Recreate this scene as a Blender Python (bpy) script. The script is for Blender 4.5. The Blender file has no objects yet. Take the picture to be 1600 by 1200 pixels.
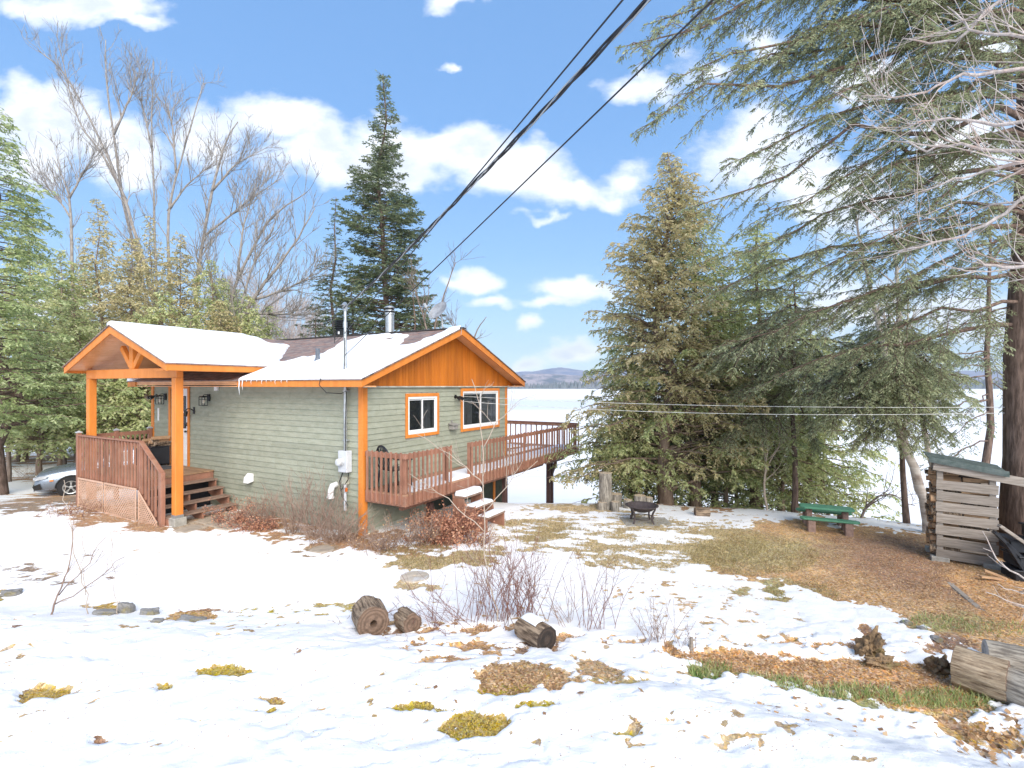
import bpy, math, random
import numpy as np
from mathutils import Vector, Matrix
R = math.radians
random.seed(7)
rng = np.random.default_rng(11)
SC = bpy.context.scene
COL = SC.collection
# ------------------------------------------------------------------ camera
EYE = 3.06
FP = 786.0
cam = bpy.data.cameras.new('camera')
cam.sensor_width = 36.0
cam.lens = FP / 1600 * 36.0
cam.clip_start = 0.05
cam.clip_end = 9000
cam.shift_y = 3 / 1600
camo = bpy.data.objects.new('camera', cam)
COL.objects.link(camo)
camo.location = (0, 0, EYE)
camo.rotation_euler = (R(90), 0, 0)
SC.camera = camo
# ------------------------------------------------------------------ colour management
SC.view_settings.view_transform = 'Standard'
SC.view_settings.look = 'None'
SC.view_settings.gamma = 1
SC.view_settings.use_curve_mapping = False
SC.view_settings.exposure = 1.9
SC.cycles.max_bounces = 6
SC.cycles.transparent_max_bounces = 8
# ------------------------------------------------------------------ sun
SUN_EL, SUN_AZ = 34.0, 158.0      # azimuth clockwise from +Y (view direction)
sd = Vector((math.sin(R(SUN_AZ)) * math.cos(R(SUN_EL)), math.cos(R(SUN_AZ)) * math.cos(R(SUN_EL)), math.sin(R(SUN_EL))))
sl = bpy.data.lights.new('sun', 'SUN')
sl.energy = 1.6
sl.angle = R(50)
sl.color = (1.0, 0.93, 0.83)
so = bpy.data.objects.new('sun', sl)
COL.objects.link(so)
so.rotation_euler = sd.to_track_quat('Z', 'Y').to_euler()
# ------------------------------------------------------------------ world: Nishita sky with broken cloud
W = bpy.data.worlds.new('World')
SC.world = W
W.use_nodes = True
nt = W.node_tree
nt.nodes.clear()
class NB:
    """small node builder"""
    def __init__(s, tree): s.t = tree
    def n(s, typ, **kw):
        x = s.t.nodes.new(typ)
        for k, v in kw.items(): setattr(x, k, v)
        return x
    def L(s, a, b): s.t.links.new(a, b)
    def put(s, sock, v):
        if hasattr(v, 'is_output'): s.L(v, sock)
        else: sock.default_value = v
    def m(s, op, a, b=None, c=None, clamp=False):
        x = s.n('ShaderNodeMath', operation=op, use_clamp=clamp)
        s.put(x.inputs[0], a)
        if b is not None: s.put(x.inputs[1], b)
        if c is not None: s.put(x.inputs[2], c)
        return x.outputs[0]
    def vm(s, op, a, b=None):
        x = s.n('ShaderNodeVectorMath', operation=op)
        s.put(x.inputs[0], a)
        if b is not None: s.put(x.inputs[1], b)
        return x.outputs['Value'] if op in ('LENGTH', 'DOT_PRODUCT') else x.outputs['Vector']
    def mix(s, f, a, b, blend='MIX'):
        x = s.n('ShaderNodeMix', data_type='RGBA', blend_type=blend)
        s.put(x.inputs['Factor'], f)
        for i, v in ((6, a), (7, b)):
            if not hasattr(v, 'is_output') and len(v) == 3: v = (*v, 1)
            s.put(x.inputs[i], v)
        return x.outputs[2]
    def ss(s, v, a, b):
        x = s.n('ShaderNodeMapRange', interpolation_type='SMOOTHSTEP')
        s.put(x.inputs['Value'], v); x.inputs['From Min'].default_value = a; x.inputs['From Max'].default_value = b
        return x.outputs['Result']
    def noise(s, vec, scale, detail=4, rough=.55, dim='3D'):
        x = s.n('ShaderNodeTexNoise', noise_dimensions=dim)
        if vec is not None: s.L(vec, x.inputs['Vector'])
        x.inputs['Scale'].default_value = scale; x.inputs['Detail'].default_value = detail; x.inputs['Roughness'].default_value = rough
        return x.outputs['Fac']
    def mapv(s, vec, sc=(1, 1, 1), loc=(0, 0, 0), rot=(0, 0, 0)):
        x = s.n('ShaderNodeMapping')
        s.L(vec, x.inputs['Vector']); x.inputs['Scale'].default_value = sc; x.inputs['Location'].default_value = loc; x.inputs['Rotation'].default_value = rot
        return x.outputs['Vector']
b = NB(nt)
sky = b.n('ShaderNodeTexSky', sky_type='NISHITA')
sky.sun_disc = False
sky.sun_elevation = R(SUN_EL)
sky.sun_rotation = R(SUN_AZ)
sky.altitude = 300
sky.air_density = 1.0
sky.dust_density = 0.6
sky.ozone_density = 2.0
geo = b.n('ShaderNodeTexCoord')
sep = b.n('ShaderNodeSeparateXYZ')
b.L(geo.outputs['Generated'], sep.inputs[0])
yy = b.m('MAXIMUM', b.m('ABSOLUTE', sep.outputs[1]), 0.08)
cu = b.m('DIVIDE', sep.outputs[0], yy)
cv = b.m('DIVIDE', sep.outputs[2], yy)
comb = b.n('ShaderNodeCombineXYZ')
b.L(cu, comb.inputs[0]); b.L(cv, comb.inputs[1])
uv = comb.outputs[0]
clouds = [  # px, py, rx, ry, strength (photo pixels turned into directions)
    (150, 5, 135, 45, 1), (60, 5, 70, 30, .8), (215, 35, 70, 18, .8),
    (70, 205, 120, 82, 1.25), (180, 235, 120, 62, 1.2), (30, 270, 90, 60, 1),
    (420, 205, 95, 50, 1.2), (500, 255, 120, 58, 1.25), (330, 210, 70, 55, 1), (610, 250, 110, 62, 1.2), (620, 290, 90, 40, 1),
    (720, 235, 110, 55, 1.2), (800, 275, 130, 60, 1.25), (890, 305, 95, 34, 1.1), (960, 312, 40, 18, .8), (600, 180, 40, 14, .6),
    (705, 10, 55, 16, .9), (690, 94, 26, 12, .8),
    (735, 430, 50, 26, 1.1), (752, 470, 46, 18, .9), (700, 440, 40, 16, .7),
    (895, 445, 75, 28, 1.1), (850, 470, 60, 14, .7), (820, 505, 28, 13, .8), (875, 552, 60, 26, 1.1), (800, 560, 50, 18, .9), (790, 585, 90, 10, .6),
    (985, 120, 60, 28, .7), (1090, 110, 60, 40, .7), (1160, 250, 130, 90, 1.0), (1290, 300, 150, 70, 1.1), (1390, 120, 90, 60, .9),
    (1500, 240, 120, 70, .9), (1340, 500, 120, 60, .8), (1500, 470, 110, 50, .8), (1180, 60, 60, 50, .7), (990, 290, 40, 30, .6), (1150, 560, 200, 40, .7), (1560, 80, 80, 40, .8),
    (100, 470, 130, 40, .7), (400, 560, 300, 30, .6), (860, 345, 45, 9, .7), (1000, 420, 60, 20, .6)]
warp = b.n('ShaderNodeTexNoise'); b.L(uv, warp.inputs['Vector']); warp.inputs['Scale'].default_value = 7; warp.inputs['Detail'].default_value = 5
wv = b.vm('SCALE', b.vm('SUBTRACT', warp.outputs['Color'], (.5, .5, .5)))
wv.node.inputs['Scale'].default_value = 0.13
warp2 = b.n('ShaderNodeTexNoise'); b.L(uv, warp2.inputs['Vector']); warp2.inputs['Scale'].default_value = 2.6; warp2.inputs['Detail'].default_value = 3
wv2 = b.vm('SCALE', b.vm('SUBTRACT', warp2.outputs['Color'], (.5, .5, .5)))
wv2.node.inputs['Scale'].default_value = 0.22
uvw = b.vm('ADD', b.vm('ADD', uv, wv), wv2)
field = None
for px, py, rx, ry, st in clouds:
    c = ((px - 800) / FP, (603 - py) / FP, 0)
    d = b.vm('MULTIPLY', b.vm('SUBTRACT', uvw, c), (FP / rx, FP / ry, 0))
    e = b.m('MULTIPLY', b.m('SUBTRACT', 1.0, b.vm('LENGTH', d)), st)
    if field is None: field = e
    else:
        sm_ = b.n('ShaderNodeMath', operation='SMOOTH_MAX'); b.L(field, sm_.inputs[0]); b.L(e, sm_.inputs[1]); sm_.inputs[2].default_value = .35; field = sm_.outputs[0]
n1 = b.noise(uv, 5.5, 7, .6)
n2 = b.noise(b.mapv(uv, (1, 1.6, 1), (3.1, 1.7, 0)), 11, 6, .62)
field = b.m('ADD', field, b.m('MULTIPLY', b.m('SUBTRACT', n1, .5), 1.1))
field = b.m('ADD', field, b.m('MULTIPLY', b.m('SUBTRACT', n2, .5), .85))
n3_ = b.noise(b.mapv(uv, (1, 1.8, 1), (1.1, 4.7, 0)), 26, 5, .65)
field = b.m('ADD', field, b.m('MULTIPLY', b.m('SUBTRACT', n3_, .5), .45))
up = b.ss(sep.outputs[2], -0.01, 0.03)
back = b.m('SUBTRACT', 1.0, b.ss(sep.outputs[1], -.05, .1))
bk = b.m('MULTIPLY', back, b.m('ADD', b.m('MULTIPLY', n1, 3.0), -1.35))
field = b.m('MAXIMUM', field, bk)
cm = b.m('MULTIPLY', b.ss(field, -0.12, 0.72), up)
thick = b.ss(field, 0.2, 0.9)
greyn = b.ss(b.noise(b.mapv(uv, (1, 1.7, 1), (7, 3, 0)), 5.0, 5, .6), .42, .62)
ccol = b.mix(b.m('MULTIPLY', b.m('MULTIPLY', thick, greyn), .8), (0.80, 0.83, 0.88), (0.50, 0.57, 0.68))
elev = b.m('MAXIMUM', sep.outputs[2], 0)
grad = b.n('ShaderNodeValToRGB'); b.L(elev, grad.inputs[0])
grad.color_ramp.elements[0].color = (2.6, 3.9, 4.9, 1); grad.color_ramp.elements[0].position = 0
grad.color_ramp.elements[1].color = (.62, 1.9, 4.3, 1); grad.color_ramp.elements[1].position = .75
for ps_, cc_ in ((.08, (1.9, 3.3, 4.9, 1)), (.25, (1.05, 2.6, 4.95, 1)), (.45, (.70, 2.15, 4.7, 1))):
    e_ = grad.color_ramp.elements.new(ps_); e_.color = cc_
hs = b.mix(.72, sky.outputs[0], grad.outputs[0])
bg1 = b.n('ShaderNodeBackground'); b.L(hs, bg1.inputs[0]); bg1.inputs[1].default_value = 0.057
bg2 = b.n('ShaderNodeBackground'); b.L(ccol, bg2.inputs[0]); bg2.inputs[1].default_value = 0.42
mx = b.n('ShaderNodeMixShader')
b.L(cm, mx.inputs[0]); b.L(bg1.outputs[0], mx.inputs[1]); b.L(bg2.outputs[0], mx.inputs[2])
out = b.n('ShaderNodeOutputWorld'); b.L(mx.outputs[0], out.inputs[0])
W.cycles.sampling_method = 'MANUAL'; W.cycles.sample_map_resolution = 1024

# ------------------------------------------------------------------ mesh helpers
def norm(v):
    v = np.asarray(v, float); return v / (np.linalg.norm(v, axis=-1, keepdims=True) + 1e-12)
class MB:
    def __init__(s): s.V = []; s.n = 0; s.F = []; s.A = []; s.M = []
    def add(s, v, f, var=0.5, mi=0):
        v = np.asarray(v, float).reshape(-1, 3); f = np.asarray(f, int)
        if f.ndim == 1: f = f[None]
        s.V.append(v); s.F.append(f + s.n); s.n += len(v)
        a = np.empty(len(f)); a[:] = var; s.A.append(a)
        s.M.append(np.full(len(f), mi, int)); return s
    def box(s, c, size, rot=None, var=.5, mi=0):
        hx, hy, hz = [q / 2 for q in size]
        v = np.array([(x, y, z) for z in (-hz, hz) for y in (-hy, hy) for x in (-hx, hx)])
        if rot is not None: v = v @ np.array(rot).T
        v = v + np.array(c)
        return s.add(v, [(0, 2, 3, 1), (4, 5, 7, 6), (0, 1, 5, 4), (2, 6, 7, 3), (0, 4, 6, 2), (1, 3, 7, 5)], var, mi)
    def bx(s, x0, x1, y0, y1, z0, z1, var=.5, mi=0):
        return s.box(((x0 + x1) / 2, (y0 + y1) / 2, (z0 + z1) / 2), (x1 - x0, y1 - y0, z1 - z0), None, var, mi)
    def beam(s, p, q, w, h, up=(0, 0, 1), var=.5, mi=0):
        p = np.array(p, float); q = np.array(q, float); d = norm(q - p)
        side = norm(np.cross(d, up)); u = np.cross(side, d)
        rot = np.stack([d, side, u], 1)
        return s.box((p + q) / 2, (np.linalg.norm(q - p), w, h), rot, var, mi)
    def prism(s, poly, z0, z1, axis=2, var=.5, mi=0):
        """polygon (list of 2D) extruded; axis = extrusion axis; 2D coords are the remaining axes in order"""
        n = len(poly); v = []
        for z in (z0, z1):
            for a, c in poly:
                t = [a, c]; t.insert(axis, z); v.append(t)
        k = s.n
        s.V.append(np.array(v, float)); s.n += 2 * n
        s.F.append(np.array([list(range(n))[::-1]]) + k); s.F.append(np.array([list(range(n, 2 * n))]) + k)
        s.F.append(np.array([(i, (i + 1) % n, n + (i + 1) % n, n + i) for i in range(n)]) + k)
        for m in (1, 1, n): s.A.append(np.full(m, var, float)); s.M.append(np.full(m, mi, int))
        return s
    def tube(s, pts, rad, n=6, caps=True, var=.5, mi=0, ref=None):
        pts = np.asarray(pts, float); k = len(pts)
        rad = np.broadcast_to(np.asarray(rad, float), (k,))
        t = norm(np.gradient(pts, axis=0)); a = norm(t.mean(0) + 1e-6)
        if ref is None: ref = np.eye(3)[np.argmin(np.abs(a))]
        u = norm(np.cross(t, ref)); w = np.cross(t, u)
        th = np.arange(n) * 2 * np.pi / n
        ring = u[:, None, :] * np.cos(th)[None, :, None] + w[:, None, :] * np.sin(th)[None, :, None]
        v = (pts[:, None, :] + ring * rad[:, None, None]).reshape(-1, 3)
        i = np.arange(k - 1)[:, None] * n; j = np.arange(n)[None]; j2 = (j + 1) % n
        f = np.stack([i + j, i + n + j, i + n + j2, i + j2], -1).reshape(-1, 4)
        base = s.n
        s.add(v, f, var, mi)
        if caps and n > 2:
            s.F.append(np.array([list(range(n))]) + base); s.F.append(np.array([list(range((k - 1) * n, k * n))[::-1]]) + base)
            for _ in range(2): s.A.append(np.full(1, var, float)); s.M.append(np.full(1, mi, int))
        return s
    def lathe(s, prof, c=(0, 0, 0), n=24, var=.5, mi=0, rot=None):
        """prof: list of (radius, z)"""
        th = np.arange(n) * 2 * np.pi / n
        v = np.array([[(r * math.cos(a), r * math.sin(a), z) for a in th] for r, z in prof]).reshape(-1, 3)
        if rot is not None: v = v @ np.array(rot).T
        v = v + np.array(c); k = len(prof)
        i = np.arange(k - 1)[:, None] * n; j = np.arange(n)[None]; j2 = (j + 1) % n
        f = np.stack([i + j, i + j2, i + n + j2, i + n + j], -1).reshape(-1, 4)
        return s.add(v, f, var, mi)
    def cards(s, c, d, L, Wd, up=None, var=.5, mi=0, fold=0.0):
        """rhombic leaf cards at c pointing along d"""
        c = np.asarray(c, float).reshape(-1, 3); d = norm(np.asarray(d, float).reshape(-1, 3)); m = len(c)
        if m == 0: return s
        r = rng.normal(size=(m, 3)) if up is None else np.asarray(up, float) + rng.normal(size=(m, 3)) * .45
        sd_ = norm(np.cross(d, r)); L = np.broadcast_to(L, (m,))[:, None]; Wd = np.broadcast_to(Wd, (m,))[:, None]
        v = np.stack([c, c + d * L * .45 + sd_ * Wd * .5, c + d * L, c + d * L * .45 - sd_ * Wd * .5], 1).reshape(-1, 3)
        f = np.arange(m * 4).reshape(m, 4)
        return s.add(v, f, var, mi)
    def build(s, name, mats, parent=None, smooth=False, bevel=0, loc=None):
        me = bpy.data.meshes.new(name)
        V = np.concatenate(s.V); me.vertices.add(len(V)); me.vertices.foreach_set('co', V.ravel())
        tot = np.concatenate([np.full(len(f), f.shape[1]) for f in s.F])
        idx = np.concatenate([f.ravel() for f in s.F])
        st = np.concatenate([[0], np.cumsum(tot)[:-1]])
        me.loops.add(len(idx)); me.loops.foreach_set('vertex_index', idx)
        me.polygons.add(len(tot)); me.polygons.foreach_set('loop_start', st); me.polygons.foreach_set('loop_total', tot)
        me.polygons.foreach_set('material_index', np.concatenate(s.M))
        me.polygons.foreach_set('use_smooth', np.full(len(tot), bool(smooth)))
        me.update(calc_edges=True)
        a = me.attributes.new('var', 'FLOAT', 'FACE'); a.data.foreach_set('value', np.concatenate(s.A).astype(np.float32))
        if not isinstance(mats, (list, tuple)): mats = [mats]
        for m in mats: me.materials.append(m)
        me.validate()
        o = bpy.data.objects.new(name, me); COL.objects.link(o)
        if parent is not None: o.parent = parent
        if loc is not None: o.location = loc
        if bevel:
            bv = o.modifiers.new('bevel', 'BEVEL'); bv.width = bevel; bv.segments = 1; bv.limit_method = 'ANGLE'; bv.angle_limit = R(40)
        return o
def empty(name, loc=(0, 0, 0), rz=0.0):
    o = bpy.data.objects.new(name, None); COL.objects.link(o); o.location = loc; o.rotation_euler = (0, 0, rz); o.empty_display_size = .2; return o
def tag(o, label=None, cat=None, group=None, kind=None):
    if label: o['label'] = label
    if cat: o['category'] = cat
    if group: o['group'] = group
    if kind: o['kind'] = kind
    return o
def copy_tree(o, parent=None):
    c = o.copy(); COL.objects.link(c); c.parent = parent
    for ch in list(o.children): copy_tree(ch, c)
    return c
def P(px, py, d): return np.array([(px - 800) / FP * d, d, EYE - (py - 603) / FP * d])
def smooth(x, a=0., c=1.):
    t = np.clip((np.asarray(x, float) - a) / (c - a), 0, 1); return t * t * (3 - 2 * t)
_g = np.random.default_rng(5).random((256, 256))
def vnoise(x, y):
    x = np.asarray(x, float); y = np.asarray(y, float)
    xi = np.floor(x).astype(int); yi = np.floor(y).astype(int); fx = x - xi; fy = y - yi
    fx = fx * fx * (3 - 2 * fx); fy = fy * fy * (3 - 2 * fy)
    a = _g[xi & 255, yi & 255]; b_ = _g[(xi + 1) & 255, yi & 255]; c = _g[xi & 255, (yi + 1) & 255]; d = _g[(xi + 1) & 255, (yi + 1) & 255]
    return (a * (1 - fx) + b_ * fx) * (1 - fy) + (c * (1 - fx) + d * fx) * fy
def fbm(x, y, o=4, g=.5):
    r = 0; am = 1; tt = 0
    for i in range(o):
        r = r + am * vnoise(np.asarray(x) * 2 ** i + 17.3 * i, np.asarray(y) * 2 ** i + 5.7 * i); tt += am; am *= g
    return r / tt - .5
def interp(x, xs, ys): return np.interp(x, xs, ys)

# ------------------------------------------------------------------ materials
def mat(name, base=(.5, .5, .5), rough=.7, metal=0.0, var=None, nscale=6, namt=.25, stretch=(1, 1, 1), bump=0.0, bscale=40, coords='Object', spec=.4, trans=0, varamt=0.0, dirt=None, dscale=1.5):
    m = bpy.data.materials.new(name); m.use_nodes = True; t = m.node_tree; b = NB(t)
    p = t.nodes['Principled BSDF']; p.inputs['Roughness'].default_value = rough; p.inputs['Metallic'].default_value = metal
    p.inputs['Specular IOR Level'].default_value = spec
    tc = b.n('ShaderNodeTexCoord').outputs[coords]; v = b.mapv(tc, stretch)
    n = b.noise(v, nscale, 6, .6)
    second = var if var is not None else tuple(c * (1 - namt * 1.6) for c in base)
    col = b.mix(b.ss(n, .3, .72), base, second)
    if dirt is not None:
        col = b.mix(b.m('MULTIPLY', b.ss(b.noise(tc, dscale, 5, .65), .5, .75), .75), col, dirt)
    if varamt:
        at = b.n('ShaderNodeAttribute', attribute_name='var').outputs['Fac']
        hv = b.n('ShaderNodeHueSaturation'); b.L(col, hv.inputs['Color'])
        b.L(b.m('MULTIPLY_ADD', at, varamt * 2, 1 - varamt), hv.inputs['Value']); col = hv.outputs[0]
    b.L(col, p.inputs['Base Color'])
    b.L(b.m('MULTIPLY_ADD', n, .25, rough - .12), p.inputs['Roughness'])
    if bump:
        bn = b.n('ShaderNodeBump'); bn.inputs['Strength'].default_value = bump; bn.inputs['Distance'].default_value = .02
        b.L(b.noise(v, bscale, 5, .6), bn.inputs['Height']); b.L(bn.outputs[0], p.inputs['Normal'])
    return m
def leafmat(name, c1, c2, c3, trans=.45):
    m = bpy.data.materials.new(name); m.use_nodes = True; t = m.node_tree; b = NB(t)
    p = t.nodes['Principled BSDF']; t.nodes.remove(p)
    at = b.n('ShaderNodeAttribute', attribute_name='var').outputs['Fac']
    r = b.n('ShaderNodeValToRGB'); b.L(at, r.inputs[0])
    r.color_ramp.elements[0].color = (*c1, 1); r.color_ramp.elements[1].color = (*c3, 1)
    e = r.color_ramp.elements.new(.5); e.color = (*c2, 1)
    d = b.n('ShaderNodeBsdfDiffuse'); tr = b.n('ShaderNodeBsdfTranslucent'); gl = b.n('ShaderNodeBsdfGlossy'); gl.inputs['Roughness'].default_value = .45
    b.L(r.outputs[0], d.inputs[0]); b.L(r.outputs[0], tr.inputs[0])
    mx = b.n('ShaderNodeMixShader'); mx.inputs[0].default_value = trans; b.L(d.outputs[0], mx.inputs[1]); b.L(tr.outputs[0], mx.inputs[2])
    m2 = b.n('ShaderNodeMixShader'); m2.inputs[0].default_value = .04; b.L(mx.outputs[0], m2.inputs[1]); b.L(gl.outputs[0], m2.inputs[2])
    b.L(m2.outputs[0], t.nodes['Material Output'].inputs[0]); return m
def glassmat(name, tint=(.02, .025, .03)):
    m = bpy.data.materials.new(name); m.use_nodes = True; t = m.node_tree; b = NB(t)
    p = t.nodes['Principled BSDF']; p.inputs['Base Color'].default_value = (*tint, 1); p.inputs['Roughness'].default_value = .03
    p.inputs['Specular IOR Level'].default_value = .8; p.inputs['Alpha'].default_value = .45
    return m
def snowmat(name):
    m = bpy.data.materials.new(name); m.use_nodes = True; t = m.node_tree; b = NB(t)
    p = t.nodes['Principled BSDF']; p.inputs['Roughness'].default_value = .6; p.inputs['Specular IOR Level'].default_value = .3
    tc = b.n('ShaderNodeTexCoord').outputs['Object']
    b.L(b.mix(b.noise(tc, 3, 5), (.86, .88, .91), (.80, .83, .88)), p.inputs['Base Color'])
    bn = b.n('ShaderNodeBump'); bn.inputs['Strength'].default_value = .35; bn.inputs['Distance'].default_value = .03
    b.L(b.noise(tc, 22, 6, .65), bn.inputs['Height']); b.L(bn.outputs[0], p.inputs['Normal'])
    return m
ORG, ORG2 = (.68, .235, .042), (.58, .185, .03)
M = {}
M['orange'] = mat('orange_stain', ORG, .5, var=ORG2, nscale=5, stretch=(1, 1, .25), bump=.15, varamt=.12)
M['orange_panel'] = mat('orange_panel', (.52, .155, .012), .55, var=(.42, .115, .008), nscale=4, stretch=(3, 3, .3), bump=.2, varamt=.15)
M['soffit'] = mat('soffit_boards', (.78, .40, .19), .35, var=(.68, .33, .14), nscale=3, varamt=.12)
M['siding'] = mat('sage_siding', (.335, .345, .27), .75, var=(.27, .285, .215), nscale=3.5, stretch=(1, 1, 3), bump=.35, bscale=30, varamt=.09, dirt=(.34, .36, .29), dscale=5)
M['joint'] = mat('joint_caulk', (.52, .53, .46), .7)
M['deck'] = mat('brown_stain', (.34, .165, .11), .65, var=(.24, .115, .075), nscale=7, stretch=(1, 1, .4), bump=.25, varamt=.18, dirt=(.33, .2, .14), dscale=3)
M['deck_floor'] = mat('deck_boards', (.40, .235, .15), .7, var=(.30, .17, .11), nscale=5, stretch=(.3, 3, 1), bump=.25, varamt=.15)
M['porch_floor'] = mat('porch_boards', (.36, .22, .13), .6, var=(.27, .16, .09), nscale=5, stretch=(3, .3, 1), bump=.25, varamt=.15)
M['tread'] = mat('stair_tread', (.30, .20, .15), .75, var=(.18, .12, .09), nscale=9, bump=.3, varamt=.1)
M['lattice'] = mat('lattice_wood', (.62, .40, .29), .7, var=(.50, .32, .22), nscale=6)
M['white'] = mat('white_vinyl', (.80, .80, .80), .35, namt=.04, nscale=2)
M['glass'] = glassmat('window_glass')
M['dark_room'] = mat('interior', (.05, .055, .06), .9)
M['curtain'] = mat('curtain', (.42, .45, .47), .9, stretch=(14, 14, .3), nscale=3, namt=.3)
M['black'] = mat('black_metal', (.012, .012, .013), .4, namt=.2)
M['plastic'] = mat('black_plastic', (.018, .02, .026), .38, namt=.2)
M['steel'] = mat('galvanised', (.52, .54, .55), .38, metal=.75, namt=.15, nscale=12)
M['grey'] = mat('grey_paint', (.45, .47, .49), .5, namt=.12)
M['greyp'] = mat('meter_grey', (.55, .57, .60), .5, namt=.08)
M['pvc'] = mat('grey_pipe', (.12, .14, .17), .5)
M['concrete'] = mat('concrete', (.42, .40, .36), .85, nscale=9, bump=.3, dirt=(.28, .26, .22))
M['snow'] = snowmat('roof_snow')
M['ice'] = mat('ice', (.75, .82, .88), .15, namt=.03)
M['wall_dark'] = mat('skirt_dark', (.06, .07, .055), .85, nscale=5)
def shingle():
    m = bpy.data.materials.new('shingles'); m.use_nodes = True; t = m.node_tree; b = NB(t)
    p = t.nodes['Principled BSDF']; p.inputs['Roughness'].default_value = .9
    uvn = b.n('ShaderNodeAttribute', attribute_name='sh').outputs['Vector']
    br = b.n('ShaderNodeTexBrick'); b.L(uvn, br.inputs['Vector'])
    br.inputs['Scale'].default_value = 1; br.inputs['Brick Width'].default_value = .3; br.inputs['Row Height'].default_value = .13
    br.inputs['Mortar Size'].default_value = .008; br.inputs['Bias'].default_value = 0
    br.inputs['Color1'].default_value = (.36, .20, .15, 1); br.inputs['Color2'].default_value = (.17, .14, .14, 1); br.inputs['Mortar'].default_value = (.05, .04, .04, 1)
    br.offset_frequency = 2; br.squash_frequency = 3; br.squash = .7
    n = b.noise(b.mapv(uvn, (2.5, 6.5, 1)), 1.3, 4, .6)
    c = b.mix(b.m('MULTIPLY', b.ss(n, .4, .65), .8), br.outputs['Color'], (.33, .27, .24))
    c = b.mix(b.m('MULTIPLY', b.noise(uvn, 90, 2), .5), c, (.1, .08, .08))
    b.L(c, p.inputs['Base Color'])
    bn = b.n('ShaderNodeBump'); bn.inputs['Strength'].default_value = .6; bn.inputs['Distance'].default_value = .01
    b.L(br.outputs['Fac'], bn.inputs['Height']); bn.invert = True; b.L(bn.outputs[0], p.inputs['Normal'])
    return m
M['shingle'] = shingle()
def barkmat(name, c1, c2, scale=18, st=(1, 1, .18), bump=.8, lichen=None):
    m = bpy.data.materials.new(name); m.use_nodes = True; t = m.node_tree; b = NB(t)
    p = t.nodes['Principled BSDF']; p.inputs['Roughness'].default_value = .92; p.inputs['Specular IOR Level'].default_value = .15
    tc = b.n('ShaderNodeTexCoord').outputs['Object']; v = b.mapv(tc, st)
    n = b.noise(v, scale, 6, .65); c = b.mix(b.ss(n, .36, .64), c1, c2)
    if lichen: c = b.mix(b.m('MULTIPLY', b.ss(b.noise(tc, 4, 5, .6), .5, .7), .7), c, lichen)
    b.L(c, p.inputs['Base Color'])
    bn = b.n('ShaderNodeBump'); bn.inputs['Strength'].default_value = bump; bn.inputs['Distance'].default_value = .03
    b.L(n, bn.inputs['Height']); b.L(bn.outputs[0], p.inputs['Normal']); return m
M['bark'] = barkmat('grey_brown_bark', (.16, .12, .10), (.30, .24, .20))
M['bark_dark'] = barkmat('hemlock_bark', (.10, .07, .055), (.22, .155, .125))
M['bark_cedar'] = barkmat('cedar_bark', (.17, .12, .09), (.30, .23, .18))
M['bark_grey'] = barkmat('bare_tree_bark', (.20, .175, .16), (.34, .31, .28), lichen=(.38, .36, .33))
M['bark_pale'] = barkmat('pale_twig_bark', (.38, .33, .30), (.56, .50, .475), lichen=(.45, .30, .24))
M['bark_birch'] = barkmat('birch_bark', (.55, .47, .40), (.72, .66, .60), scale=6, st=(.25, .25, 2.2), bump=.3, lichen=(.22, .15, .12))
M['bark_log'] = barkmat('log_bark', (.10, .07, .05), (.40, .30, .21), scale=30, st=(.15, 1, 1), bump=1.0)
M['bark_rotten'] = barkmat('rotten_log_bark', (.16, .11, .07), (.50, .39, .27), scale=20, st=(.15, 1, 1), bump=1.2)
M['bark_log_grey'] = barkmat('grey_log_bark', (.16, .14, .12), (.42, .38, .32), scale=30, st=(.15, 1, 1), bump=1.0)
M['twig_red'] = mat('red_brown_twig', (.25, .12, .09), .8, var=(.16, .08, .06))
M['twig_grey'] = mat('grey_twig', (.33, .235, .18), .8, var=(.2, .13, .10))
M['twig_pale'] = mat('pale_twig', (.50, .42, .34), .8, var=(.36, .28, .22))
def endmat(name, c1, c2):
    m = bpy.data.materials.new(name); m.use_nodes = True; t = m.node_tree; b = NB(t)
    p = t.nodes['Principled BSDF']; p.inputs['Roughness'].default_value = .9
    tc = b.n('ShaderNodeTexCoord').outputs['Object']
    w = b.n('ShaderNodeTexWave', wave_type='RINGS', rings_direction='SPHERICAL'); b.L(tc, w.inputs['Vector']); w.inputs['Scale'].default_value = 14; w.inputs['Distortion'].default_value = 3.0; w.inputs['Detail'].default_value = 3
    c = b.mix(w.outputs['Fac'], c1, c2); c = b.mix(b.m('MULTIPLY', b.ss(b.noise(tc, 12, 5), .45, .7), .6), c, tuple(q * .5 for q in c1))
    b.L(c, p.inputs['Base Color'])
    bn = b.n('ShaderNodeBump'); bn.inputs['Strength'].default_value = .8; bn.inputs['Distance'].default_value = .02; b.L(b.noise(tc, 30, 5), bn.inputs['Height']); b.L(bn.outputs[0], p.inputs['Normal']); return m
M['end_dark'] = endmat('rotten_cut', (.12, .075, .05), (.20, .13, .09))
M['end_black'] = endmat('dark_cut', (.022, .015, .011), (.05, .033, .024))
M['end_pale'] = endmat('pale_cut', (.50, .38, .25), (.62, .50, .36))
M['end_grey'] = endmat('grey_cut', (.32, .30, .28), (.44, .42, .40))
M['oldwood'] = mat('weathered_board', (.37, .325, .285), .85, var=(.21, .18, .15), nscale=5, stretch=(.5, .5, 7), bump=.5, varamt=.22)
M['newwood'] = mat('split_wood', (.52, .33, .19), .8, var=(.38, .23, .13), nscale=8, bump=.4, varamt=.25)
M['green_paint'] = mat('green_paint', (.10, .27, .17), .5, var=(.07, .21, .13), nscale=9, bump=.1, varamt=.15)
M['green_shingle'] = mat('green_shingle', (.11, .135, .13), .9, var=(.06, .085, .08), nscale=14, bump=.5)
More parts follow.
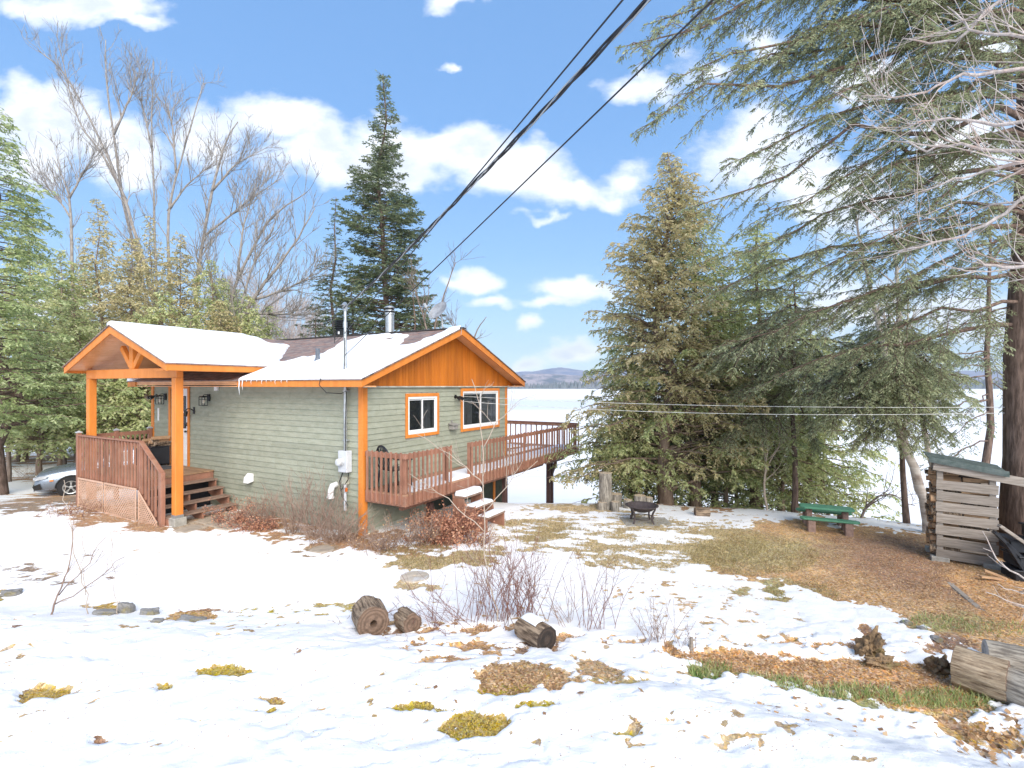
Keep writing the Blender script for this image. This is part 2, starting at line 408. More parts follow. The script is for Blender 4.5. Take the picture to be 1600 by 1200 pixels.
M['fir'] = leafmat('fir_needles', (.07, .105, .06), (.14, .18, .09), (.25, .28, .15))
M['fir_light'] = leafmat('young_spruce_needles', (.20, .25, .09), (.36, .43, .18), (.52, .58, .30))
M['cedar'] = leafmat('cedar_foliage', (.27, .33, .13), (.47, .52, .23), (.66, .65, .34))
M['cedar_gold'] = leafmat('golden_cedar_foliage', (.32, .31, .15), (.52, .47, .24), (.70, .59, .34))
M['hemlock'] = leafmat('hemlock_needles', (.16, .19, .10), (.30, .34, .18), (.48, .51, .30))
M['dead_leaf'] = leafmat('dead_leaves', (.27, .15, .08), (.47, .28, .14), (.66, .47, .28), .2)
M['seed_leaf'] = leafmat('dry_flower_heads', (.34, .14, .08), (.50, .23, .14), (.64, .36, .22), .2)
M['grass_tan'] = leafmat('tan_grass', (.18, .16, .05), (.34, .27, .11), (.5, .40, .20), .3)
M['grass_green'] = leafmat('green_grass', (.14, .24, .06), (.34, .42, .14), (.58, .54, .30), .3)
# ================================================================== GROUND
LAKE = -3.44
CX, CY = -0.2964 * 10.4, 10.4
HR = math.atan2(.875, .484)
DR = np.array([.484, .875]); DL = np.array([-.875, .484])
def HL(s, t, z=0):
    """cabin coordinates -> world"""
    return np.array([CX + DR[0] * s + DL[0] * t, CY + DR[1] * s + DL[1] * t, z])
_bx = [-60, -8, -4, -1.72, .3, 1.9, 3.07, 4.2, 7, 30]
_by = [7.4, 7.0, 6.5, 6.1, 5.75, 4.95, 4.35, 3.8, 2.6, -8]
_cx = [-200, -30, -16, -12, -8, -5, -2, 0, 2, 4, 6.5, 8, 9.5, 12, 20, 60, 200]
_cy = [260, 75, 50, 36, 25, 17.5, 13.6, 13.1, 13.2, 13.3, 12.6, 12.0, 11.2, 10.5, 9.5, 0, -60]
def H(x, y):
    x = np.asarray(x, float); y = np.asarray(y, float)
    z = np.zeros(np.broadcast(x, y).shape)
    yb = interp(x, _bx, _by)
    hb = interp(x, [-60, -4, -1, 1, 3, 6], [.16, .16, .18, .26, .36, .40])
    z = z + hb * smooth(yb + .15 - y, -.15, 1.1) + .12 * smooth(yb - y, 1, 4)
    z = z - interp(x, [-10, -2, 1, 4, 12], [0, .02, .1, .13, .10]) * smooth(y, 5.5, 8.5)
    # left back slope
    z = z - (.75 * smooth(-x, 8, 16) * smooth(y, 11.5, 18)) - .75 * smooth(y, 18, 45) * smooth(-x, 2, 12)
    # bank down to the lake
    d = y - interp(x, _cx, _cy)
    z = z - np.maximum(0, d) * .27 * smooth(d, -.6, 2.4) * smooth(x, -14, -5)
    z = z + .10 * fbm(x * .35, y * .35, 3) + .03 * fbm(x * 1.6 + 9, y * 1.6, 3)
    z = z + .035 * fbm(x * 4.2, y * 4.2, 2) * smooth(9 - y, 0, 3)
    z = np.maximum(z, LAKE - 1.2)
    return z
def G(px, py, dz=0.0):
    """ground point seen at photo pixel (px, py)"""
    d = np.arange(2.0, 80, .01); p = P(px, py, d[:, None].T)if False else np.stack([(px - 800) / FP * d, d, EYE - (py - 603) / FP * d], 1)
    h = H(p[:, 0], p[:, 1]); k = np.argmax(p[:, 2] <= h)
    q = p[k]; return np.array([q[0], q[1], h[k] + dz])
def nonuni(segs):
    a = [segs[0][0]]
    for s0, s1, st in segs:
        n = max(1, int(round((s1 - s0) / st))); a += list(np.linspace(s0, s1, n + 1)[1:])
    return np.array(a)
gx = np.concatenate([-np.geomspace(4000, 30, 22)[:-1], nonuni([(-30, -14, .35), (-14, -7.5, .09), (-7.5, 5.5, .032), (5.5, 10.5, .045), (10.5, 22, .2)]), np.geomspace(23, 4000, 22)])
gy = np.concatenate([[-400, -60, -15, -4, 0, 1.5, 2.3], nonuni([(2.6, 7.2, .025), (7.2, 13.8, .04), (13.8, 22, .12), (22, 50, .5)]), np.geomspace(53, 4000, 22)])
GX, GY = np.meshgrid(gx, gy)
base = H(GX, GY)
yy_ = np.maximum(GY, .3)
U = 800 + GX / yy_ * FP; V = 603 + (EYE - base) / yy_ * FP
U0_, V0_ = U.copy(), V.copy()
U = U + 70 * fbm(GX * 2.3 + 7, GY * 2.3, 4) * smooth(GY, 2, 3); V = V + 26 * fbm(GX * 2.9 + 31, GY * 2.9 + 8, 4)
U = U + 45 * fbm(GX * 7 + 3, GY * 7, 3); V = V + 16 * fbm(GX * 8 + 1, GY * 8 + 8, 3)
def pdist(poly):
    """signed distance in photo pixels (positive inside), y stretched as the ground is seen at a low angle"""
    pp = np.array(poly, float); n = len(pp); ins = np.zeros(U.shape, bool); dm = np.full(U.shape, 1e9)
    for i in range(n):
        x0, y0 = pp[i]; x1, y1 = pp[(i + 1) % n]
        c = ((y0 > V) != (y1 > V)) & (U < (x1 - x0) * (V - y0) / (y1 - y0 + 1e-9) + x0); ins ^= c
        ex, ey = x1 - x0, (y1 - y0) * 2.5; wx, wy = U - x0, (V - y0) * 2.5
        t = np.clip((wx * ex + wy * ey) / (ex * ex + ey * ey + 1e-9), 0, 1); dm = np.minimum(dm, np.hypot(wx - ex * t, wy - ey * t))
    return np.where(ins, dm, -dm)
def pell(u, v, ru, rv, a=0):
    c, s_ = math.cos(R(a)), math.sin(R(a)); du, dv = U - u, V - v
    return 1 - np.hypot((du * c + dv * s_) / ru, (-du * s_ + dv * c) / rv)
F = np.full(GX.shape, 1.2)
TAN, ORL, BRN, MOSS, GRN, DIRT, SAND = [np.array(c) for c in ((.60, .45, .25), (.62, .35, .165), (.33, .195, .125), (.45, .34, .05), (.16, .26, .06), (.33, .24, .17), (.50, .41, .32))]
C = np.zeros(GX.shape + (3,)) + (TAN * .7 + ORL * .3)
vis = GY > 1.0
def region(d, f, col=None, w=1.0):
    global F, C
    k = smooth(d / w, -.8, .6) * vis
    F = F * (1 - k) + f * k
    if col is not None: C = C * (1 - k[..., None]) + col * k[..., None]
# right-centre streaky snow, lawn, needle slope, leafy band
region(pdist([(960, 905), (1150, 893), (1240, 920), (1300, 990), (1400, 1030), (1290, 1030), (1130, 1005), (1060, 1000), (980, 960)]), .42, ORL * .5 + TAN * .5, 40)
region(pdist([(790, 815), (860, 800), (960, 792), (1060, 796), (1190, 806), (1195, 840), (1120, 886), (1040, 892), (930, 886), (905, 858), (850, 862), (760, 880), (720, 870), (780, 845)]), .34, TAN, 26)
for e in ((832, 826, 62, 17), (810, 842, 60, 14), (985, 858, 90, 14), (1000, 876, 110, 11), (1090, 866, 80, 14), (925, 800, 50, 7), (1150, 830, 50, 9), (1010, 818, 60, 10), (880, 790, 36, 5)):
    region(pell(*e), -.10, TAN, .5)
region(pell(730, 868, 62, 11, -6), -.9, TAN, .35); region(pell(665, 876, 55, 13, 3), -.9, TAN, .35); region(pell(652, 918, 36, 8, 5), -.8, TAN, .4)
region(pell(900, 790, 110, 6, -3), -.4, TAN, .6)
region(pdist([(1095, 872), (1115, 846), (1180, 833), (1195, 812), (1250, 806), (1340, 822), (1440, 838), (1640, 850), (1640, 1030), (1490, 1012), (1440, 990), (1380, 968), (1330, 938), (1240, 912), (1180, 905), (1130, 890)]), -1.0, ORL * .75 + TAN * .25, 18)
region(pdist([(1250, 850), (1330, 835), (1450, 845), (1500, 900), (1560, 960), (1440, 930), (1330, 895)]), -1.0, BRN * .95 + ORL * .05, 60)
region(pell(1180, 860, 90, 22), -1, TAN * .8 + GRN * .2, 1.0)
region(pell(1480, 975, 50, 14), -1, GRN * .4 + TAN * .6, .8)
region(pdist([(1470, 890), (1640, 900), (1640, 1010), (1560, 980), (1510, 930)]), -1, ORL * 1.0, 20)
region(pell(1220, 925, 50, 16), -.5, TAN * .6 + GRN * .4, .6)
region(pdist([(1225, 912), (1300, 930), (1400, 965), (1478, 1008), (1485, 1030), (1400, 1035), (1320, 1012), (1262, 960)]), .85, ORL, 20)
region(pdist([(1060, 1012), (1180, 1018), (1300, 1032), (1440, 1034), (1520, 1066), (1640, 1066), (1640, 1118), (1520, 1112), (1400, 1100), (1320, 1088), (1220, 1066), (1130, 1052)]), -.75, ORL, 16)
region(pdist([(1100, 1038), (1160, 1050), (1250, 1072), (1340, 1092), (1480, 1108), (1560, 1108), (1560, 1122), (1440, 1120), (1300, 1098), (1180, 1066)]), -.2, GRN * .55 + TAN * .45, 20)
region(pell(1210, 1022, 90, 6, 6), .5, None, .5)
region(pell(1310, 1010, 90, 5, 6), -.3, ORL, .6)
region(pell(1540, 1160, 90, 26, 18), -.12, ORL * .7 + MOSS * .3, .7)
# foreground patches
for e, f, c in (((345, 1050, 44, 15, -3), -1, MOSS), ((68, 1090, 34, 13, -12), -1, MOSS * .6 + ORL * .4), ((430, 1100, 20, 7), -.7, ORL * .5 + MOSS * .5), ((418, 1116, 22, 5, -10), -.8, MOSS),
                ((250, 1078, 9, 8), -.8, MOSS), ((308, 1137, 15, 4, -8), -.5, MOSS), ((160, 1160, 18, 7, -12), .04, BRN), ((812, 1062, 82, 24, -2), -.7, ORL * .55 + TAN * .3 + MOSS * .15),
                ((790, 1084, 60, 8), -.5, MOSS), ((648, 1110, 48, 10, 5), -.9, MOSS), ((752, 1134, 66, 20, -3), -1, MOSS * .8 + ORL * .2), ((716, 1152, 24, 9), -.8, MOSS),
                ((940, 1052, 40, 16, 20), -.4, ORL * .5 + TAN * .5), ((1000, 1066, 90, 7, 3), -.35, TAN * .6 + MOSS * .4), ((838, 1105, 26, 6), -.5, MOSS), ((890, 1000, 26, 8), -.5, ORL),
                ((965, 1148, 16, 7, 20), -.3, MOSS), ((700, 1010, 90, 7, 4), .02, ORL), ((690, 1035, 40, 6), 0, ORL), ((1460, 1110, 60, 5, 10), -.4, ORL), ((1500, 1140, 60, 8, 20), -.3, ORL * .7 + BRN * .3),
                ((170, 955, 26, 9), -.9, MOSS * .5 + ORL * .5), ((300, 965, 40, 9), -.8, ORL * .7 + MOSS * .3), ((335, 955, 60, 4, 2), -.5, BRN), ((440, 955, 70, 5), -.05, MOSS), ((530, 948, 40, 8), -.15, MOSS * .5 + TAN * .5),
                ((14, 928, 16, 7), -.8, MOSS), ((12, 970, 22, 5), -.5, ORL), ((30, 890, 50, 10), .0, DIRT), ((70, 908, 60, 6), .05, DIRT), ((180, 900, 40, 4), .1, BRN), ((90, 870, 80, 5), .15, DIRT),
                ((30, 985, 40, 4), .0, BRN), ((470, 1015, 30, 3), .0, BRN), ((1060, 1020, 30, 10, 20), -.4, ORL), ((1480, 1010, 40, 14), -.3, BRN), ((1350, 1000, 24, 16), -.2, BRN), ((1100, 1050, 30, 9, 15), -.9, GRN),
                ((600, 985, 60, 6), -.2, BRN), ((740, 985, 90, 7), -.1, ORL * .6 + BRN * .4), ((845, 1012, 45, 7), -.2, BRN), ((960, 1000, 50, 5), -.1, ORL)):
    region(pell(*e), f, c, .5)
# planting bed around the cabin, lattice foot, drive, woodland floor on the left
region(pdist([(95, 800), (118, 775), (250, 800), (262, 838), (300, 820), (400, 800), (560, 826), (700, 838), (715, 846), (690, 866), (600, 868), (520, 858), (420, 836), (350, 826), (250, 836), (180, 822), (120, 818)]), -.28, BRN * .6 + ORL * .4, 16)
region(pell(640, 850, 60, 10), -.05, BRN, .6)
region(pdist([(255, 822), (345, 796), (372, 800), (330, 816), (290, 834)]), -.9, np.array((.42, .33, .24)), 8)
region(pdist([(-120, 792), (0, 782), (130, 774), (132, 788), (60, 796), (-120, 812)]), -1, DIRT, 10)
region(pell(95, 772, 110, 6, -8), -.5, ORL * .7 + BRN * .3, .5)
for e in ((50, 745, 40, 8), (40, 722, 60, 6), (110, 716, 60, 6), (60, 752, 60, 6), (100, 762, 40, 6)):
    region(pell(*e), -.2, ORL * .6 + BRN * .4, .6)
region(pell(60, 716, 160, 9), -.45, BRN * .7 + ORL * .3, .7)
region(pell(500, 858, 34, 9, 3), -.6, DIRT * .8 + TAN * .2, .4)
# under the big trees by the crest
region(pell(1090, 788, 120, 7, 2), -.1, BRN * .5 + ORL * .5, .6)
# beach below the deck
d_sh = GY - interp(GX, _cx, _cy)
sh = smooth(-base + 0, 2.2, 2.8) * smooth(base, LAKE - .25, LAKE + .05) * (GX > -14)
F = F * (1 - sh) + -.6 * sh; C = C * (1 - sh[..., None]) + SAND * sh[..., None]
far = smooth(np.hypot(GX, GY), 60, 120); F = F * (1 - far) + .5 * far
# broad irregularity of the cover
n1 = fbm(GX * 1.3, GY * 1.3, 4); n2 = fbm(GX * 5.5 + 3, GY * 5.5, 4); n3 = fbm(GX * 14 + 3, GY * 9, 3)
nr = smooth(8.2 - GY, 0, 1.2); n4 = fbm(GX * 1.7 + GY * .6 + 70, GY * 8.5 + GX * 1.2, 4)
F = F + 1.0 * n1 + (.7 + .8 * nr) * n2 + (.5 + .9 * nr) * n3 + 1.3 * n4 * (1 - .6 * nr)
# wind-crusted dimples and a few footprints in the deep snow
near = smooth(7.0 - GY, 0, 1.3)
dim = smooth(fbm(GX * 4.1 + 40, GY * 5.2 + 11, 4), .17, .34) * near * .5
depth = smooth(F, -.2, .75)
foot = np.zeros(GX.shape)
for u, v in ((160, 1162),):
    g = G(u, v); a = rng.uniform(-.5, .5) + .5; ca, sa = math.cos(a), math.sin(a)
    dx, dy = GX - g[0], GY - g[1]; rr = np.hypot((dx * ca + dy * sa) / .07, (-dx * sa + dy * ca) / .04)
    foot = np.maximum(foot, smooth(1.25 - rr, 0, .5))
F = F - .25 * dim - .75 * foot
pits = smooth(fbm(GX * 11 + 60, GY * 13 + 5, 3), .10, .28) * smooth(fbm(GX * .9 + 50, GY * 1.3 + 20, 3), -.02, .2)
F = F - 1.8 * pits * (GY < 12) - .35 * smooth(fbm(GX * 5.5 + 80, GY * 7 + 33, 3), .20, .34) * near
Z = base - .012 * pits * near + depth * (.008 + .037 * near) - .075 * foot * near - .02 * dim
Z = Z + .012 * n3 * (1 - depth) + .020 * fbm(GX * 8, GY * 9, 4) * near * depth - .03 * smooth(fbm(GX * 5.5 + 80, GY * 7 + 33, 3), .17, .30) * near + .10 * n1 * near * smooth(F, 0, 1)
nx_, ny_ = len(gx), len(gy)
me = bpy.data.meshes.new('ground')
vv = np.stack([GX, GY, Z], -1).reshape(-1, 3)
i = np.arange((ny_ - 1) * (nx_ - 1)); r_, c_ = i // (nx_ - 1), i % (nx_ - 1); q = r_ * nx_ + c_
ff = np.stack([q, q + 1, q + 1 + nx_, q + nx_], -1)
me.vertices.add(len(vv)); me.vertices.foreach_set('co', vv.ravel())
me.loops.add(ff.size); me.loops.foreach_set('vertex_index', ff.ravel())
me.polygons.add(len(ff)); me.polygons.foreach_set('loop_start', np.arange(len(ff)) * 4); me.polygons.foreach_set('loop_total', np.full(len(ff), 4))
me.polygons.foreach_set('use_smooth', np.ones(len(ff), bool)); me.update(calc_edges=True)
a = me.attributes.new('cover', 'FLOAT', 'POINT'); a.data.foreach_set('value', F.ravel().astype(np.float32))
a = me.attributes.new('soil', 'FLOAT_VECTOR', 'POINT'); a.data.foreach_set('vector', C.reshape(-1, 3).astype(np.float32).ravel())
ground = bpy.data.objects.new('ground', me); COL.objects.link(ground); tag(ground, kind='structure')
def HZ(x, y):
    """height of the finished surface (with snow) by bilinear lookup"""
    ix = int(np.clip(np.searchsorted(gx, x) - 1, 0, nx_ - 2)); iy = int(np.clip(np.searchsorted(gy, y) - 1, 0, ny_ - 2))
    fx = (x - gx[ix]) / (gx[ix + 1] - gx[ix]); fy = (y - gy[iy]) / (gy[iy + 1] - gy[iy])
    return float((Z[iy, ix] * (1 - fx) + Z[iy, ix + 1] * fx) * (1 - fy) + (Z[iy + 1, ix] * (1 - fx) + Z[iy + 1, ix + 1] * fx) * fy)
def coverv(x, y):
    ix = np.clip(np.searchsorted(gx, x), 0, nx_ - 1); iy = np.clip(np.searchsorted(gy, y), 0, ny_ - 1); return F[iy, ix], Z[iy, ix], C[iy, ix]
m = bpy.data.materials.new('snowy_ground'); m.use_nodes = True; t = m.node_tree; b = NB(t)
p = t.nodes['Principled BSDF']; p.inputs['Specular IOR Level'].default_value = .2
tc = b.n('ShaderNodeTexCoord').outputs['Object']
cov = b.n('ShaderNodeAttribute', attribute_name='cover').outputs['Fac']
soil = b.n('ShaderNodeAttribute', attribute_name='soil').outputs['Vector']
f1 = b.noise(tc, 16, 5, .65); f2 = b.noise(tc, 60, 3, .7)
cv_ = b.m('ADD', cov, b.m('ADD', b.m('MULTIPLY', b.m('SUBTRACT', f1, .5), 1.5), b.m('MULTIPLY', b.m('SUBTRACT', f2, .5), .9)))
mask = b.ss(cv_, -.06, .10)
vor = b.n('ShaderNodeTexVoronoi'); b.L(b.mapv(tc, (1, 1, .3)), vor.inputs['Vector']); vor.inputs['Scale'].default_value = 38
vsep = b.n('ShaderNodeSeparateColor'); b.L(vor.outputs['Color'], vsep.inputs[0])
hv = b.n('ShaderNodeHueSaturation'); b.L(soil, hv.inputs['Color'])
b.L(b.m('MULTIPLY_ADD', vsep.outputs[0], .025, .49), hv.inputs['Hue']); b.L(b.m('MULTIPLY_ADD', vsep.outputs[1], .7, .65), hv.inputs['Value'])
b.L(b.m('MULTIPLY_ADD', vsep.outputs[2], .5, .7), hv.inputs['Saturation'])
sc_ = b.mix(b.ss(f2, .44, .60), hv.outputs[0], (.12, .07, .04))
sc_ = b.mix(b.m('MULTIPLY_ADD', b.ss(b.noise(tc, 3.2, 5), .44, .60), .55, .25), hv.outputs[0], sc_)
sn = b.mix(b.noise(tc, 2.2, 5), (.90, .89, .88), (.86, .86, .87))
deb = b.ss(b.noise(tc, 44, 3, .6), .685, .72)
sn = b.mix(b.m('MULTIPLY', deb, .75), sn, (.22, .15, .10))
b.L(b.mix(mask, sc_, sn), p.inputs['Base Color']); b.L(b.m('MULTIPLY_ADD', mask, -.25, .9), p.inputs['Roughness'])
bn = b.n('ShaderNodeBump'); bn.inputs['Strength'].default_value = .5; bn.inputs['Distance'].default_value = .03
b.L(b.m('ADD', b.m('MULTIPLY', b.m('ADD', f1, b.m('MULTIPLY', f2, .5)), b.m('MULTIPLY_ADD', mask, -.45, 1.0)), b.m('MULTIPLY', mask, .45)), bn.inputs['Height']); b.L(bn.outputs[0], p.inputs['Normal'])
me.materials.append(m)

# ================================================================== LAKE, far shore
mb = MB(); mb.add([(-2500, 12, LAKE), (4500, 12, LAKE), (4500, 3200, LAKE), (-2500, 3200, LAKE)], [(0, 1, 2, 3)])
m = bpy.data.materials.new('frozen_lake'); m.use_nodes = True; t = m.node_tree; b = NB(t)
p = t.nodes['Principled BSDF']; p.inputs['Roughness'].default_value = .6; p.inputs['Specular IOR Level'].default_value = .05
tc = b.n('ShaderNodeTexCoord').outputs['Object']
st = b.noise(b.mapv(tc, (.0035, .02, 1)), 1.0, 5, .6)
se = b.n('ShaderNodeSeparateXYZ'); b.L(tc, se.inputs[0])
band = b.m('MULTIPLY', b.ss(se.outputs[1], 115, 150), b.m('SUBTRACT', 1, b.ss(se.outputs[1], 205, 290)))
w_ = b.m('MULTIPLY', b.m('MAXIMUM', b.m('MULTIPLY', band, .75), b.m('MULTIPLY', b.ss(st, .55, .7), .35)), .9)
c_ = b.mix(w_, (.89, .885, .885), (.52, .57, .62))
c_ = b.mix(b.m('MULTIPLY', b.ss(b.noise(b.mapv(tc, (.06, .3, 1)), 1, 6, .65), .5, .72), .35), c_, (.62, .66, .70))
b.L(c_, p.inputs['Base Color'])
tag(mb.build('lake', m), kind='structure')
def hillrange(name, d, profile, c1, c2, c3, depth=500, trees=True, seed=3):
    xs = np.linspace(profile[0][0], profile[-1][0], 420)
    hh = np.interp(xs, [q[0] for q in profile], [q[1] for q in profile])
    k = 14; V_ = []
    for j in range(k):
        f = j / (k - 1); yy2 = d + f * depth
        base_ = hh * np.sin(min(1, f * 1.25) * np.pi / 2) ** 1.1
        n_ = fbm(xs / 90 + seed, np.full_like(xs, yy2 / 90), 4) * hh * .25 * (f > 0)
        V_.append(np.stack([xs, np.full_like(xs, yy2), LAKE - .5 + base_ + n_], 1))
    V_ = np.concatenate(V_); n = len(xs); i = np.arange((k - 1) * (n - 1)); r0, c0 = i // (n - 1), i % (n - 1); q = r0 * n + c0
    mb = MB(); mb.add(V_, np.stack([q, q + 1, q + 1 + n, q + n], -1))
    m = bpy.data.materials.new(name); m.use_nodes = True; t = m.node_tree; b = NB(t); p = t.nodes['Principled BSDF']; p.inputs['Roughness'].default_value = .95; p.inputs['Specular IOR Level'].default_value = 0
    tc = b.n('ShaderNodeTexCoord').outputs['Object']
    a_ = b.ss(b.noise(b.mapv(tc, (1 / 60, 1 / 120, 1 / 14)), 1, 5, .65), .42, .6); z_ = b.noise(b.mapv(tc, (1 / 5, 1 / 12, 1 / 9)), 1, 4, .7)
    b.L(b.mix(a_, b.mix(b.ss(z_, .35, .65), c1, c2), c3), p.inputs['Base Color'])
    return tag(mb.build(name, m, smooth=True), kind='structure')
hillrange('hills', 1500, [(-2600, 60), (-900, 70), (-300, 40), (0, 55), (60, 64), (100, 66), (150, 74), (190, 78), (300, 70), (600, 66), (900, 44), (1500, 60), (3200, 90)], (.22, .24, .32), (.30, .31, .38), (.16, .20, .30), 700, seed=5)  # blue of the distant haze is mixed into these hill colours
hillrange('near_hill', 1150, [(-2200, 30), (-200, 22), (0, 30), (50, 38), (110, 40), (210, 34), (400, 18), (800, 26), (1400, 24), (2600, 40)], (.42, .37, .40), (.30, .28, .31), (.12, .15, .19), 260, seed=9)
# conifer wood on the far shore (uncountable)
xs = rng.uniform(-500, 1900, 5200); ys = 1120 + rng.exponential(22, 5200); hh = rng.uniform(8, 19, 5200) * (.6 + .8 * vnoise(xs / 60, ys / 500))
mb = MB(); n = len(xs); w = hh * rng.uniform(.16, .24, n)
th = np.arange(5) * 2 * np.pi / 5
ring = np.stack([xs[:, None] + w[:, None] * np.cos(th), ys[:, None] + w[:, None] * np.sin(th), np.full((n, 5), LAKE)], -1)
ring[..., 2] += hh[:, None] * .05
top = np.stack([xs, ys, LAKE + hh], -1)[:, None]
vv = np.concatenate([ring, top], 1).reshape(-1, 3); bse = np.arange(n)[:, None] * 6
for k in range(5): pass
ff = np.concatenate([np.stack([bse[:, 0] + k, bse[:, 0] + (k + 1) % 5, bse[:, 0] + 5], -1) for k in range(5)])
mb.add(vv, ff)
M['far_tree'] = mat('far_conifers', (.10, .135, .15), .95, var=(.17, .18, .20), nscale=.02)
tag(mb.build('far_shore_wood', M['far_tree']), 'dark conifer wood along the far lake shore below the hills', 'wood', kind='stuff')
# ================================================================== CABIN  (local x = s along the gable wall, y = t along the long wall)
E = EYE
LW, WW = 8.2, 6.0                      # long wall, gable wall
cabin = empty('cabin', (CX, CY, 0), HR)
tag(cabin, 'single storey cabin with sage green siding and orange trim, snow on its roof', 'cabin')
def board(mb, axis, a0, a1, z0, z1, var=.5, o0=.004, o1=.020):
    """bevelled siding board; axis 'x' lies on the t=0 wall, 'y' on the s=0 wall"""
    pr = [(-o1, z0), (-o0, z1), (.02, z1), (.02, z0)]
    v = []
    for a in (a0, a1):
        for o, z in pr: v.append((a, o, z) if axis == 'x' else (o, a, z))
    f = [(0, 1, 2, 3), (7, 6, 5, 4), (0, 4, 5, 1), (1, 5, 6, 2), (2, 6, 7, 3), (3, 7, 4, 0)]
    mb.add(v, f, var)
EXP = .1245
def siding(axis, a0, a1, z0, z1, holes):
    mb = MB(); n = int(round((z1 - z0) / EXP)); e = (z1 - z0) / n
    for k in range(n):
        lo, hi = z0 + k * e, z0 + (k + 1) * e
        joints = sorted(a0 + (a1 - a0) * ((.37 * k + q * .41 + .13 * (k % 3)) % 1.0) for q in range(2 if k % 3 else 1))
        cuts = [a0] + [j for j in joints if j - a0 > .4 and a1 - j > .4] + [a1]
        for c0, c1 in zip(cuts[:-1], cuts[1:]):
            segs = [(c0 + (.0025 if c0 > a0 else 0), c1 - (.0025 if c1 < a1 else 0))]
            for h0, h1, hz0, hz1 in holes:
                if hi > hz0 + .002 and lo < hz1 - .002:
                    ns = []
                    for q0, q1 in segs:
                        if h1 <= q0 or h0 >= q1: ns.append((q0, q1)); continue
                        if h0 > q0: ns.append((q0, h0))
                        if h1 < q1: ns.append((h1, q1))
                    segs = ns
            for q0, q1 in segs:
                if q1 - q0 > .02: board(mb, axis, q0, q1, lo, hi, random.random())
    return mb
win_s = (1.34, 2.47, E - 1.15, E - .23)
win_l = (3.55, 5.46, E - 1.18, E - .12)
door = (6.37, 7.22, E - 2.15, E - .07)
siding('x', 0.06, WW, .95 - .9, E - .02, [win_s, win_l]).build('gable_wall', M['siding'], cabin)
siding('y', 0.06, LW, .0, E - .02, [door]).build('long_wall', M['siding'], cabin)
# wall core with openings: butted pieces
def core(name, axis, a0, a1, z0, z1, holes, th=.14):
    mb = MB(); xs = sorted({a0, a1, *[h[0] for h in holes], *[h[1] for h in holes]})
    for x0, x1 in zip(xs[:-1], xs[1:]):
        hs_ = [h for h in holes if h[0] <= x0 + 1e-6 and h[1] >= x1 - 1e-6]
        zz = [(z0, z1)] if not hs_ else [(z0, hs_[0][2]), (hs_[0][3], z1)]
        for q0, q1 in zz:
            if axis == 'x': mb.bx(x0, x1, .0, th, q0, q1)
            else: mb.bx(.0, th, x0, x1, q0, q1)
    return mb.build(name, M['joint'], cabin)
core('wall_core', 'x', .0, WW, -1.6, E, [win_s, win_l]); core('wall_core', 'y', .14, LW, -.6, E, [door])
mb = MB()   # the two far walls and the floor
mb.bx(WW - .14, WW, .14, LW, -2.2, E + .15); mb.bx(.14, WW - .14, LW - .14, LW, -1.6, E)
mb.prism([(.0, E), (WW, E), (3.0, E + 1.2)], LW - .14, LW, axis=1)
mb.build('back_wall', M['siding'], cabin)
mb = MB(); mb.bx(.14, WW - .14, .14, LW - .14, .8, .9); mb.build('floor', M['dark_room'], cabin)
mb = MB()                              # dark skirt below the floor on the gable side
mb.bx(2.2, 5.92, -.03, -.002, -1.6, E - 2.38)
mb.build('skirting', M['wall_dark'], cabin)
mb = MB()
mb.bx(-.035, .10, -.035, -.004, -.25, E - .02); mb.bx(-.035, -.004, -.004, .10, -.25, E - .02)
mb.build('corner_trim', M['orange'], cabin, bevel=.004)
mb = MB(); mb.bx(WW - .10, WW + .02, -.035, -.004, -1.6, E - .02); mb.bx(WW + .001, WW + .03, -.004, .1, -1.6, E - .02); mb.build('corner_trim', M['orange'], cabin, bevel=.004)
mb = MB(); mb.bx(-.035, -.004, LW - .10, LW + .03, -.4, E - .02); mb.build('corner_trim', M['orange'], cabin, bevel=.004)
mb = MB(); mb.bx(5.15, 5.24, -.06, -.032, -1.4, E - 2.4); mb.build('skirt_post', M['orange'], cabin)
# roof geometry
S0, ZT, MR, RS = -.45, E + .143, .39, 3.0
ZR = ZT + MR * (RS - S0)
T0, T1 = -.42, 8.6
S1 = 2 * RS - S0
def zr(s): return ZT + MR * (np.minimum(s, 2 * RS - s) - S0)
# gable panel, vertical boards
mb = MB(); wdt = .105; x = -.42
while x < S1 - .03:
    x1 = min(x + wdt - .006, S1 - .03)
    a0_, a1_ = max(x, -.40), x1
    za, zb = float(zr(a0_)) - .14, float(zr(a1_)) - .14
    lo = E - .02
    if za > lo + .01 or zb > lo + .01:
        if a0_ < 3.0 < a1_: poly = [(a0_, lo), (a1_, lo), (a1_, zb), (3.0, ZR - .14), (a0_, za)]
        else: poly = [(a0_, lo), (a1_, lo), (a1_, max(zb, lo + .004)), (a0_, max(za, lo + .004))]
        mb.prism(poly, -.052, -.03, axis=1, var=random.random())
    x += wdt
mb.build('gable_panel', M['orange_panel'], cabin)
mb = MB(); mb.prism([(-.38, E - .015), (S1 - .07, E - .015), (3.0, ZR - .15)], -.028, .10, axis=1); mb.build('gable_backing', M['orange_panel'], cabin)
mb = MB(); mb.bx(-.05, WW + .05, -.075, -.053, E - .035, E - .005); mb.build('gable_drip', M['joint'], cabin)
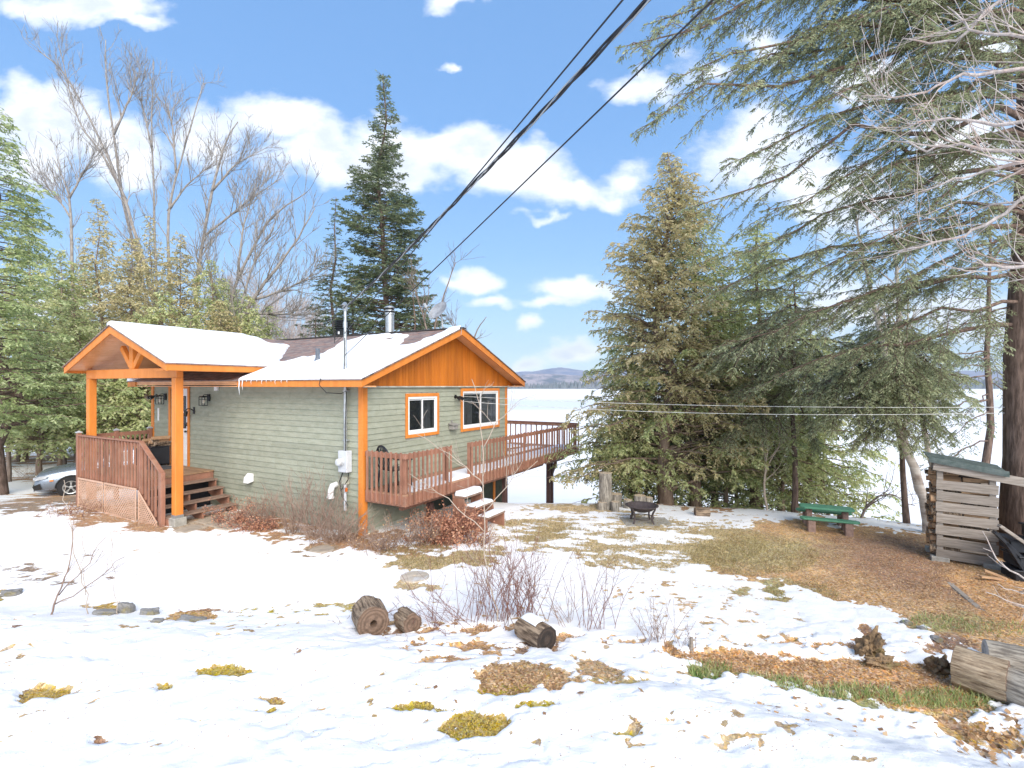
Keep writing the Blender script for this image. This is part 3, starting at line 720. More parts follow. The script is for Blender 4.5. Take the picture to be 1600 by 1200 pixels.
# roof slabs
def slab(mb, pts, th):
    pts = [np.array(p, float) for p in pts]; n = len(pts); lo = [p - np.array([0, 0, th]) for p in pts]
    mb.add(pts + lo, [list(range(n))]); mb.add(pts + lo, [[n + i for i in range(n)][::-1]]); mb.add(pts + lo, [(i, n + i, n + (i + 1) % n, (i + 1) % n) for i in range(n)])
def roofmesh(name, polys, m, th, uvdir=None, parent=None):
    mb = MB()
    for p_ in polys: slab(mb, p_, th)
    o = mb.build(name, m, parent); me = o.data
    if uvdir is not None:
        co = np.empty(len(me.vertices) * 3); me.vertices.foreach_get('co', co); co = co.reshape(-1, 3)
        at = me.attributes.new('sh', 'FLOAT_VECTOR', 'POINT')
        if uvdir == 'main': uvw_ = np.stack([co[:, 1], np.abs(co[:, 0] - 3.0) * 1.073, co[:, 2] * 0], 1)
        else: uvw_ = np.stack([co[:, 0], np.abs(co[:, 1] - 5.87) * 1.073, co[:, 2] * 0], 1)
        at.data.foreach_set('vector', uvw_.ravel().astype(np.float32))
    return o
def q(s, t, dz=0): return (s, t, float(zr(s)) + dz)
roof = roofmesh('roof', [[q(S0 - .02, T0 - .03), q(RS, T0 - .03), q(RS, T1 + .03), q(S0 - .02, T1 + .03)], [q(RS, T0 - .03), q(S1 + .02, T0 - .03), q(S1 + .02, T1 + .03), q(RS, T1 + .03)]], M['shingle'], .022, 'main', cabin)
roofmesh('soffit', [[q(S0 + .03, T0 + .03, -.10), q(RS, T0 + .03, -.10), q(RS, T1 - .03, -.10), q(S0 + .03, T1 - .03, -.10)], [q(RS, T0 + .03, -.10), q(S1 - .03, T0 + .03, -.10), q(S1 - .03, T1 - .03, -.10), q(RS, T1 - .03, -.10)]], M['soffit'], .03, None, cabin)
roofmesh('roof_deck', [[q(S0 + .03, T0 + .03, -.024), q(RS, T0 + .03, -.024), q(RS, T1 - .03, -.024), q(S0 + .03, T1 - .03, -.024)], [q(RS, T0 + .03, -.024), q(S1 - .03, T0 + .03, -.024), q(S1 - .03, T1 - .03, -.024), q(RS, T1 - .03, -.024)]], M['soffit'], .07, None, cabin)
mb = MB()
mb.bx(RS - .13, RS + .13, T0 - .03, T1 + .03, ZR - .035, ZR - .002)
mb.add([(RS - .15, T0 - .035, ZR - .052), (RS, T0 - .035, ZR + .012), (RS + .15, T0 - .035, ZR - .052), (RS - .15, T1, ZR - .052), (RS, T1, ZR + .012), (RS + .15, T1, ZR - .052)], [(0, 3, 4, 1), (1, 4, 5, 2)])
mb.build('ridge_cap', mat('ridge_dark', (.06, .055, .055), .9), roof)
def fascia_rake(t, sgn):
    mb = MB()
    for a_, c_ in ((S0 - .0, RS), (S1, RS)):
        za, zc = float(zr(a_)) - .024, ZR - .024
        y0, y1 = (t, t + .03) if sgn > 0 else (t - .03, t)
        mb.prism([(a_, za - .145), (RS, zc - .165), (RS, zc), (a_, za)] if a_ < RS else [(RS, zc - .165), (a_, za - .145), (a_, za), (RS, zc)], y0, y1, axis=1, var=random.random())
    return mb
fascia_rake(T0, 1).build('rake_board', M['orange'], cabin, bevel=.003)
fascia_rake(T1, -1).build('rake_board', M['orange'], cabin, bevel=.003)
mb = MB(); mb.bx(S0, S0 + .03, T0 + .031, 3.55, ZT - .165, ZT - .022); mb.build('eave_board', M['orange'], cabin, bevel=.003)
mb = MB(); mb.bx(S0, S0 + .03, 8.18, T1 - .031, ZT - .165, ZT - .022); mb.build('eave_board', M['orange'], cabin, bevel=.003)
mb = MB(); mb.bx(S1 - .03, S1, T0 + .031, T1 - .031, ZT - .165, ZT - .022); mb.build('eave_board', M['orange'], cabin, bevel=.003)
mb = MB(); mb.bx(S0 + .03, -.02, T0 + .03, T1 - .03, ZT - .163, ZT - .14); mb.bx(WW + .035, S1 - .03, T0 + .03, T1 - .03, ZT - .163, ZT - .14); mb.build('eave_soffit', M['soffit'], cabin)
# windows
def window(x0, x1, z0, z1, tr=.075):
    w = MB(); y0, y1 = -.05, -.018
    w.bx(x0 - .0, x1, y0, y1, z1 - tr + .05, z1 + .055); w.bx(x0, x1, y0, y1, z0 - .055, z0 + .02)
    w.bx(x0 - .055, x0 + .02, y0 + .002, y1, z0 - .055, z1 + .055); w.bx(x1 - .02, x1 + .055, y0 + .002, y1, z0 - .055, z1 + .055)
    wo = w.build('window', M['orange'], cabin, bevel=.003)
    f = MB(); i = .02; fw = .055
    f.bx(x0 + i, x1 - i, -.04, .05, z1 - .02 - fw, z1 - .022); f.bx(x0 + i, x1 - i, -.04, .05, z0 + .02, z0 + .02 + fw + .01)
    f.bx(x0 + i, x0 + i + fw, -.038, .05, z0 + .08, z1 - .075); f.bx(x1 - i - fw, x1 - i, -.038, .05, z0 + .08, z1 - .075)
    f.build('frame', M['white'], wo, bevel=.004)
    xm = (x0 + x1) / 2
    for k, (a_, c_, yo) in enumerate(((x0 + i + fw, xm + .02, .012), (xm - .02, x1 - i - fw, -.012))):
        f = MB(); sw = .032
        for bb in ((a_, c_, z1 - .078 - sw, z1 - .078), (a_, c_, z0 + .085, z0 + .085 + sw), (a_, a_ + sw, z0 + .085 + sw, z1 - .078 - sw), (c_ - sw, c_, z0 + .085 + sw, z1 - .078 - sw)):
            f.bx(bb[0], bb[1], yo - .01, yo + .012, bb[2], bb[3])
        f.build('sash', M['white'], wo)
        g = MB(); g.bx(a_ + sw, c_ - sw, yo - .001, yo + .002, z0 + .085 + sw, z1 - .078 - sw); g.build('pane', M['glass'], wo)
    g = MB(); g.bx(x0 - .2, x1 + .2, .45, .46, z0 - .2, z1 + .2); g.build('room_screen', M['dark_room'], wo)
    c = MB()
    if x1 - x0 > 1.5: spans = ((x0 + .1, x0 + .75), (x1 - .75, x1 - .05))
    else: spans = ((x1 - .38, x1 - .05),)
    for a_, c_ in spans:
        xs_ = np.linspace(a_, c_, 26); ys_ = .16 + .025 * np.sin(np.arange(26) * 1.9)
        v = [(x_, y_, z_) for z_ in (z0, z1) for x_, y_ in zip(xs_, ys_)]
        c.add(v, [(k, k + 1, 27 + k, 26 + k) for k in range(25)])
    c.build('curtain', M['curtain'], wo)
window(win_s[0], win_s[1], win_s[2], win_s[3]); window(win_l[0], win_l[1], win_l[2], win_l[3])
# door
d0, d1, z0, z1 = door
mb = MB(); mb.bx(-.05, -.02, d0 - .08, d0, z0, z1); mb.bx(-.05, -.02, d1, d1 + .08, z0, z1); mb.bx(-.052, -.02, d0 - .08, d1 + .08, z1, z1 + .05)
mb.build('door_trim', M['orange'], cabin, bevel=.003)
mb = MB(); zg0, zg1 = z0 + 1.0, z1 - .2
mb.bx(.0, .045, d0 + .002, d1 - .002, z0, zg0); mb.bx(.0, .045, d0 + .002, d1 - .002, zg1, z1 - .002); mb.bx(.0, .045, d0 + .002, d0 + .13, zg0, zg1); mb.bx(.0, .045, d1 - .13, d1 - .002, zg0, zg1)
mb.bx(-.012, -.001, d0 + .12, d1 - .12, z0 + .15, z0 + .80)
mb.bx(-.005, .01, d0 + .13, d1 - .13, (zg0 + zg1) / 2 - .02, (zg0 + zg1) / 2 + .02)
dr = mb.build('door', M['white'], cabin, bevel=.004)
mb = MB(); mb.bx(.02, .026, d0 + .13, d1 - .13, zg0, zg1); mb.build('pane', M['glass'], dr)
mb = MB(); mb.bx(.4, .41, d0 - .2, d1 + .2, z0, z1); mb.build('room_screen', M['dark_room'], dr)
mb = MB(); mb.lathe([(0, 0), (.03, 0), (.03, .012), (.012, .02), (.012, .045), (.028, .05), (.03, .07), (.015, .085), (0, .086)], (0, 0, 0), 12, rot=np.array([[0, 0, -1], [0, 1, 0], [1, 0, 0]]))
mb.build('handle', M['black'], dr, loc=(-.0, d0 + .07, z0 + .93))
mb = MB(); mb.bx(-.025, -.0, d0 + .045, d0 + .095, z0 + 1.07, z0 + 1.17); mb.build('lock', M['black'], dr)
# ---- wall lanterns
def lantern(t, z):
    mb = MB(); mb.bx(-.045, -.02, t - .055, t + .055, z - .02, z + .16)
    mb.tube([(-.03, t, z + .12), (-.10, t, z + .15), (-.16, t, z + .14), (-.17, t, z + .10)], .009, 6)
    mb.prism([(-.25, z + .08), (-.09, z + .08), (-.12, z + .115), (-.22, z + .115)], t - .075, t + .075, axis=1)
    mb.bx(-.245, -.095, t - .07, t + .07, z - .135, z - .12)
    for a_ in (-.24, -.10):
        for c_ in (t - .066, t + .066): mb.bx(a_ - .006, a_ + .006, c_ - .006, c_ + .006, z - .12, z + .08)
    mb.bx(-.245, -.095, t - .0725, t - .0655, z + .02, z + .03); mb.bx(-.245, -.095, t + .0655, t + .0725, z + .02, z + .03)
    o = mb.build('wall_lantern', M['black'], cabin)
    g = MB(); g.lathe([(.001, -.06), (.03, -.05), (.04, -.01), (.03, .03), (.012, .06), (.012, .08)], (-.17, t, z - .02), 12); g.build('bulb', mat('bulb_glass', (.75, .72, .62), .2), o)
lantern(5.41, E - .37); lantern(7.49, E - .37)
def floodlight(x, y, z, dirx, diry, name='floodlight'):
    mb = MB(); mb.lathe([(0, 0), (.05, 0), (.05, .02), (0, .022)], (x, y, z), 12, rot=np.array([[0, 0, dirx], [0, 1, 0], [1, 0, 0]]) if dirx else np.array([[1, 0, 0], [0, 0, diry], [0, 1, 0]]))
    for k in (-1, 1):
        a_ = np.array([x + dirx * .03, y + diry * .03, z]); b_ = a_ + np.array([dirx * .06 + (k * .07 if diry else 0), diry * .06 + (k * .07 if dirx else 0), .0]); mb.tube([a_, b_], .012, 8)
        mb.tube([b_, b_ + np.array([dirx * .05, diry * .05, -.03]), b_ + np.array([dirx * .11, diry * .11, -.065])], [.022, .04, .048], 12)
    mb.build(name, M['black'], cabin)
floodlight(3.25, -.02, E - .28, 0, -1); floodlight(-.02, 7.95, E - .28, -1, 0); floodlight(6.05, .25, E - .18, 0, -1) if False else None
mb = MB(); mb.tube([(-.02, 6.1, E - .66), (-.12, 6.1, E - .60), (-.2, 6.1, E - .60), (-.22, 6.1, E - .66)], .012, 8); mb.tube([(-.22, 6.1, E - .66), (-.24, 6.1, E - .80)], [.05, .035], 10); mb.bx(-.03, -.018, 6.06, 6.14, E - .74, E - .56)
mb.build('bracket', M['black'], cabin)
mb = MB(); mb.bx(-.07, -.015, 5.0, 5.12, E - .12, E + .02 - .04); mb.build('junction_box', M['white'], cabin, bevel=.005)
mb = MB(); mb.bx(-.04, -.012, 7.82, 7.87, E - .98, E - .62); mb.build('thermometer', M['white'], cabin, bevel=.004)
mb = MB(); mb.bx(-.04, -.012, 7.12 + .2, 7.16 + .2, E - 1.75, E - 1.62); mb.build('outlet', M['white'], cabin)
mb = MB(); mb.prism([(-.02, E - 2.30), (-.17, E - 2.33), (-.15, E - 2.20), (-.06, E - 2.11), (-.02, E - 2.11)], 3.57, 3.76, axis=1); mb.build('vent_hood', M['white'], cabin, bevel=.006)
mb = MB(); mb.tube([(-.02, .75, E - 2.1), (-.13, .75, E - 2.12), (-.17, .75, E - 2.2), (-.18, .75, E - 2.34)], [.06, .065, .06, .065], 12); mb.tube([(-.18, .75, E - 2.33), (-.18, .75, E - 2.37)], .078, 12); mb.build('dryer_vent', M['white'], cabin)
# ---- electric service: mast, meter
tm = .415
mb = MB(); mb.tube([(-.09, tm, E - 1.36), (-.09, tm, E + .06)], .032, 12); mb.tube([(-.09, tm, E + .06), (-.09, tm, E + 1.60)], .032, 12)
for z in (E - .9, E - .5): mb.tube([(-.09, tm, z - .03), (-.09, tm, z + .03)], .04, 12)
mb.tube([(-.09, tm, E + 1.22), (-.09, tm, E + 1.34)], .045, 12)
for z in (E - 1.15, E - .12): mb.bx(-.1, -.01, tm - .06, tm + .06, z, z + .03)
mb.tube([(-.09, tm, E + 1.58), (-.09, tm, E + 1.66), (-.13, tm - .03, E + 1.70), (-.18, tm - .05, E + 1.66)], [.05, .055, .05, .045], 12)
mast = mb.build('service_mast', M['steel'], cabin, smooth=False)
mb = MB(); mb.lathe([(.12, 0), (.11, .012), (.05, .03), (.035, .05)], (-.09, tm, float(zr(-.09)) + .002), 16); mb.build('roof_flashing', M['pvc'], cabin)
mb = MB()
mb.tube([(-.18, tm - .05, E + 1.66), (-.26, tm + .06, E + 1.64), (-.30, tm + .14, E + 1.35), (-.26, tm + .1, E + .95), (-.16, tm, E + 1.15)], .008, 5)
mb.tube([(-.18, tm - .05, E + 1.66), (-.30, tm - .0, E + 1.60), (-.33, tm + .08, E + 1.3), (-.28, tm + .1, E + .88), (-.14, tm, E + 1.05)], .008, 5)
mb.tube([(-.12, tm - .02, E + 1.0), (-.125, tm - .02, E + .5), (-.13, tm, E + .1)], .008, 5)
mb.tube([(-.50, tm + .25, E + .16), (-.52, tm + .28, E + .02), (-.45, tm + .15, E - .14), (-.2, tm + .0, E - .16), (-.10, tm - .04, E - .1), (-.13, tm - .045, E - .9), (-.13, tm - .05, E - 1.4), (-.1, tm - .12, E - 1.6), (-.1, tm - .1, E - 1.95), (-.12, tm + .1, E - 2.2)], .009, 5)
mb.tube([(-.1, tm + .05, E - 1.8), (-.13, tm + .12, E - 2.0), (-.13, tm + .05, E - 2.3), (-.08, tm - .08, E - 2.5)], .012, 5)
mb.build('cable', M['black'], mast)
mb = MB(); mb.bx(-.17, -.02, tm - .13, tm + .13, E - 1.80, E - 1.35); mbx = mb.build('electric_meter', M['greyp'], cabin, bevel=.012)
mb = MB(); mb.lathe([(.088, 0), (.088, .03), (.08, .035), (.078, .10), (.06, .12), (0, .122)], (0, 0, 0), 20, rot=np.array([[0, 0, -1], [0, 1, 0], [1, 0, 0]])); mb.build('meter_dial', mat('meter_glass', (.62, .64, .66), .15), mbx, loc=(-.17, tm + .02, E - 1.58))
mb = MB(); mb.bx(-.11, -.02, tm - .05, tm + .09, E - 2.06, E - 1.90); mb.build('breaker_box', mat('beige_box', (.52, .52, .42), .5), cabin, bevel=.008)
mb = MB(); mb.tube([(-.09, tm + .0, E - 2.06), (-.09, tm, E - 2.6)], .03, 8); mb.build('conduit', M['greyp'], cabin)
mb = MB(); mb.bx(-.14, -.10, tm - .08, tm - .045, E - 2.2, E - 2.12); mb.build('connector', mat('orange_plastic', (.7, .16, .03), .4), cabin)
# bird feeder box on the gable wall
mb = MB(); mb.bx(2.96, 3.18, -.16, -.022, E - 1.12, E - 1.02); mb.prism([(-.19, E - 1.02), (-.02, E - .985), (-.02, E - .965), (-.19, E - 1.0)], 2.93, 3.21, axis=0); mb.bx(3.05, 3.10, -.05, -.022, E - .965, E - .9)
mb.build('nest_box', mat('grey_wood', (.33, .31, .29), .85), cabin)
# ---- things through the roof
def stack_at(s, t): return float(zr(s))
mb = MB(); mb.tube([(.62, 2.1, stack_at(.62, 0) - .05), (.62, 2.1, stack_at(.62, 0) + .33)], .05, 16); mb.build('vent_pipe', M['pvc'], cabin)
mb = MB(); mb.lathe([(.16, .0), (.13, .02), (.07, .05), (.055, .1)], (.62, 2.1, stack_at(.62, 0)), 16); mb.build('roof_flashing', M['pvc'], cabin)
zc = ZR - .05; sc_, tc_ = 3.25, 4.15
mb = MB(); mb.bx(sc_ - .14, sc_ + .14, tc_ - .14, tc_ + .14, zc - .15, zc + .28)
for k in range(5): mb.bx(sc_ - .21 + .006 * k, sc_ + .21 - .006 * k, tc_ - .21 + .006 * k, tc_ + .21 - .006 * k, zc + .29 + k * .055, zc + .315 + k * .055)
mb.bx(sc_ - .12, sc_ + .12, tc_ - .12, tc_ + .12, zc + .28, zc + .55)
o = mb.build('roof_ventilator', M['black'], cabin, bevel=.004)
mb = MB(); mb.bx(sc_ - .146, sc_ - .1405, tc_ - .035, tc_ + .035, zc + .12, zc + .2); mb.build('sticker', M['white'], o)
sc_, tc_ = 3.35, 2.35
mb = MB(); mb.lathe([(.125, -.3), (.125, .60), (.14, .61), (.14, .66), (.125, .665), (.125, .70), (.15, .705), (.15, .73), (.12, .74), (.12, .79), (.155, .80), (.155, .82), (.08, .86), (0, .87)], (sc_, tc_, ZR - .05), 24)
mb.build('chimney', M['steel'], cabin, smooth=False)
mb = MB(); mb.lathe([(.1255, .665), (.131, .67), (.131, .70), (.1255, .70)], (sc_, tc_, ZR - .05), 24); mb.lathe([(.121, .742), (.128, .745), (.128, .785), (.121, .79)], (sc_, tc_, ZR - .05), 24); mb.build('chimney_band', M['black'], cabin)
# satellite dish
dsh = MB(); n_ = 22; r_ = .30
rot = Matrix.Rotation(R(-62), 3, 'Y') @ Matrix.Rotation(R(0), 3, 'Z')
dd = np.array([-.62, .12, .45]); dd = dd / np.linalg.norm(dd); sx = norm(np.cross(dd, (0, 0, 1))); sy = np.cross(sx, dd)
RT = np.stack([sx, sy, dd], 1)
c0 = np.array([3.25, .52, ZR + .50])
dsh.lathe([(0, 0), (.1, .006), (.2, .024), (.27, .046), (.30, .06), (.305, .066), (.30, .052), (.2, .014), (.1, -.004), (0, -.01)], c0, 28, rot=RT)
do = dsh.build('satellite_dish', mat('dish_grey', (.34, .35, .37), .6), cabin, smooth=True)
mb = MB(); mb.tube([c0 - dd * .02, c0 - dd * .10, (3.3, .45, ZR + .25), (3.32, .42, ZR - .1)], .022, 8); mb.tube([c0 - sy * .28, c0 - sy * .20 + dd * .42], .012, 6); mb.tube([c0 - sy * .20 + dd * .40, c0 - sy * .16 + dd * .50], .035, 8)
mb.tube([(3.3, .45, ZR + .1), (3.2, .2, ZR + .04), (3.05, -.1, ZR + .03), (2.95, -.44, ZR + .0), (2.9, -.44, ZR - .2)], .006, 5)
mb.build('bracket', M['grey'], do)
# ---- porch roof
PR, PT0, PT1, PQ, PZ = 5.87, 3.5, 8.24, -2.0, E + .485
PZR = E + 1.40; PM = (PZR - PZ) / (PR - PT0)
def zp(t): return PZ + PM * ((t - PT0) if t < PR else (PT1 - t))
def valley(t): return (zp(t) - ZT) / MR + S0
def pq(s, t, dz=0): return (s, t, zp(t) + dz)
sv, se = valley(PR), valley(PT0)
roofmesh('porch_roof', [[pq(PQ - .03, PT0 - .02), pq(se, PT0 - .02), pq(sv, PR), pq(PQ - .03, PR)], [pq(PQ - .03, PR), pq(sv, PR), pq(se, PT1 + .02), pq(PQ - .03, PT1 + .02)]], M['shingle'], .022, 'porch', cabin)
for (a_, c_) in ((PT0 + .03, PR), (PR, PT1 - .03)):
    mb = MB(); ts = np.linspace(a_, c_, 25)
    for u0, u1 in zip(ts[:-1], ts[1:]):
        for dz in (0,):
            slab(mb, [(PQ + .035, u0, zp(u0) - .10), (0 + .0, u0, zp(u0) - .10), (0 + .0, u1 - .006, zp(u1 - .006) - .10), (PQ + .035, u1 - .006, zp(u1 - .006) - .10)], .012)
    slab(mb, [(PQ + .035, a_, zp(a_) - .03), (0, a_, zp(a_) - .03), (0, c_, zp(c_) - .03), (PQ + .035, c_, zp(c_) - .03)], .068)
    mb.build('porch_soffit', M['soffit'], cabin)
mb = MB()
mb.prism([(PT0, PZ - .175), (PR, PZR - .20), (PR, PZR - .024), (PT0, PZ - .024)], PQ, PQ + .035, axis=0)
mb.prism([(PR, PZR - .20), (PT1, PZ - .175), (PT1, PZ - .024), (PR, PZR - .024)], PQ, PQ + .035, axis=0)
mb.build('rake_board', M['orange'], cabin, bevel=.003)
mb = MB(); mb.bx(PQ + .036, se + .05, PT0, PT0 + .03, PZ - .165, PZ - .024); mb.build('eave_board', M['orange'], cabin, bevel=.003)
mb = MB(); mb.bx(PQ + .036, se + .05, PT1 - .03, PT1, PZ - .165, PZ - .024); mb.build('eave_board', M['orange'], cabin, bevel=.003)
mb = MB(); mb.bx(PQ + .036, -.02, PT0 + .031, 3.95, PZ - .162, PZ - .14); mb.build('eave_soffit', M['orange'], cabin)
bq, pw = -1.52, .165
mb = MB(); mb.bx(bq - .07, bq + .07, 3.90, 8.12, E + .18, E + .40); mb.build('porch_beam', M['orange'], cabin, bevel=.005)
mb = MB(); mb.bx(bq - .065, bq + .065, PR - .08, PR + .08, E + .401, PZR - .14); mb.build('king_post', M['orange'], cabin, bevel=.005)
for sg in (-1, 1):
    mb = MB(); mb.beam((bq, PR + sg * .04, E + .42), (bq, PR + sg * .52, E + .93), .12, .10, up=(1, 0, 0)); mb.build('brace', M['orange'], cabin, bevel=.005)
for t_, zb in ((4.0, .20), (8.0, .1)):
    mb = MB(); mb.bx(bq - pw / 2, bq + pw / 2, t_ - pw / 2, t_ + pw / 2, zb, E + .179); o = mb.build('porch_post', M['orange'], cabin, bevel=.008)
    mb = MB(); mb.bx(bq - pw / 2 - .006, bq + pw / 2 + .006, t_ - pw / 2 - .006, t_ + pw / 2 + .006, zb - .012, zb + .05); mb.build('post_bracket', M['steel'], o)
    mb = MB(); mb.bx(bq - .13, bq + .13, t_ - .13, t_ + .13, -.35, zb - .013); mb.build('footing', M['concrete'], o, bevel=.01)
# ---- roof snow
def proj(s, t, z):
    w = HL(s, t); return 800 + w[0] / w[1] * FP, 603 + (E - z) / w[1] * FP
def inpoly(px, py, poly):
    ins = np.zeros(px.shape, bool); n = len(poly)
    for i in range(n):
        x0, y0 = poly[i]; x1, y1 = poly[(i + 1) % n]
        ins ^= ((y0 > py) != (y1 > py)) & (px < (x1 - x0) * (py - y0) / (y1 - y0 + 1e-9) + x0)
    return ins
def blur(a, k):
    for _ in range(k):
        a = (a + np.roll(a, 1, 0) + np.roll(a, -1, 0) + np.roll(a, 1, 1) + np.roll(a, -1, 1)) / 5
    return a
def snowsheet(name, Sg, Tg, Zg, maskf, th=.065, parent=None, lab=None):
    ns, nt_ = Sg.shape
    mk = blur(maskf.astype(float), 3)
    h = th * np.sqrt(np.clip((mk - .35) / .65, 0, 1)) * (1 + .5 * fbm(Sg * 2, Tg * 2, 3)); keep = mk > .38
    cell = keep[:-1, :-1] & keep[1:, :-1] & keep[:-1, 1:] & keep[1:, 1:]
    V_ = np.stack([Sg, Tg, Zg + h + .006], -1).reshape(-1, 3); Vb = np.stack([Sg, Tg, Zg + .003], -1).reshape(-1, 3); N = len(V_)
    ii, jj = np.nonzero(cell); a_ = ii * nt_ + jj
    top = np.stack([a_, a_ + nt_, a_ + nt_ + 1, a_ + 1], 1)
    sides = []
    pad = np.pad(cell, 1)
    for di, dj, e0, e1 in ((-1, 0, 0, 1), (1, 0, nt_ + 1, nt_), (0, -1, nt_, 0), (0, 1, 1, nt_ + 1)):
        edge = cell & ~pad[1 + di:1 + di + cell.shape[0], 1 + dj:1 + dj + cell.shape[1]]
        i2, j2 = np.nonzero(edge); k = i2 * nt_ + j2
        sides.append(np.stack([k + e0, k + e1, k + e1 + N, k + e0 + N], 1))
    mb = MB(); mb.add(np.concatenate([V_, Vb]), np.concatenate([top] + sides))
    return mb.build(name, M['snow'], parent, smooth=True)
st = .035
Sg, Tg = np.meshgrid(np.arange(S0 - .03, RS - .05, st), np.arange(T0 - .01, T1, st), indexing='ij')
Zg = ZT + MR * (Sg - S0)
wx = CX + DR[0] * Sg + DL[0] * Tg; wy = CY + DR[1] * Sg + DL[1] * Tg
pu = 800 + wx / wy * FP + 7 * fbm(Sg * 4, Tg * 4, 4); pv = 603 + (E - Zg) / wy * FP + 5 * fbm(Sg * 5 + 5, Tg * 5, 4)
bare = inpoly(pu, pv, [(330, 500), (385, 524), (410, 533), (440, 536), (446, 545), (441, 552), (436, 566), (447, 567), (470, 561), (503, 556), (532, 538), (567, 526.5), (600, 524), (641, 524.5), (620, 541), (645, 539), (688, 523), (724, 503), (600, 490)])
bare |= ((pu - 607) / 9) ** 2 + ((pv - 531) / 2.0) ** 2 < 1
bare |= inpoly(pu, pv, [(452, 553), (480, 549), (478, 556), (450, 560)]) & False
valley_s = np.where(Tg < PR, PZ + PM * (Tg - PT0), PZ + PM * (PT1 - Tg)); under = (Tg > PT0 - .02) & (Tg < PT1 + .02) & (valley_s > Zg + .05)
mk = ~bare & ~under
snow1 = snowsheet('roof_snow', Sg, Tg, Zg, mk)
snow1.location = cabin.location; snow1.rotation_euler = cabin.rotation_euler
tag(snow1, 'snow lying in patches over the shingles of the main cabin roof', 'snow', kind='stuff')
Sg, Tg = np.meshgrid(np.arange(PQ - .02, sv, st), np.arange(PT0 - .01, PR + .12, st), indexing='ij')
Zg = np.where(Tg < PR, PZ + PM * (Tg - PT0), PZR - PM * (Tg - PR))
wx = CX + DR[0] * Sg + DL[0] * Tg; wy = CY + DR[1] * Sg + DL[1] * Tg
pu = 800 + wx / wy * FP + 7 * fbm(Sg * 4, Tg * 4, 4); pv = 603 + (E - Zg) / wy * FP
mk = ~inpoly(pu, pv, [(384, 515), (384, 527), (405, 531), (420, 540), (442, 541), (470, 545), (470, 500)]) & (Sg < (Zg - ZT) / MR + S0 + .12 + .25 * fbm(Sg * 3, Tg * 3, 2)) & (Sg < sv - .1)
snow2 = snowsheet('porch_roof_snow', Sg, Tg, Zg, mk, .085)
snow2.location = cabin.location; snow2.rotation_euler = cabin.rotation_euler
tag(snow2, 'smooth snow blanket covering the near slope of the porch roof', 'snow', kind='stuff')
# icicles below the eave
def icicle(s, t, z, L, r, lab):
    k = 7; f = np.linspace(0, 1, k); pts = np.stack([s + .004 * np.sin(f * 9), t + .004 * np.cos(f * 7), z - L * f], 1)
    mb = MB(); mb.tube(pts - pts[0], r * (1 - f * .9), 6); o = mb.build('icicle', M['ice'], smooth=True)
    w = HL(*pts[0]); o.location = w; tag(o, lab, 'icicle', 'icicles hanging from the cabin eave'); return o
icicle(S0 - .03, 3.42, ZT + .0, .36, .016, 'longest icicle at the left end of the cabin eave, beside the porch roof')
icicle(S0 - .03, 3.30, ZT + .0, .24, .013, 'second longest icicle on the eave, just right of the longest one')
for k in range(9):
    icicle(S0 - .035, 3.15 - k * .17 - random.uniform(0, .06), ZT + .0, random.uniform(.05, .12), .008, 'one of the short thin icicles in the row below the snowy eave')
# ================================================================== PORCH DECK
FZ = E - 2.15
def balus(mb, x, y, z0, z1, w=.034): mb.bx(x - w / 2, x + w / 2, y - w / 2, y + w / 2, z0, z1, random.random())
pd = empty('porch_deck', (CX, CY, 0), HR)
tag(pd, 'brown stained porch deck with lattice skirt and stair under the orange porch roof', 'deck')
q0 = -1.72; tn, tf = 5.2, 8.12
mb = MB(); x = q0 + .03
while x < -.04:
    mb.bx(x, min(x + .134, -.03), tn - .02, tf, FZ - .035, FZ, random.random()); x += .14
mb.build('floor_boards', M['porch_floor'], pd, bevel=.003)
mb = MB(); mb.bx(q0 + .02, -.03, tn, tn + .04, FZ - .23, FZ - .036); mb.bx(q0 + .02, q0 + .06, tn + .041, tf, FZ - .23, FZ - .036); mb.bx(q0 + .02, -.03, tf - .04, tf - .001, FZ - .23, FZ - .0361)
mb.build('rim', M['deck'], pd, bevel=.003)
# railing along the outside, then the sloping stair rail
ts = np.arange(tn + .03, tf, .142)
for t_ in ts:
    mb = MB(); balus(mb, q0, t_, FZ - .17, FZ + .86); mb.build('baluster', M['deck'], pd)
mb = MB(); mb.bx(q0 - .045, q0 - .02, tn - .06, tf, FZ + .80, FZ + .90) if False else None
mb.bx(q0 + .02, q0 + .055, tn - .06, tf, FZ + .78, FZ + .868); mb.bx(q0 - .04, q0 + .06, tn - .08, tf + .04, FZ + .87, FZ + .905)
mb.build('handrail', M['deck'], pd, bevel=.004)
mb = MB(); te = 4.22; zs0, zs1 = FZ + .905, FZ + .26
mb.beam((q0 + .01, tn - .08, zs0 - .018), (q0 + .01, te, zs1 - .018), .10, .035); mb.beam((q0 + .038, tn - .08, zs0 - .09), (q0 + .038, te, zs1 - .09), .035, .088)
mb.build('handrail', M['deck'], pd, bevel=.004)
for t_ in np.arange(te + .12, tn - .06, .142):
    f = (t_ - te) / (tn - te); zt = zs1 + f * (zs0 - zs1) - .04
    mb = MB(); balus(mb, q0, t_, -.02 + f * .75, zt); mb.build('baluster', M['deck'], pd)
mb = MB(); mb.bx(q0 - .045, q0 + .045, te - .05, te + .045, -.1, zs1 + .0); mb.build('newel_post', M['deck'], pd, bevel=.006)
mb = MB(); mb.bx(q0 - .03, q0 + .06, tn - .12, tn - .05, FZ - .5, FZ + .868); mb.build('newel_post', M['deck'], pd, bevel=.006)
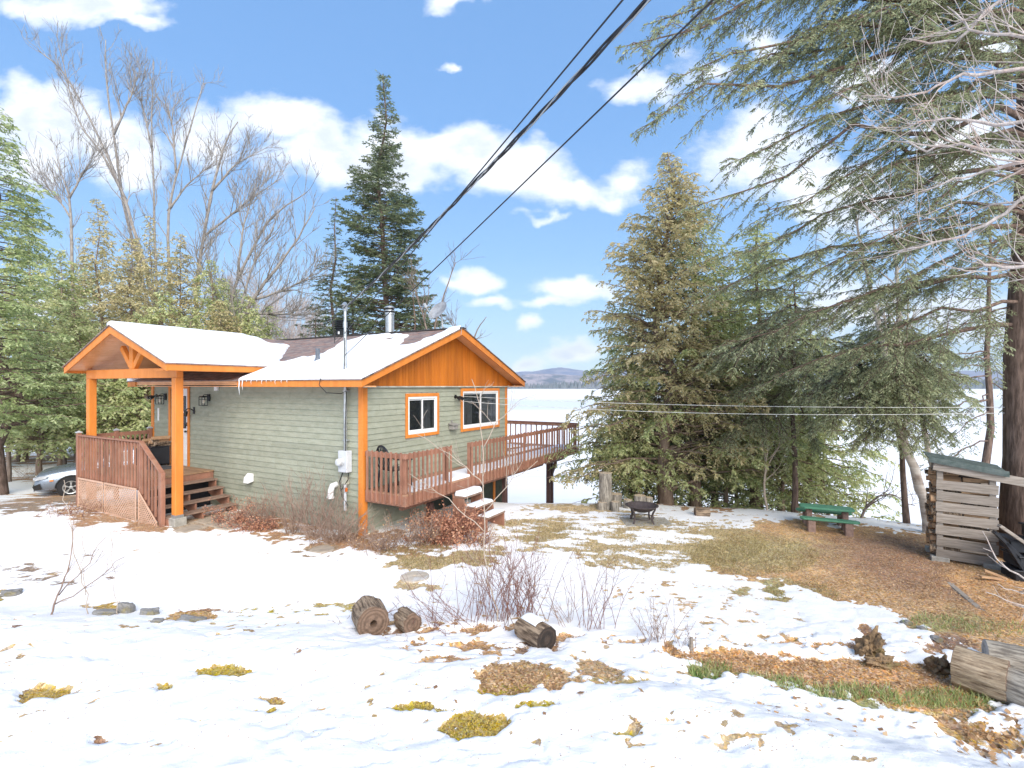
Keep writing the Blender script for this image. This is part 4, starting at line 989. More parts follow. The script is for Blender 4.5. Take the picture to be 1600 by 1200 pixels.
for (x, y) in ((q0 + .0, tf + .05), (-.9, tf + .05), (-.09, tf + .05)):
    mb = MB(); mb.bx(x - .045, x + .045, y - .045, y + .045, .0, FZ + .95); o = mb.build('rail_post', M['deck'], pd, bevel=.005)
    mb = MB(); mb.bx(x - .06, x + .06, y - .06, y + .06, FZ + .951, FZ + .975); mb.add([(x - .05, y - .05, FZ + .976), (x + .05, y - .05, FZ + .976), (x + .05, y + .05, FZ + .976), (x - .05, y + .05, FZ + .976), (x, y, FZ + 1.01)], [(0, 1, 4), (1, 2, 4), (2, 3, 4), (3, 0, 4)]); mb.build('post_cap', M['grey'], o)
mb = MB(); mb.bx(q0 + .05, -.14, tf + .02, tf + .06, FZ + .80, FZ + .90); mb.build('handrail', M['deck'], pd)
for x in np.arange(q0 + .14, -.15, .112):
    mb = MB(); balus(mb, x, tf + .04, FZ - .1, FZ + .80); mb.build('baluster', M['deck'], pd)
# stair: five treads on stringers
for k in range(4):
    z_ = FZ - (k + 1) * .18; y1 = tn - .02 - k * .27
    mb = MB()
    mb.bx(q0 + .06, -.10, y1 - .145, y1 - .005, z_ - .036, z_); mb.bx(q0 + .06, -.10, y1 - .29, y1 - .15, z_ - .036, z_, .2); mb.build('tread', M['tread'], pd, bevel=.005)
for x in (q0 + .08, -.92, -.14):
    poly = [(tn - .001, FZ - .06)]
    for k in range(4):
        z_ = FZ - (k + 1) * .18 - .038; y1 = tn - .01 - k * .27; poly += [(y1, z_), (y1 - .27, z_)]
    poly += [(tn - 1.12, .0), (tn - .9, -.05), (tn - .001, FZ - .55)]
    mb = MB(); mb.prism(poly[::-1], x - .02, x + .02, axis=0); mb.build('stringer', M['deck'], pd)
mb = MB(); mb.bx(q0 + .03, -.05, tn + .1, tn + .13, -.1, FZ - .24); mb.build('backing_board', M['plastic'], pd)
# lattice
def lattice(a0, a1, zb0, zb1, zt0, zt1):
    """panel along the outer face between t=a0..a1; bottom and top heights at both ends"""
    mb = MB(); sp = .088
    def clip(p, q_):
        # clip segment to the trapezoid
        pts = []
        for k in range(41):
            f = k / 40; y = p[0] + (q_[0] - p[0]) * f; z = p[1] + (q_[1] - p[1]) * f
            g = (y - a0) / (a1 - a0)
            if 0 <= g <= 1 and zb0 + (zb1 - zb0) * g <= z <= zt0 + (zt1 - zt0) * g: pts.append((y, z))
        return (pts[0], pts[-1]) if len(pts) > 1 else None
    span = (a1 - a0) + 1.2
    for dgn, xo in ((1, -.008), (-1, 0)):
        c = -1.6
        while c < span + 1.6:
            p_, q_ = ((a0 + c, -.2), (a0 + c + dgn * 1.3, 1.1)); r = clip(p_, q_)
            if r: mb.beam((q0 - .03 + xo, r[0][0], r[0][1]), (q0 - .03 + xo, r[1][0], r[1][1]), .020, .007, up=(1, 0, 0))
            c += sp
    return mb
for a0, a1, b0, b1, t0_, t1_ in ((6.78, 8.10, .02, .03, FZ - .19, FZ - .19), (5.22, 6.72, -.01, .02, FZ - .19, FZ - .19), (4.34, 5.14, -.01, -.01, .06, FZ - .22)):
    o = lattice(a0, a1, b0, b1, t0_, t1_).build('lattice_panel', M['lattice'], pd)
    mb = MB(); x = q0 - .045
    mb.beam((x, a0, b0), (x, a1, b1), .014, .04); mb.beam((x, a0, t0_), (x, a1, t1_), .014, .04)
    mb.bx(x - .007, x + .007, a1 - .04, a1, b1 + .02, t1_ - .02)
    if t0_ > .3: mb.bx(x - .007, x + .007, a0, a0 + .04, b0 + .02, t0_ - .02)
    mb.build('frame', M['lattice'], o)
# ================================================================== FRONT DECK
fd = empty('front_deck', (CX, CY, 0), HR)
tag(fd, 'long raised brown wooden deck with baluster railing and snow along the gable wall', 'deck')
YW = -1.12; XE = 9.2; TB = 6.6
mb = MB(); y = YW + .01
while y < -.05:
    mb.bx(.02 if y < -.0 else 6.2, XE, y, min(y + .134, -.04), FZ - .035, FZ, random.random()); y += .14
mb.build('floor_boards', M['deck_floor'], fd, bevel=.003)
mb = MB(); x = 6.06
while x < XE - .05:
    mb.bx(x, min(x + .134, XE), -.035, TB, FZ - .035, FZ, random.random()); x += .14
mb.build('side_floor_boards', M['deck_floor'], fd)
mb = MB(); mb.bx(.02, XE, YW - .005, YW + .035, FZ - .24, FZ - .036); mb.bx(.02, .06, YW + .036, -.04, FZ - .24, FZ - .036); mb.bx(XE - .04, XE, YW + .036, TB, FZ - .24, FZ - .036)
for x in np.arange(.6, XE - .1, .6): mb.bx(x, x + .04, YW + .036, -.04, FZ - .22, FZ - .0365)
mb.build('rim', M['deck'], fd, bevel=.003)
zb, zt = FZ - .20, FZ + .83
def rail_run(pts_list, horiz, fixed, out):
    for a_ in pts_list:
        mb = MB()
        x, y = (a_, fixed) if horiz else (fixed, a_); balus(mb, x, y, zb, zt + random.uniform(-.004, .004)); mb.build('baluster', M['deck'], fd)
gap0, gap1 = 1.52, 2.35
rail_run(np.arange(.12, gap0 + .02, .138), True, YW - .026, -1)
rail_run(np.arange(YW + .10, -.05, .128), False, 0.0, -1)
rail_run(np.concatenate([np.arange(gap1, 5, .165), np.arange(5.05, XE + .02, .205)]), True, YW - .026, -1)
rail_run(np.arange(YW + .12, TB, .22), False, XE + .024, 1)
mb = MB(); mb.bx(.02, gap0, YW - .006, YW + .03, zt - .13, zt - .03); mb.build('handrail', M['deck'], fd, bevel=.003)
mb = MB(); mb.bx(.021, .06, YW + .031, -.04, zt - .13, zt - .03); mb.build('handrail', M['deck'], fd, bevel=.003)
mb = MB(); mb.bx(gap1, XE, YW - .006, YW + .03, zt - .13, zt - .03); mb.build('handrail', M['deck'], fd, bevel=.003)
mb = MB(); mb.bx(XE - .04, XE + .001, YW + .031, TB, zt - .13, zt - .03); mb.bx(XE - .06, XE + .05, YW + .031, TB, zt - .029, zt + .0); mb.build('handrail', M['deck'], fd, bevel=.003)
for x, y in ((XE - .09, YW + .09), (XE - .09, 2.0), (XE - .09, 4.4), (gap0 - .06, YW + .08), (gap1 + .05, YW + .08), (.1, YW + .08)):
    mb = MB(); mb.bx(x - .044, x + .044, y - .044, y + .044, FZ, zt - .03); mb.build('rail_post', M['deck'], fd, bevel=.004)
for x, y in ((7.5, -.75), (7.72, -.75), (7.5, 2.6), (1.2, -.8), (4.6, -.75)):
    w = HL(x, y); zg = float(H(w[0], w[1]))
    mb = MB(); mb.bx(x - .06, x + .06, y - .06, y + .06, zg - .5, FZ - .42); mb.build('support_post', mat('dark_post', (.09, .045, .04), .7), fd, bevel=.005)
mb = MB(); mb.bx(7.35, XE - .5, -.80, -.70, FZ - .42, FZ - .241); mb.beam((7.62, -.75, FZ - .95), (8.1, -.75, FZ - .43), .08, .08); mb.bx(.3, 7.0, -.80, -.70, FZ - .40, FZ - .241); mb.build('beam', M['deck'], fd)
# steps in the gap
for k, (zz, yo) in enumerate(((FZ - .30, 0), (FZ - .50, .30), (FZ - .68, .60))):
    y1 = YW - .05 - yo
    mb = MB(); mb.bx(gap0 + .06, gap1 - .04, y1 - .30, y1, zz - .04, zz); o = mb.build('step', M['tread'], fd, bevel=.005)
for x in (gap0 + .04, gap1 - .06):
    mb = MB(); poly = [(YW - .04, FZ - .25)]
    for zz, yo in ((FZ - .30, 0), (FZ - .50, .30), (FZ - .68, .60)): poly += [(YW - .06 - yo, zz - .041), (YW - .33 - yo, zz - .041)]
    poly += [(YW - .93, -.15), (YW - .04, -.15 + .2)]
    mb.prism(poly[::-1], x - .02, x + .02, axis=0); mb.build('stringer', M['deck'], fd)
# snow on deck and steps
Sg, Tg = np.meshgrid(np.arange(.30, XE - .1, .04), np.arange(YW + .04, -.08, .04), indexing='ij')
mk = (Tg < -.42 + .25 * fbm(Sg * 1.2, Tg * 0, 3) - .35 * smooth(.95 - Sg, 0, .6)) & (fbm(Sg * 2.2, Tg * 2.2, 3) > -.32)
s3 = snowsheet('deck_snow', Sg, Tg, np.full(Sg.shape, FZ), mk, .05); s3.location = cabin.location; s3.rotation_euler = cabin.rotation_euler
tag(s3, 'strip of snow along the outer edge of the front deck floor', 'snow', kind='stuff')
Sg, Tg = np.meshgrid(np.arange(6.15, XE - .1, .06), np.arange(-.05, TB, .06), indexing='ij')
s4 = snowsheet('side_deck_snow', Sg, Tg, np.full(Sg.shape, FZ), fbm(Sg * 1.5, Tg * 1.5, 3) > -.12, .04); s4.location = cabin.location; s4.rotation_euler = cabin.rotation_euler
tag(s4, 'snow over the wide lake end of the front deck', 'snow', kind='stuff')
for k, (zz, yo) in enumerate(((FZ - .30, 0), (FZ - .50, .30), (FZ - .68, .60))):
    y1 = YW - .05 - yo
    Sg, Tg = np.meshgrid(np.arange(gap0 + .07, gap1 - .04, .02), np.arange(y1 - .29, y1, .02), indexing='ij')
    e = (np.abs(Sg - (gap0 + gap1) / 2) < .36) & (np.abs(Tg - (y1 - .15)) < .13)
    s5 = snowsheet('step_snow', Sg, Tg, np.full(Sg.shape, zz), e, (.10, .045, .025)[k]); s5.location = cabin.location; s5.rotation_euler = cabin.rotation_euler
    tag(s5, ('thick snow cushion on the top deck step', 'thin snow on the middle deck step', 'thin snow on the lowest deck step')[k], 'snow', kind='stuff')
# ================================================================== PLANTS
def curve(p0, p1, sag=0.0, n=8, wob=.03, r=None):
    r = r or rng
    p0 = np.array(p0, float); p1 = np.array(p1, float); f = np.linspace(0, 1, n)[:, None]; L = np.linalg.norm(p1 - p0)
    pts = p0 + (p1 - p0) * f; pts[:, 2] += sag * L * 4 * f[:, 0] * (1 - f[:, 0])
    w = r.normal(size=(n, 3)) * wob * L; w[0] = 0; w[-1] = 0
    return pts + w
def spray(fol, wood, pts, rad, twl, leaf, lw, sp, dens=1.0, sag=.35, start=.15, base_var=.5, vspread=.22, ang=.9, prof=None, woodtw=True, csp=None, up=None, upbias=.0, cardang=.7, tr=.15):
    """foliage along one branch: side twigs carrying small leaf cards.  pts: branch polyline"""
    pts = np.asarray(pts, float); seg = np.linalg.norm(np.diff(pts, axis=0), axis=1); cum = np.concatenate([[0], np.cumsum(seg)]); L = cum[-1]
    m = max(3, int(L * (1 - start) / sp * dens)); s = np.sort(rng.uniform(start, 1, m)) * L
    bp = np.stack([np.interp(s, cum, pts[:, k]) for k in range(3)], 1)
    s2 = np.minimum(s + .05 * L, L); tg = norm(np.stack([np.interp(s2, cum, pts[:, k]) for k in range(3)], 1) - np.stack([np.interp(np.maximum(s - .05 * L, 0), cum, pts[:, k]) for k in range(3)], 1))
    side = norm(np.cross(tg, np.array((0, 0, 1.0))) + 1e-6); sgn = np.where(np.arange(m) % 2 == 0, 1, -1)[:, None]
    f = s / L; pf = (1.0 - .75 * f) * np.minimum(1, .35 + f * 1.3) if prof is None else prof(f)
    tl = twl * pf * rng.uniform(.6, 1.15, m)
    a = ang + rng.normal(size=m) * .2
    td = norm(tg * np.cos(a)[:, None] + side * sgn * np.sin(a)[:, None] + rng.normal(size=(m, 3)) * tr + np.array((0, 0, upbias)))
    csp = csp or leaf * .42
    k = max(3, int(twl * .75 / csp)); r = (np.arange(k) + .5) / k
    rr = r[None, :, None]
    c = bp[:, None, :] + td[:, None, :] * tl[:, None, None] * rr; c[..., 2] -= sag * tl[:, None] * r[None] ** 2
    tdir = td[:, None, :] + np.array((0, 0, -1.0)) * (2 * sag * r)[None, :, None]; tdir = norm(tdir)
    s3 = norm(np.cross(tdir, np.array((0, 0, 1.0)))); sg2 = np.where(np.arange(k) % 2 == 0, 1, -1)[None, :, None]
    cd = norm(tdir * math.cos(cardang) + s3 * sg2 * math.sin(cardang) + rng.normal(size=c.shape) * .22 - np.array((0, 0, .15)))
    keep = rng.random(c.shape[:2]) < .93
    var = np.clip(base_var + rng.normal(size=(m, 1)) * .13 + rng.normal(size=c.shape[:2]) * vspread + .12 * (r[None] - .5), 0, 1)
    fol.cards(c[keep], cd[keep], leaf * rng.uniform(.7, 1.2, keep.sum()), lw, up=up, var=var[keep])
    if wood is not None and woodtw:
        for i in range(0, m):
            j = [0, k // 2, k - 1]; q_ = np.concatenate([bp[i][None], c[i, j[1:]]]); wood.tube(q_, [max(.003, rad * .25), .003, .002], 3, caps=False)
def conifer(name, base, top, labels, foliage, bark, rad=.2, rmax=3.0, prof=None, n=120, leaf=.12, lw=.05, twl=.6, sp=.09, z0=.1, slope=-.25, sag=.25, dens=1.0, group=None, wood_tw=False, lean=None, shape=1.0, azr=None, vs=.22, var0=.5, csp=None, upb=0.0, irregular=.25, cut=None, cat='tree', sides=10, ang=.9, brsag=.05, tipup=0.0, bare=0.0, tr=.15):
    base = np.array(base, float); top = np.array(top, float); Ht = top[2] - base[2]
    root = empty(name, base); tag(root, labels, cat, group)
    k = 9; f = np.linspace(0, 1, k)[:, None]; tp = (top - base) * f; tp[1:-1, :2] += rng.normal(size=(k - 2, 2)) * .012 * Ht
    tp[0, 2] = -.4
    wood = MB(); wood.tube(tp, rad * (1 - .93 * f[:, 0]) * (1 + .35 * (f[:, 0] < .01)), sides)
    fol = MB()
    for i in range(n):
        fr = z0 + (1 - z0) * (i + rng.random()) / n
        fr = min(fr, .995)
        o = np.array([np.interp(fr, f[:, 0], tp[:, c]) for c in range(3)])
        rel = (fr - z0) / (1 - z0); L = rmax * (prof(rel) if prof else (1 - rel) ** shape) * (1 + irregular * rng.normal()) + .12
        if L < .08: continue
        az = rng.uniform(0, 2 * math.pi) if azr is None else rng.uniform(*azr)
        slp = slope if not callable(slope) else slope(rel)
        d = np.array([math.cos(az), math.sin(az), slp + rng.normal() * .08]); e = o + d * L
        if cut is not None and not cut(base + e): continue
        pts = curve(o, e, brsag, 6, .025); pts[:, 2] += tipup * L * np.linspace(0, 1, 6) ** 2.5
        wood.tube(pts, np.linspace(max(.008, rad * .22 * (1 - rel) + .006), .004, 6), 4, caps=False)
        bv = np.clip(var0 + rng.normal() * .16 + .15 * rel, .05, .95)
        if rng.random() < bare * (1 - rel): continue
        spray(fol, wood if wood_tw else None, pts, rad * .1, min(twl, L * .75 + .05), leaf, lw, sp, dens, sag, .12 if L < 1.5 else .22, bv, vs, ang, csp=csp, upbias=upb, tr=tr)
    wood.build('trunk', bark, root, smooth=True); fol.build('crown', foliage, root)
    return root
def gb(px, d, extra=0.0):
    x = (px - 800) / FP * d; return np.array([x, d, float(H(x, d)) - .05 + extra])
def zt_(py, d): return EYE - (py - 603) / FP * d
def conpx(px, d, toppy, label, topdx=0, **kw):
    b_ = gb(px, d); t_ = np.array([b_[0] + topdx, d, zt_(toppy, d)]); return conifer(kw.pop('name', 'conifer'), b_, t_, label, **kw)
# ---- spire firs behind the cabin
def firprof(r): return (1 - r) ** .75 * (.35 + .65 * (1 - r)) + .0
conpx(598, 26, 116, 'tall dark narrow-tipped fir rising behind the cabin ridge', name='fir_tree', foliage=M['fir'], bark=M['bark_dark'], rad=.24, rmax=5.2, prof=lambda r: max(.03, (1 - r) ** 1.5 * .95 + .13 * (r > .55) * (1 - r) / .45), n=560, leaf=.17, lw=.06, twl=1.05, sp=.11, z0=.05, slope=lambda r: -.28 + .35 * r, sag=.12, group=None, csp=.07, irregular=.10, tipup=.22, vs=.2)
conpx(525, 30, 308, 'smaller spire fir left of the tallest fir behind the cabin', name='fir_tree', foliage=M['fir'], bark=M['bark_dark'], rad=.18, rmax=2.6, prof=lambda r: max(.04, (1 - r) ** 1.1), n=240, leaf=.16, lw=.055, twl=.8, sp=.13, z0=.05, slope=-.15, sag=.15, csp=.07, tipup=.2, bare=.08)
conpx(552, 25, 428, 'low bushy fir just left of the tallest fir, above the roof ridge', name='fir_tree', foliage=M['fir'], bark=M['bark_dark'], rad=.12, rmax=2.9, n=150, leaf=.16, lw=.055, twl=.8, sp=.12, z0=.05, slope=-.1, sag=.2, csp=.08, var0=.58)
conpx(494, 28, 478, 'low fir at the left foot of the spire firs, touching the roof line', name='fir_tree', foliage=M['fir'], bark=M['bark_dark'], rad=.12, rmax=2.9, n=130, leaf=.16, lw=.055, twl=.8, sp=.13, z0=.05, slope=-.05, sag=.2, csp=.085, var0=.6)
conpx(648, 24, 418, 'rounded fir just right of the tallest fir, behind the metal chimney', name='fir_tree', foliage=M['fir'], bark=M['bark_dark'], rad=.12, rmax=2.3, n=170, leaf=.16, lw=.055, twl=.8, sp=.12, z0=.05, slope=-.1, sag=.2, csp=.08, var0=.55)
# ---- cedars on the left
cedl = [(92, 24, 392, 2.6, 'cedar', 'olive cedar at the left side, nearest the porch peak'), (150, 27, 312, 2.0, 'gold', 'tall thin brown-tinged cedar at the foot of the leftmost bare trees'), (205, 25, 372, 2.5, 'gold', 'olive cedar directly above the porch roof peak'),
        (235, 29, 338, 1.9, 'gold', 'thin bronze cedar behind the middle of the porch roof'), (282, 28, 365, 2.3, 'gold', 'bronze cedar right of the porch peak, below the bare trees'), (330, 27, 408, 2.3, 'cedar', 'green-gold cedar behind the right end of the porch roof'),
        (372, 33, 452, 2.4, 'cedar', 'low cedar at the right end of the cedar thicket'), (40, 27, 352, 2.6, 'cedar', 'cedar half hidden behind the bright spruce at the left edge'), (118, 21.5, 470, 2.1, 'cedar', 'shorter green cedar left of the porch beam'),
        (178, 20.5, 520, 1.8, 'cedar', 'low green cedar seen between the porch posts, left one'), (228, 20.5, 532, 1.7, 'cedar', 'low green cedar seen between the porch posts, right one'), (255, 23.5, 455, 2.2, 'cedar', 'cedar rising behind the middle of the snowy porch roof'), (62, 20, 505, 1.6, 'cedar', 'low cedar above the parked car'), (0, 24, 430, 2.6, 'cedar', 'cedar behind the bright spruce, at the very left edge'), (300, 23, 492, 2.2, 'cedar', 'cedar just above the snowy porch ridge, right half'), (420, 30, 478, 2.0, 'cedar', 'last low cedar before the roof valley'), (205, 33, 420, 2.8, 'gold', 'wide cedar far behind the porch peak'), (130, 33, 400, 2.8, 'cedar', 'wide cedar far behind, left of the porch peak'), (388, 26, 462, 1.9, 'cedar', 'olive cedar above the end of the porch snow'), (352, 29, 436, 2.2, 'cedar', 'olive cedar in front of the forked bare tree'), (345, 25, 470, 2.2, 'gold', 'bronze-green cedar right above the snowy porch roof end')]
for px, d, ty, rm, kd, lb in cedl:
    conpx(px, d, ty, lb, name='cedar_tree', foliage=M['cedar_gold' if kd == 'gold' else 'cedar'], bark=M['bark_cedar'], rad=.11, rmax=rm, n=int(210 if rm < 2 else 260), leaf=.14, lw=.075, twl=.75, sp=.12, tr=.45, z0=.17 if d < 22 else .1, slope=.15, sag=.45, shape=.7, csp=.085, group='cedars in the thicket left of the cabin', brsag=.10, vs=.24, irregular=.28)
# ---- bright spruce at the left edge
b_ = gb(3, 17.5); conifer('spruce_tree', b_, (b_[0] - .4, 17.5, zt_(150, 17.5)), 'bright green drooping spruce cut off by the left edge of the view', M['fir_light'], M['bark_dark'], rad=.17, rmax=2.3, n=200, leaf=.14, lw=.05, twl=.75, sp=.08, z0=.16, slope=-.12, sag=.35, shape=.6, csp=.065, tipup=.1, vs=.2, azr=(-2.6, 1.5))
for px, d, ty, lb in ((-130, 21, 250, 'tall fir beyond the left edge of the view, next to the bright spruce'), (-260, 24, 300, 'fir further beyond the left edge of the view'), (-380, 20, 330, 'outermost fir beyond the left edge of the view')):
    conpx(px, d, ty, lb, name='fir_tree', foliage=M['fir'], bark=M['bark_dark'], rad=.18, rmax=2.8, n=130, leaf=.18, lw=.065, twl=.8, sp=.14, z0=.08, slope=-.1, sag=.2, csp=.09)
# trunks of the open wood left of the porch
lt = [(14, 20, 8), (28, 26, 11), (60, 24, 9), (118, 25, 10), (133, 21, 8), (80, 31, 12), (100, 22.5, 7), (148, 24, 9), (165, 28, 11), (188, 24, 10), (205, 28, 12), (47, 33, 12), (152, 20.5, 7)]
tl_lab = ['leftmost slim trunk beside the spruce foot', 'trunk behind the spruce at the left edge', 'forked leaning grey trunk left of the car', 'trunk just left of the porch railing', 'slim pale trunk behind the car bonnet', 'far trunk standing by the distant rail fence', 'thin dark trunk above the car bonnet', 'trunk seen left of the far porch post', 'thin trunk seen between the porch posts, left', 'trunk seen between the porch posts, middle', 'trunk seen between the porch posts, right', 'far slim trunk at the road edge', 'short leaning trunk beside the far porch post']
def baretree(name, polys, label, bark, r0=.12, nb=16, lev=3, group=None, blen=1.6, tw=.008, cat='tree', updir=.5, seed=None, spread=.8, sub=7, minr=.004, sides=6, density=1.0, lenpow=1.0, base=None, wob=.16, sidef=.55):
    """polys: list of main stem polylines (world); branches grown on them"""
    base = np.array(polys[0][0] if base is None else base, float); root = empty(name, base); tag(root, label, cat, group)
    tr = MB(); cr = tr if cat == 'sapling' or lev == 2 else MB()
    def grow(mbx, pts, rs, level, n_):
        if level == 0: return
        pts = np.asarray(pts); cum = np.concatenate([[0], np.cumsum(np.linalg.norm(np.diff(pts, axis=0), axis=1))]); L = cum[-1]
        for i in range(n_):
            f = rng.uniform(.25 if level == lev else .15, 1) ; s = f * L
            p = np.array([np.interp(s, cum, pts[:, c]) for c in range(3)]); rr = np.interp(s, cum, rs)
            a = np.array([np.interp(min(s + .05 * L, L), cum, pts[:, c]) for c in range(3)]) - np.array([np.interp(max(s - .05 * L, 0), cum, pts[:, c]) for c in range(3)]); a = norm(a)
            v = rng.normal(size=3); v = norm(v - a * v.dot(a)); d = norm(a * rng.uniform(.5, 1.0) + v * spread * rng.uniform(.5, 1.1) + np.array((0, 0, updir * .35)))
            l = blen * (.58 ** (lev - level)) * rng.uniform(.5, 1.3) * (1.15 - .6 * f) ** lenpow
            k = 5; q_ = [p]; dd_ = d.copy()
            for j in range(k - 1):
                dd_ = norm(dd_ + rng.normal(size=3) * wob + np.array((0, 0, updir * .13))); q_.append(q_[-1] + dd_ * l / (k - 1))
            r1 = min(rr * .6, .30 * rr + .01); rb = np.linspace(max(r1, minr), minr * .8, k)
            mbx.tube(np.array(q_) - base, rb, 3 if level < lev else 4, caps=False)
            grow(mbx, np.array(q_), rb, level - 1, max(2, int(sub * density * rng.uniform(.6, 1.3))))
    for pi, pl in enumerate(polys):
        pl = np.array(pl, float); n2 = len(pl) * 3; t0 = np.linspace(0, 1, len(pl)); t1 = np.linspace(0, 1, n2)
        sm = np.stack([np.interp(t1, t0, pl[:, c]) for c in range(3)], 1); sm[1:-1] = (sm[:-2] + sm[1:-1] * 2 + sm[2:]) / 4
        sm[1:-1] += rng.normal(size=(n2 - 2, 3)) * .014
        ra = r0 * (1 if pi == 0 else sidef); rs = ra * (1 - .88 * t1) + minr
        tr.tube(sm - base, rs, sides)
        grow(cr, sm, rs, lev, nb)
    tr.build('stem' if cr is tr else 'trunk', bark, root, smooth=True)
    if cr is not tr: cr.build('branches', bark, root, smooth=False)
    return root
for (px, d, h_), lb in zip(lt, tl_lab):
    g = gb(px, d); lean = rng.uniform(-.5, .5)
    if px in (60, 152): lean = 1.1
    baretree('slim_tree', [[g - (0, 0, .3), g + (lean * .3, 0, h_ * .35), g + (lean, 0, h_ * .7)]], lb, M['bark'], r0=.05 + .005 * h_, nb=9, lev=2, blen=1.1, sub=4, group='slim trunks in the wood left of the cabin', sides=5)
# ---- tall bare trees
def pl(pts, d): return [P(x, y, d + 0.0) for x, y in pts]
bt = [
 ([[(262, 640), (255, 520), (215, 380), (196, 310), (150, 205), (100, 110), (60, 78)], [(196, 310), (160, 240), (120, 190), (92, 70)]], 31, 'leftmost tall bare tree, leaning far out to the upper left', .17, 18),
 ([[(252, 640), (240, 500), (192, 320), (178, 210), (166, 130), (165, 62)], [(178, 210), (205, 150), (215, 120)]], 32, 'second tall bare tree from the left, straight with its tip highest', .15, 16),
 ([[(262, 650), (245, 480), (240, 300), (236, 190), (240, 95)], [(238, 230), (225, 180), (218, 150)]], 33, 'bare tree with a thin straight stem in the middle of the group', .13, 15),
 ([[(270, 650), (266, 480), (262, 330), (285, 240), (318, 130)], [(262, 330), (290, 290), (340, 250)], [(275, 270), (270, 200), (262, 160)]], 31, 'bare tree forking to the right above the porch roof', .15, 14),
 ([[(312, 650), (303, 460), (330, 300), (352, 220), (372, 190)], [(330, 300), (370, 255), (400, 240)], [(318, 370), (380, 320), (440, 278)]], 30, 'bare grey tree right of the group centre with ascending limbs', .16, 15),
 ([[(350, 650), (352, 500), (372, 430), (425, 335), (480, 300)], [(372, 430), (380, 350), (400, 290)], [(352, 500), (330, 440), (320, 380)]], 28, 'bare tree with long limbs sweeping right above the roof valley', .16, 16),
 ([[(358, 650), (372, 500), (415, 440), (462, 380), (492, 325)], [(390, 470), (440, 455), (490, 430)], [(380, 490), (430, 490), (470, 492)], [(372, 500), (392, 420), (430, 350)]], 27, 'broad rightmost bare tree with a fan of fine drooping twigs', .16, 16),
 ([[(118, 650), (112, 360), (108, 300), (85, 250)], [(108, 310), (130, 270), (150, 255)], [(110, 340), (90, 310), (72, 290)]], 29, 'low bare tree with a pale trunk in front of the left clouds', .12, 14)]
for st_, d, lb, r_, nb in bt:
    baretree('bare_tree', [pl(p_, d) for p_ in st_], lb, M['bark_grey'], r0=r_ * .8, nb=nb + 4, lev=3, blen=2.5, sub=3, group='tall bare trees behind the porch', updir=.8, spread=.62, minr=.011)
for px, d, ty, lb in ((430, 46, 470, 'pale frosty bare tree low behind the roof valley'), (455, 50, 485, 'pale bare tree right of the frosty one, above the roof'), (400, 44, 440, 'pale bare tree behind the fan of the broad bare tree'), (365, 48, 450, 'pale misty bare tree behind the cedar thicket'), (478, 52, 492, 'smallest pale bare tree left of the low fir')):
    g = gb(px, d); tpz = zt_(ty, d)
    baretree('bare_tree', [[g, (g[0] + .2, d, g[2] + (tpz - g[2]) * .5), (g[0], d, tpz)], [(g[0], d, g[2] + (tpz - g[2]) * .3), (g[0] + 2, d, tpz - 1.5)], [(g[0], d, g[2] + (tpz - g[2]) * .3), (g[0] - 2, d, tpz - 1)]], lb, M['bark_pale'], r0=.12, nb=22, lev=3, blen=2.6, sub=6, group='pale bare trees far behind the roof', minr=.012)
g = gb(660, 19.5)
baretree('bare_tree', [[g, P(668, 560, 19.5), P(690, 470, 19.5), P(712, 410, 19.5)], [P(672, 540, 19.5), P(655, 470, 19.5), P(640, 440, 19.5)]], 'small bare tree behind the satellite dish', M['bark'], r0=.06, nb=12, lev=2, blen=1.4, sub=6, minr=.007)
g = gb(735, 21)
baretree('bare_tree', [[g, P(735, 560, 21), P(742, 520, 21), P(760, 495, 21)], [P(737, 550, 21), P(715, 520, 21), P(705, 505, 21)]], 'low bare treetop poking over the right slope of the gable', M['bark'], r0=.05, nb=10, lev=2, blen=1.2, sub=5, minr=.007)
# ---- cedars by the lake
big = dict(name='cedar_tree', cut=lambda e: e[2] > EYE - .20 * e[1] and e[1] > 12.2, tr=.45, bark=M['bark_cedar'], group='cedars at the top of the lake bank', brsag=.08, twl=.62, leaf=.085, lw=.042, csp=.043, sp=.075, sag=.5, vs=.25)
conpx(1043, 14.3, 238, 'tallest olive-gold cedar on the bank, pointed against the sky', foliage=M['cedar_gold'], rad=.19, rmax=3.1, n=420, z0=.05, slope=lambda r: -.05 + .5 * r, prof=lambda r: (1 - r) ** .85 * (.9 + .1 * math.cos(r * 9)), irregular=.24, **big)
conpx(1085, 14.9, 318, 'cedar with a grey trunk just right of the tallest cedar', foliage=M['cedar'], rad=.17, rmax=2.4, n=250, z0=.12, slope=lambda r: -.1 + .3 * r, irregular=.3, shape=.7, **big)
conpx(1185, 15.2, 345, 'dark green cedar in the middle of the bank thicket', foliage=M['cedar'], rad=.16, rmax=2.5, n=270, z0=.08, slope=lambda r: -.2 + .3 * r, irregular=.3, shape=.7, **big)
conpx(1262, 15.6, 470, 'low leafy cedar at the right end of the bank thicket', foliage=M['cedar'], rad=.11, rmax=1.8, n=130, z0=.05, slope=-.1, irregular=.3, shape=.65, **big)
conpx(985, 15.5, 460, 'low cedar skirt at the left side of the tallest cedar', foliage=M['cedar'], rad=.09, rmax=1.9, n=130, z0=.1, slope=-.05, irregular=.3, shape=.6, **big)
conpx(1120, 16, 400, 'olive cedar behind the grey trunk in the bank thicket', foliage=M['cedar_gold'], rad=.12, rmax=2.0, n=140, z0=.15, slope=.0, irregular=.3, shape=.7, **big)
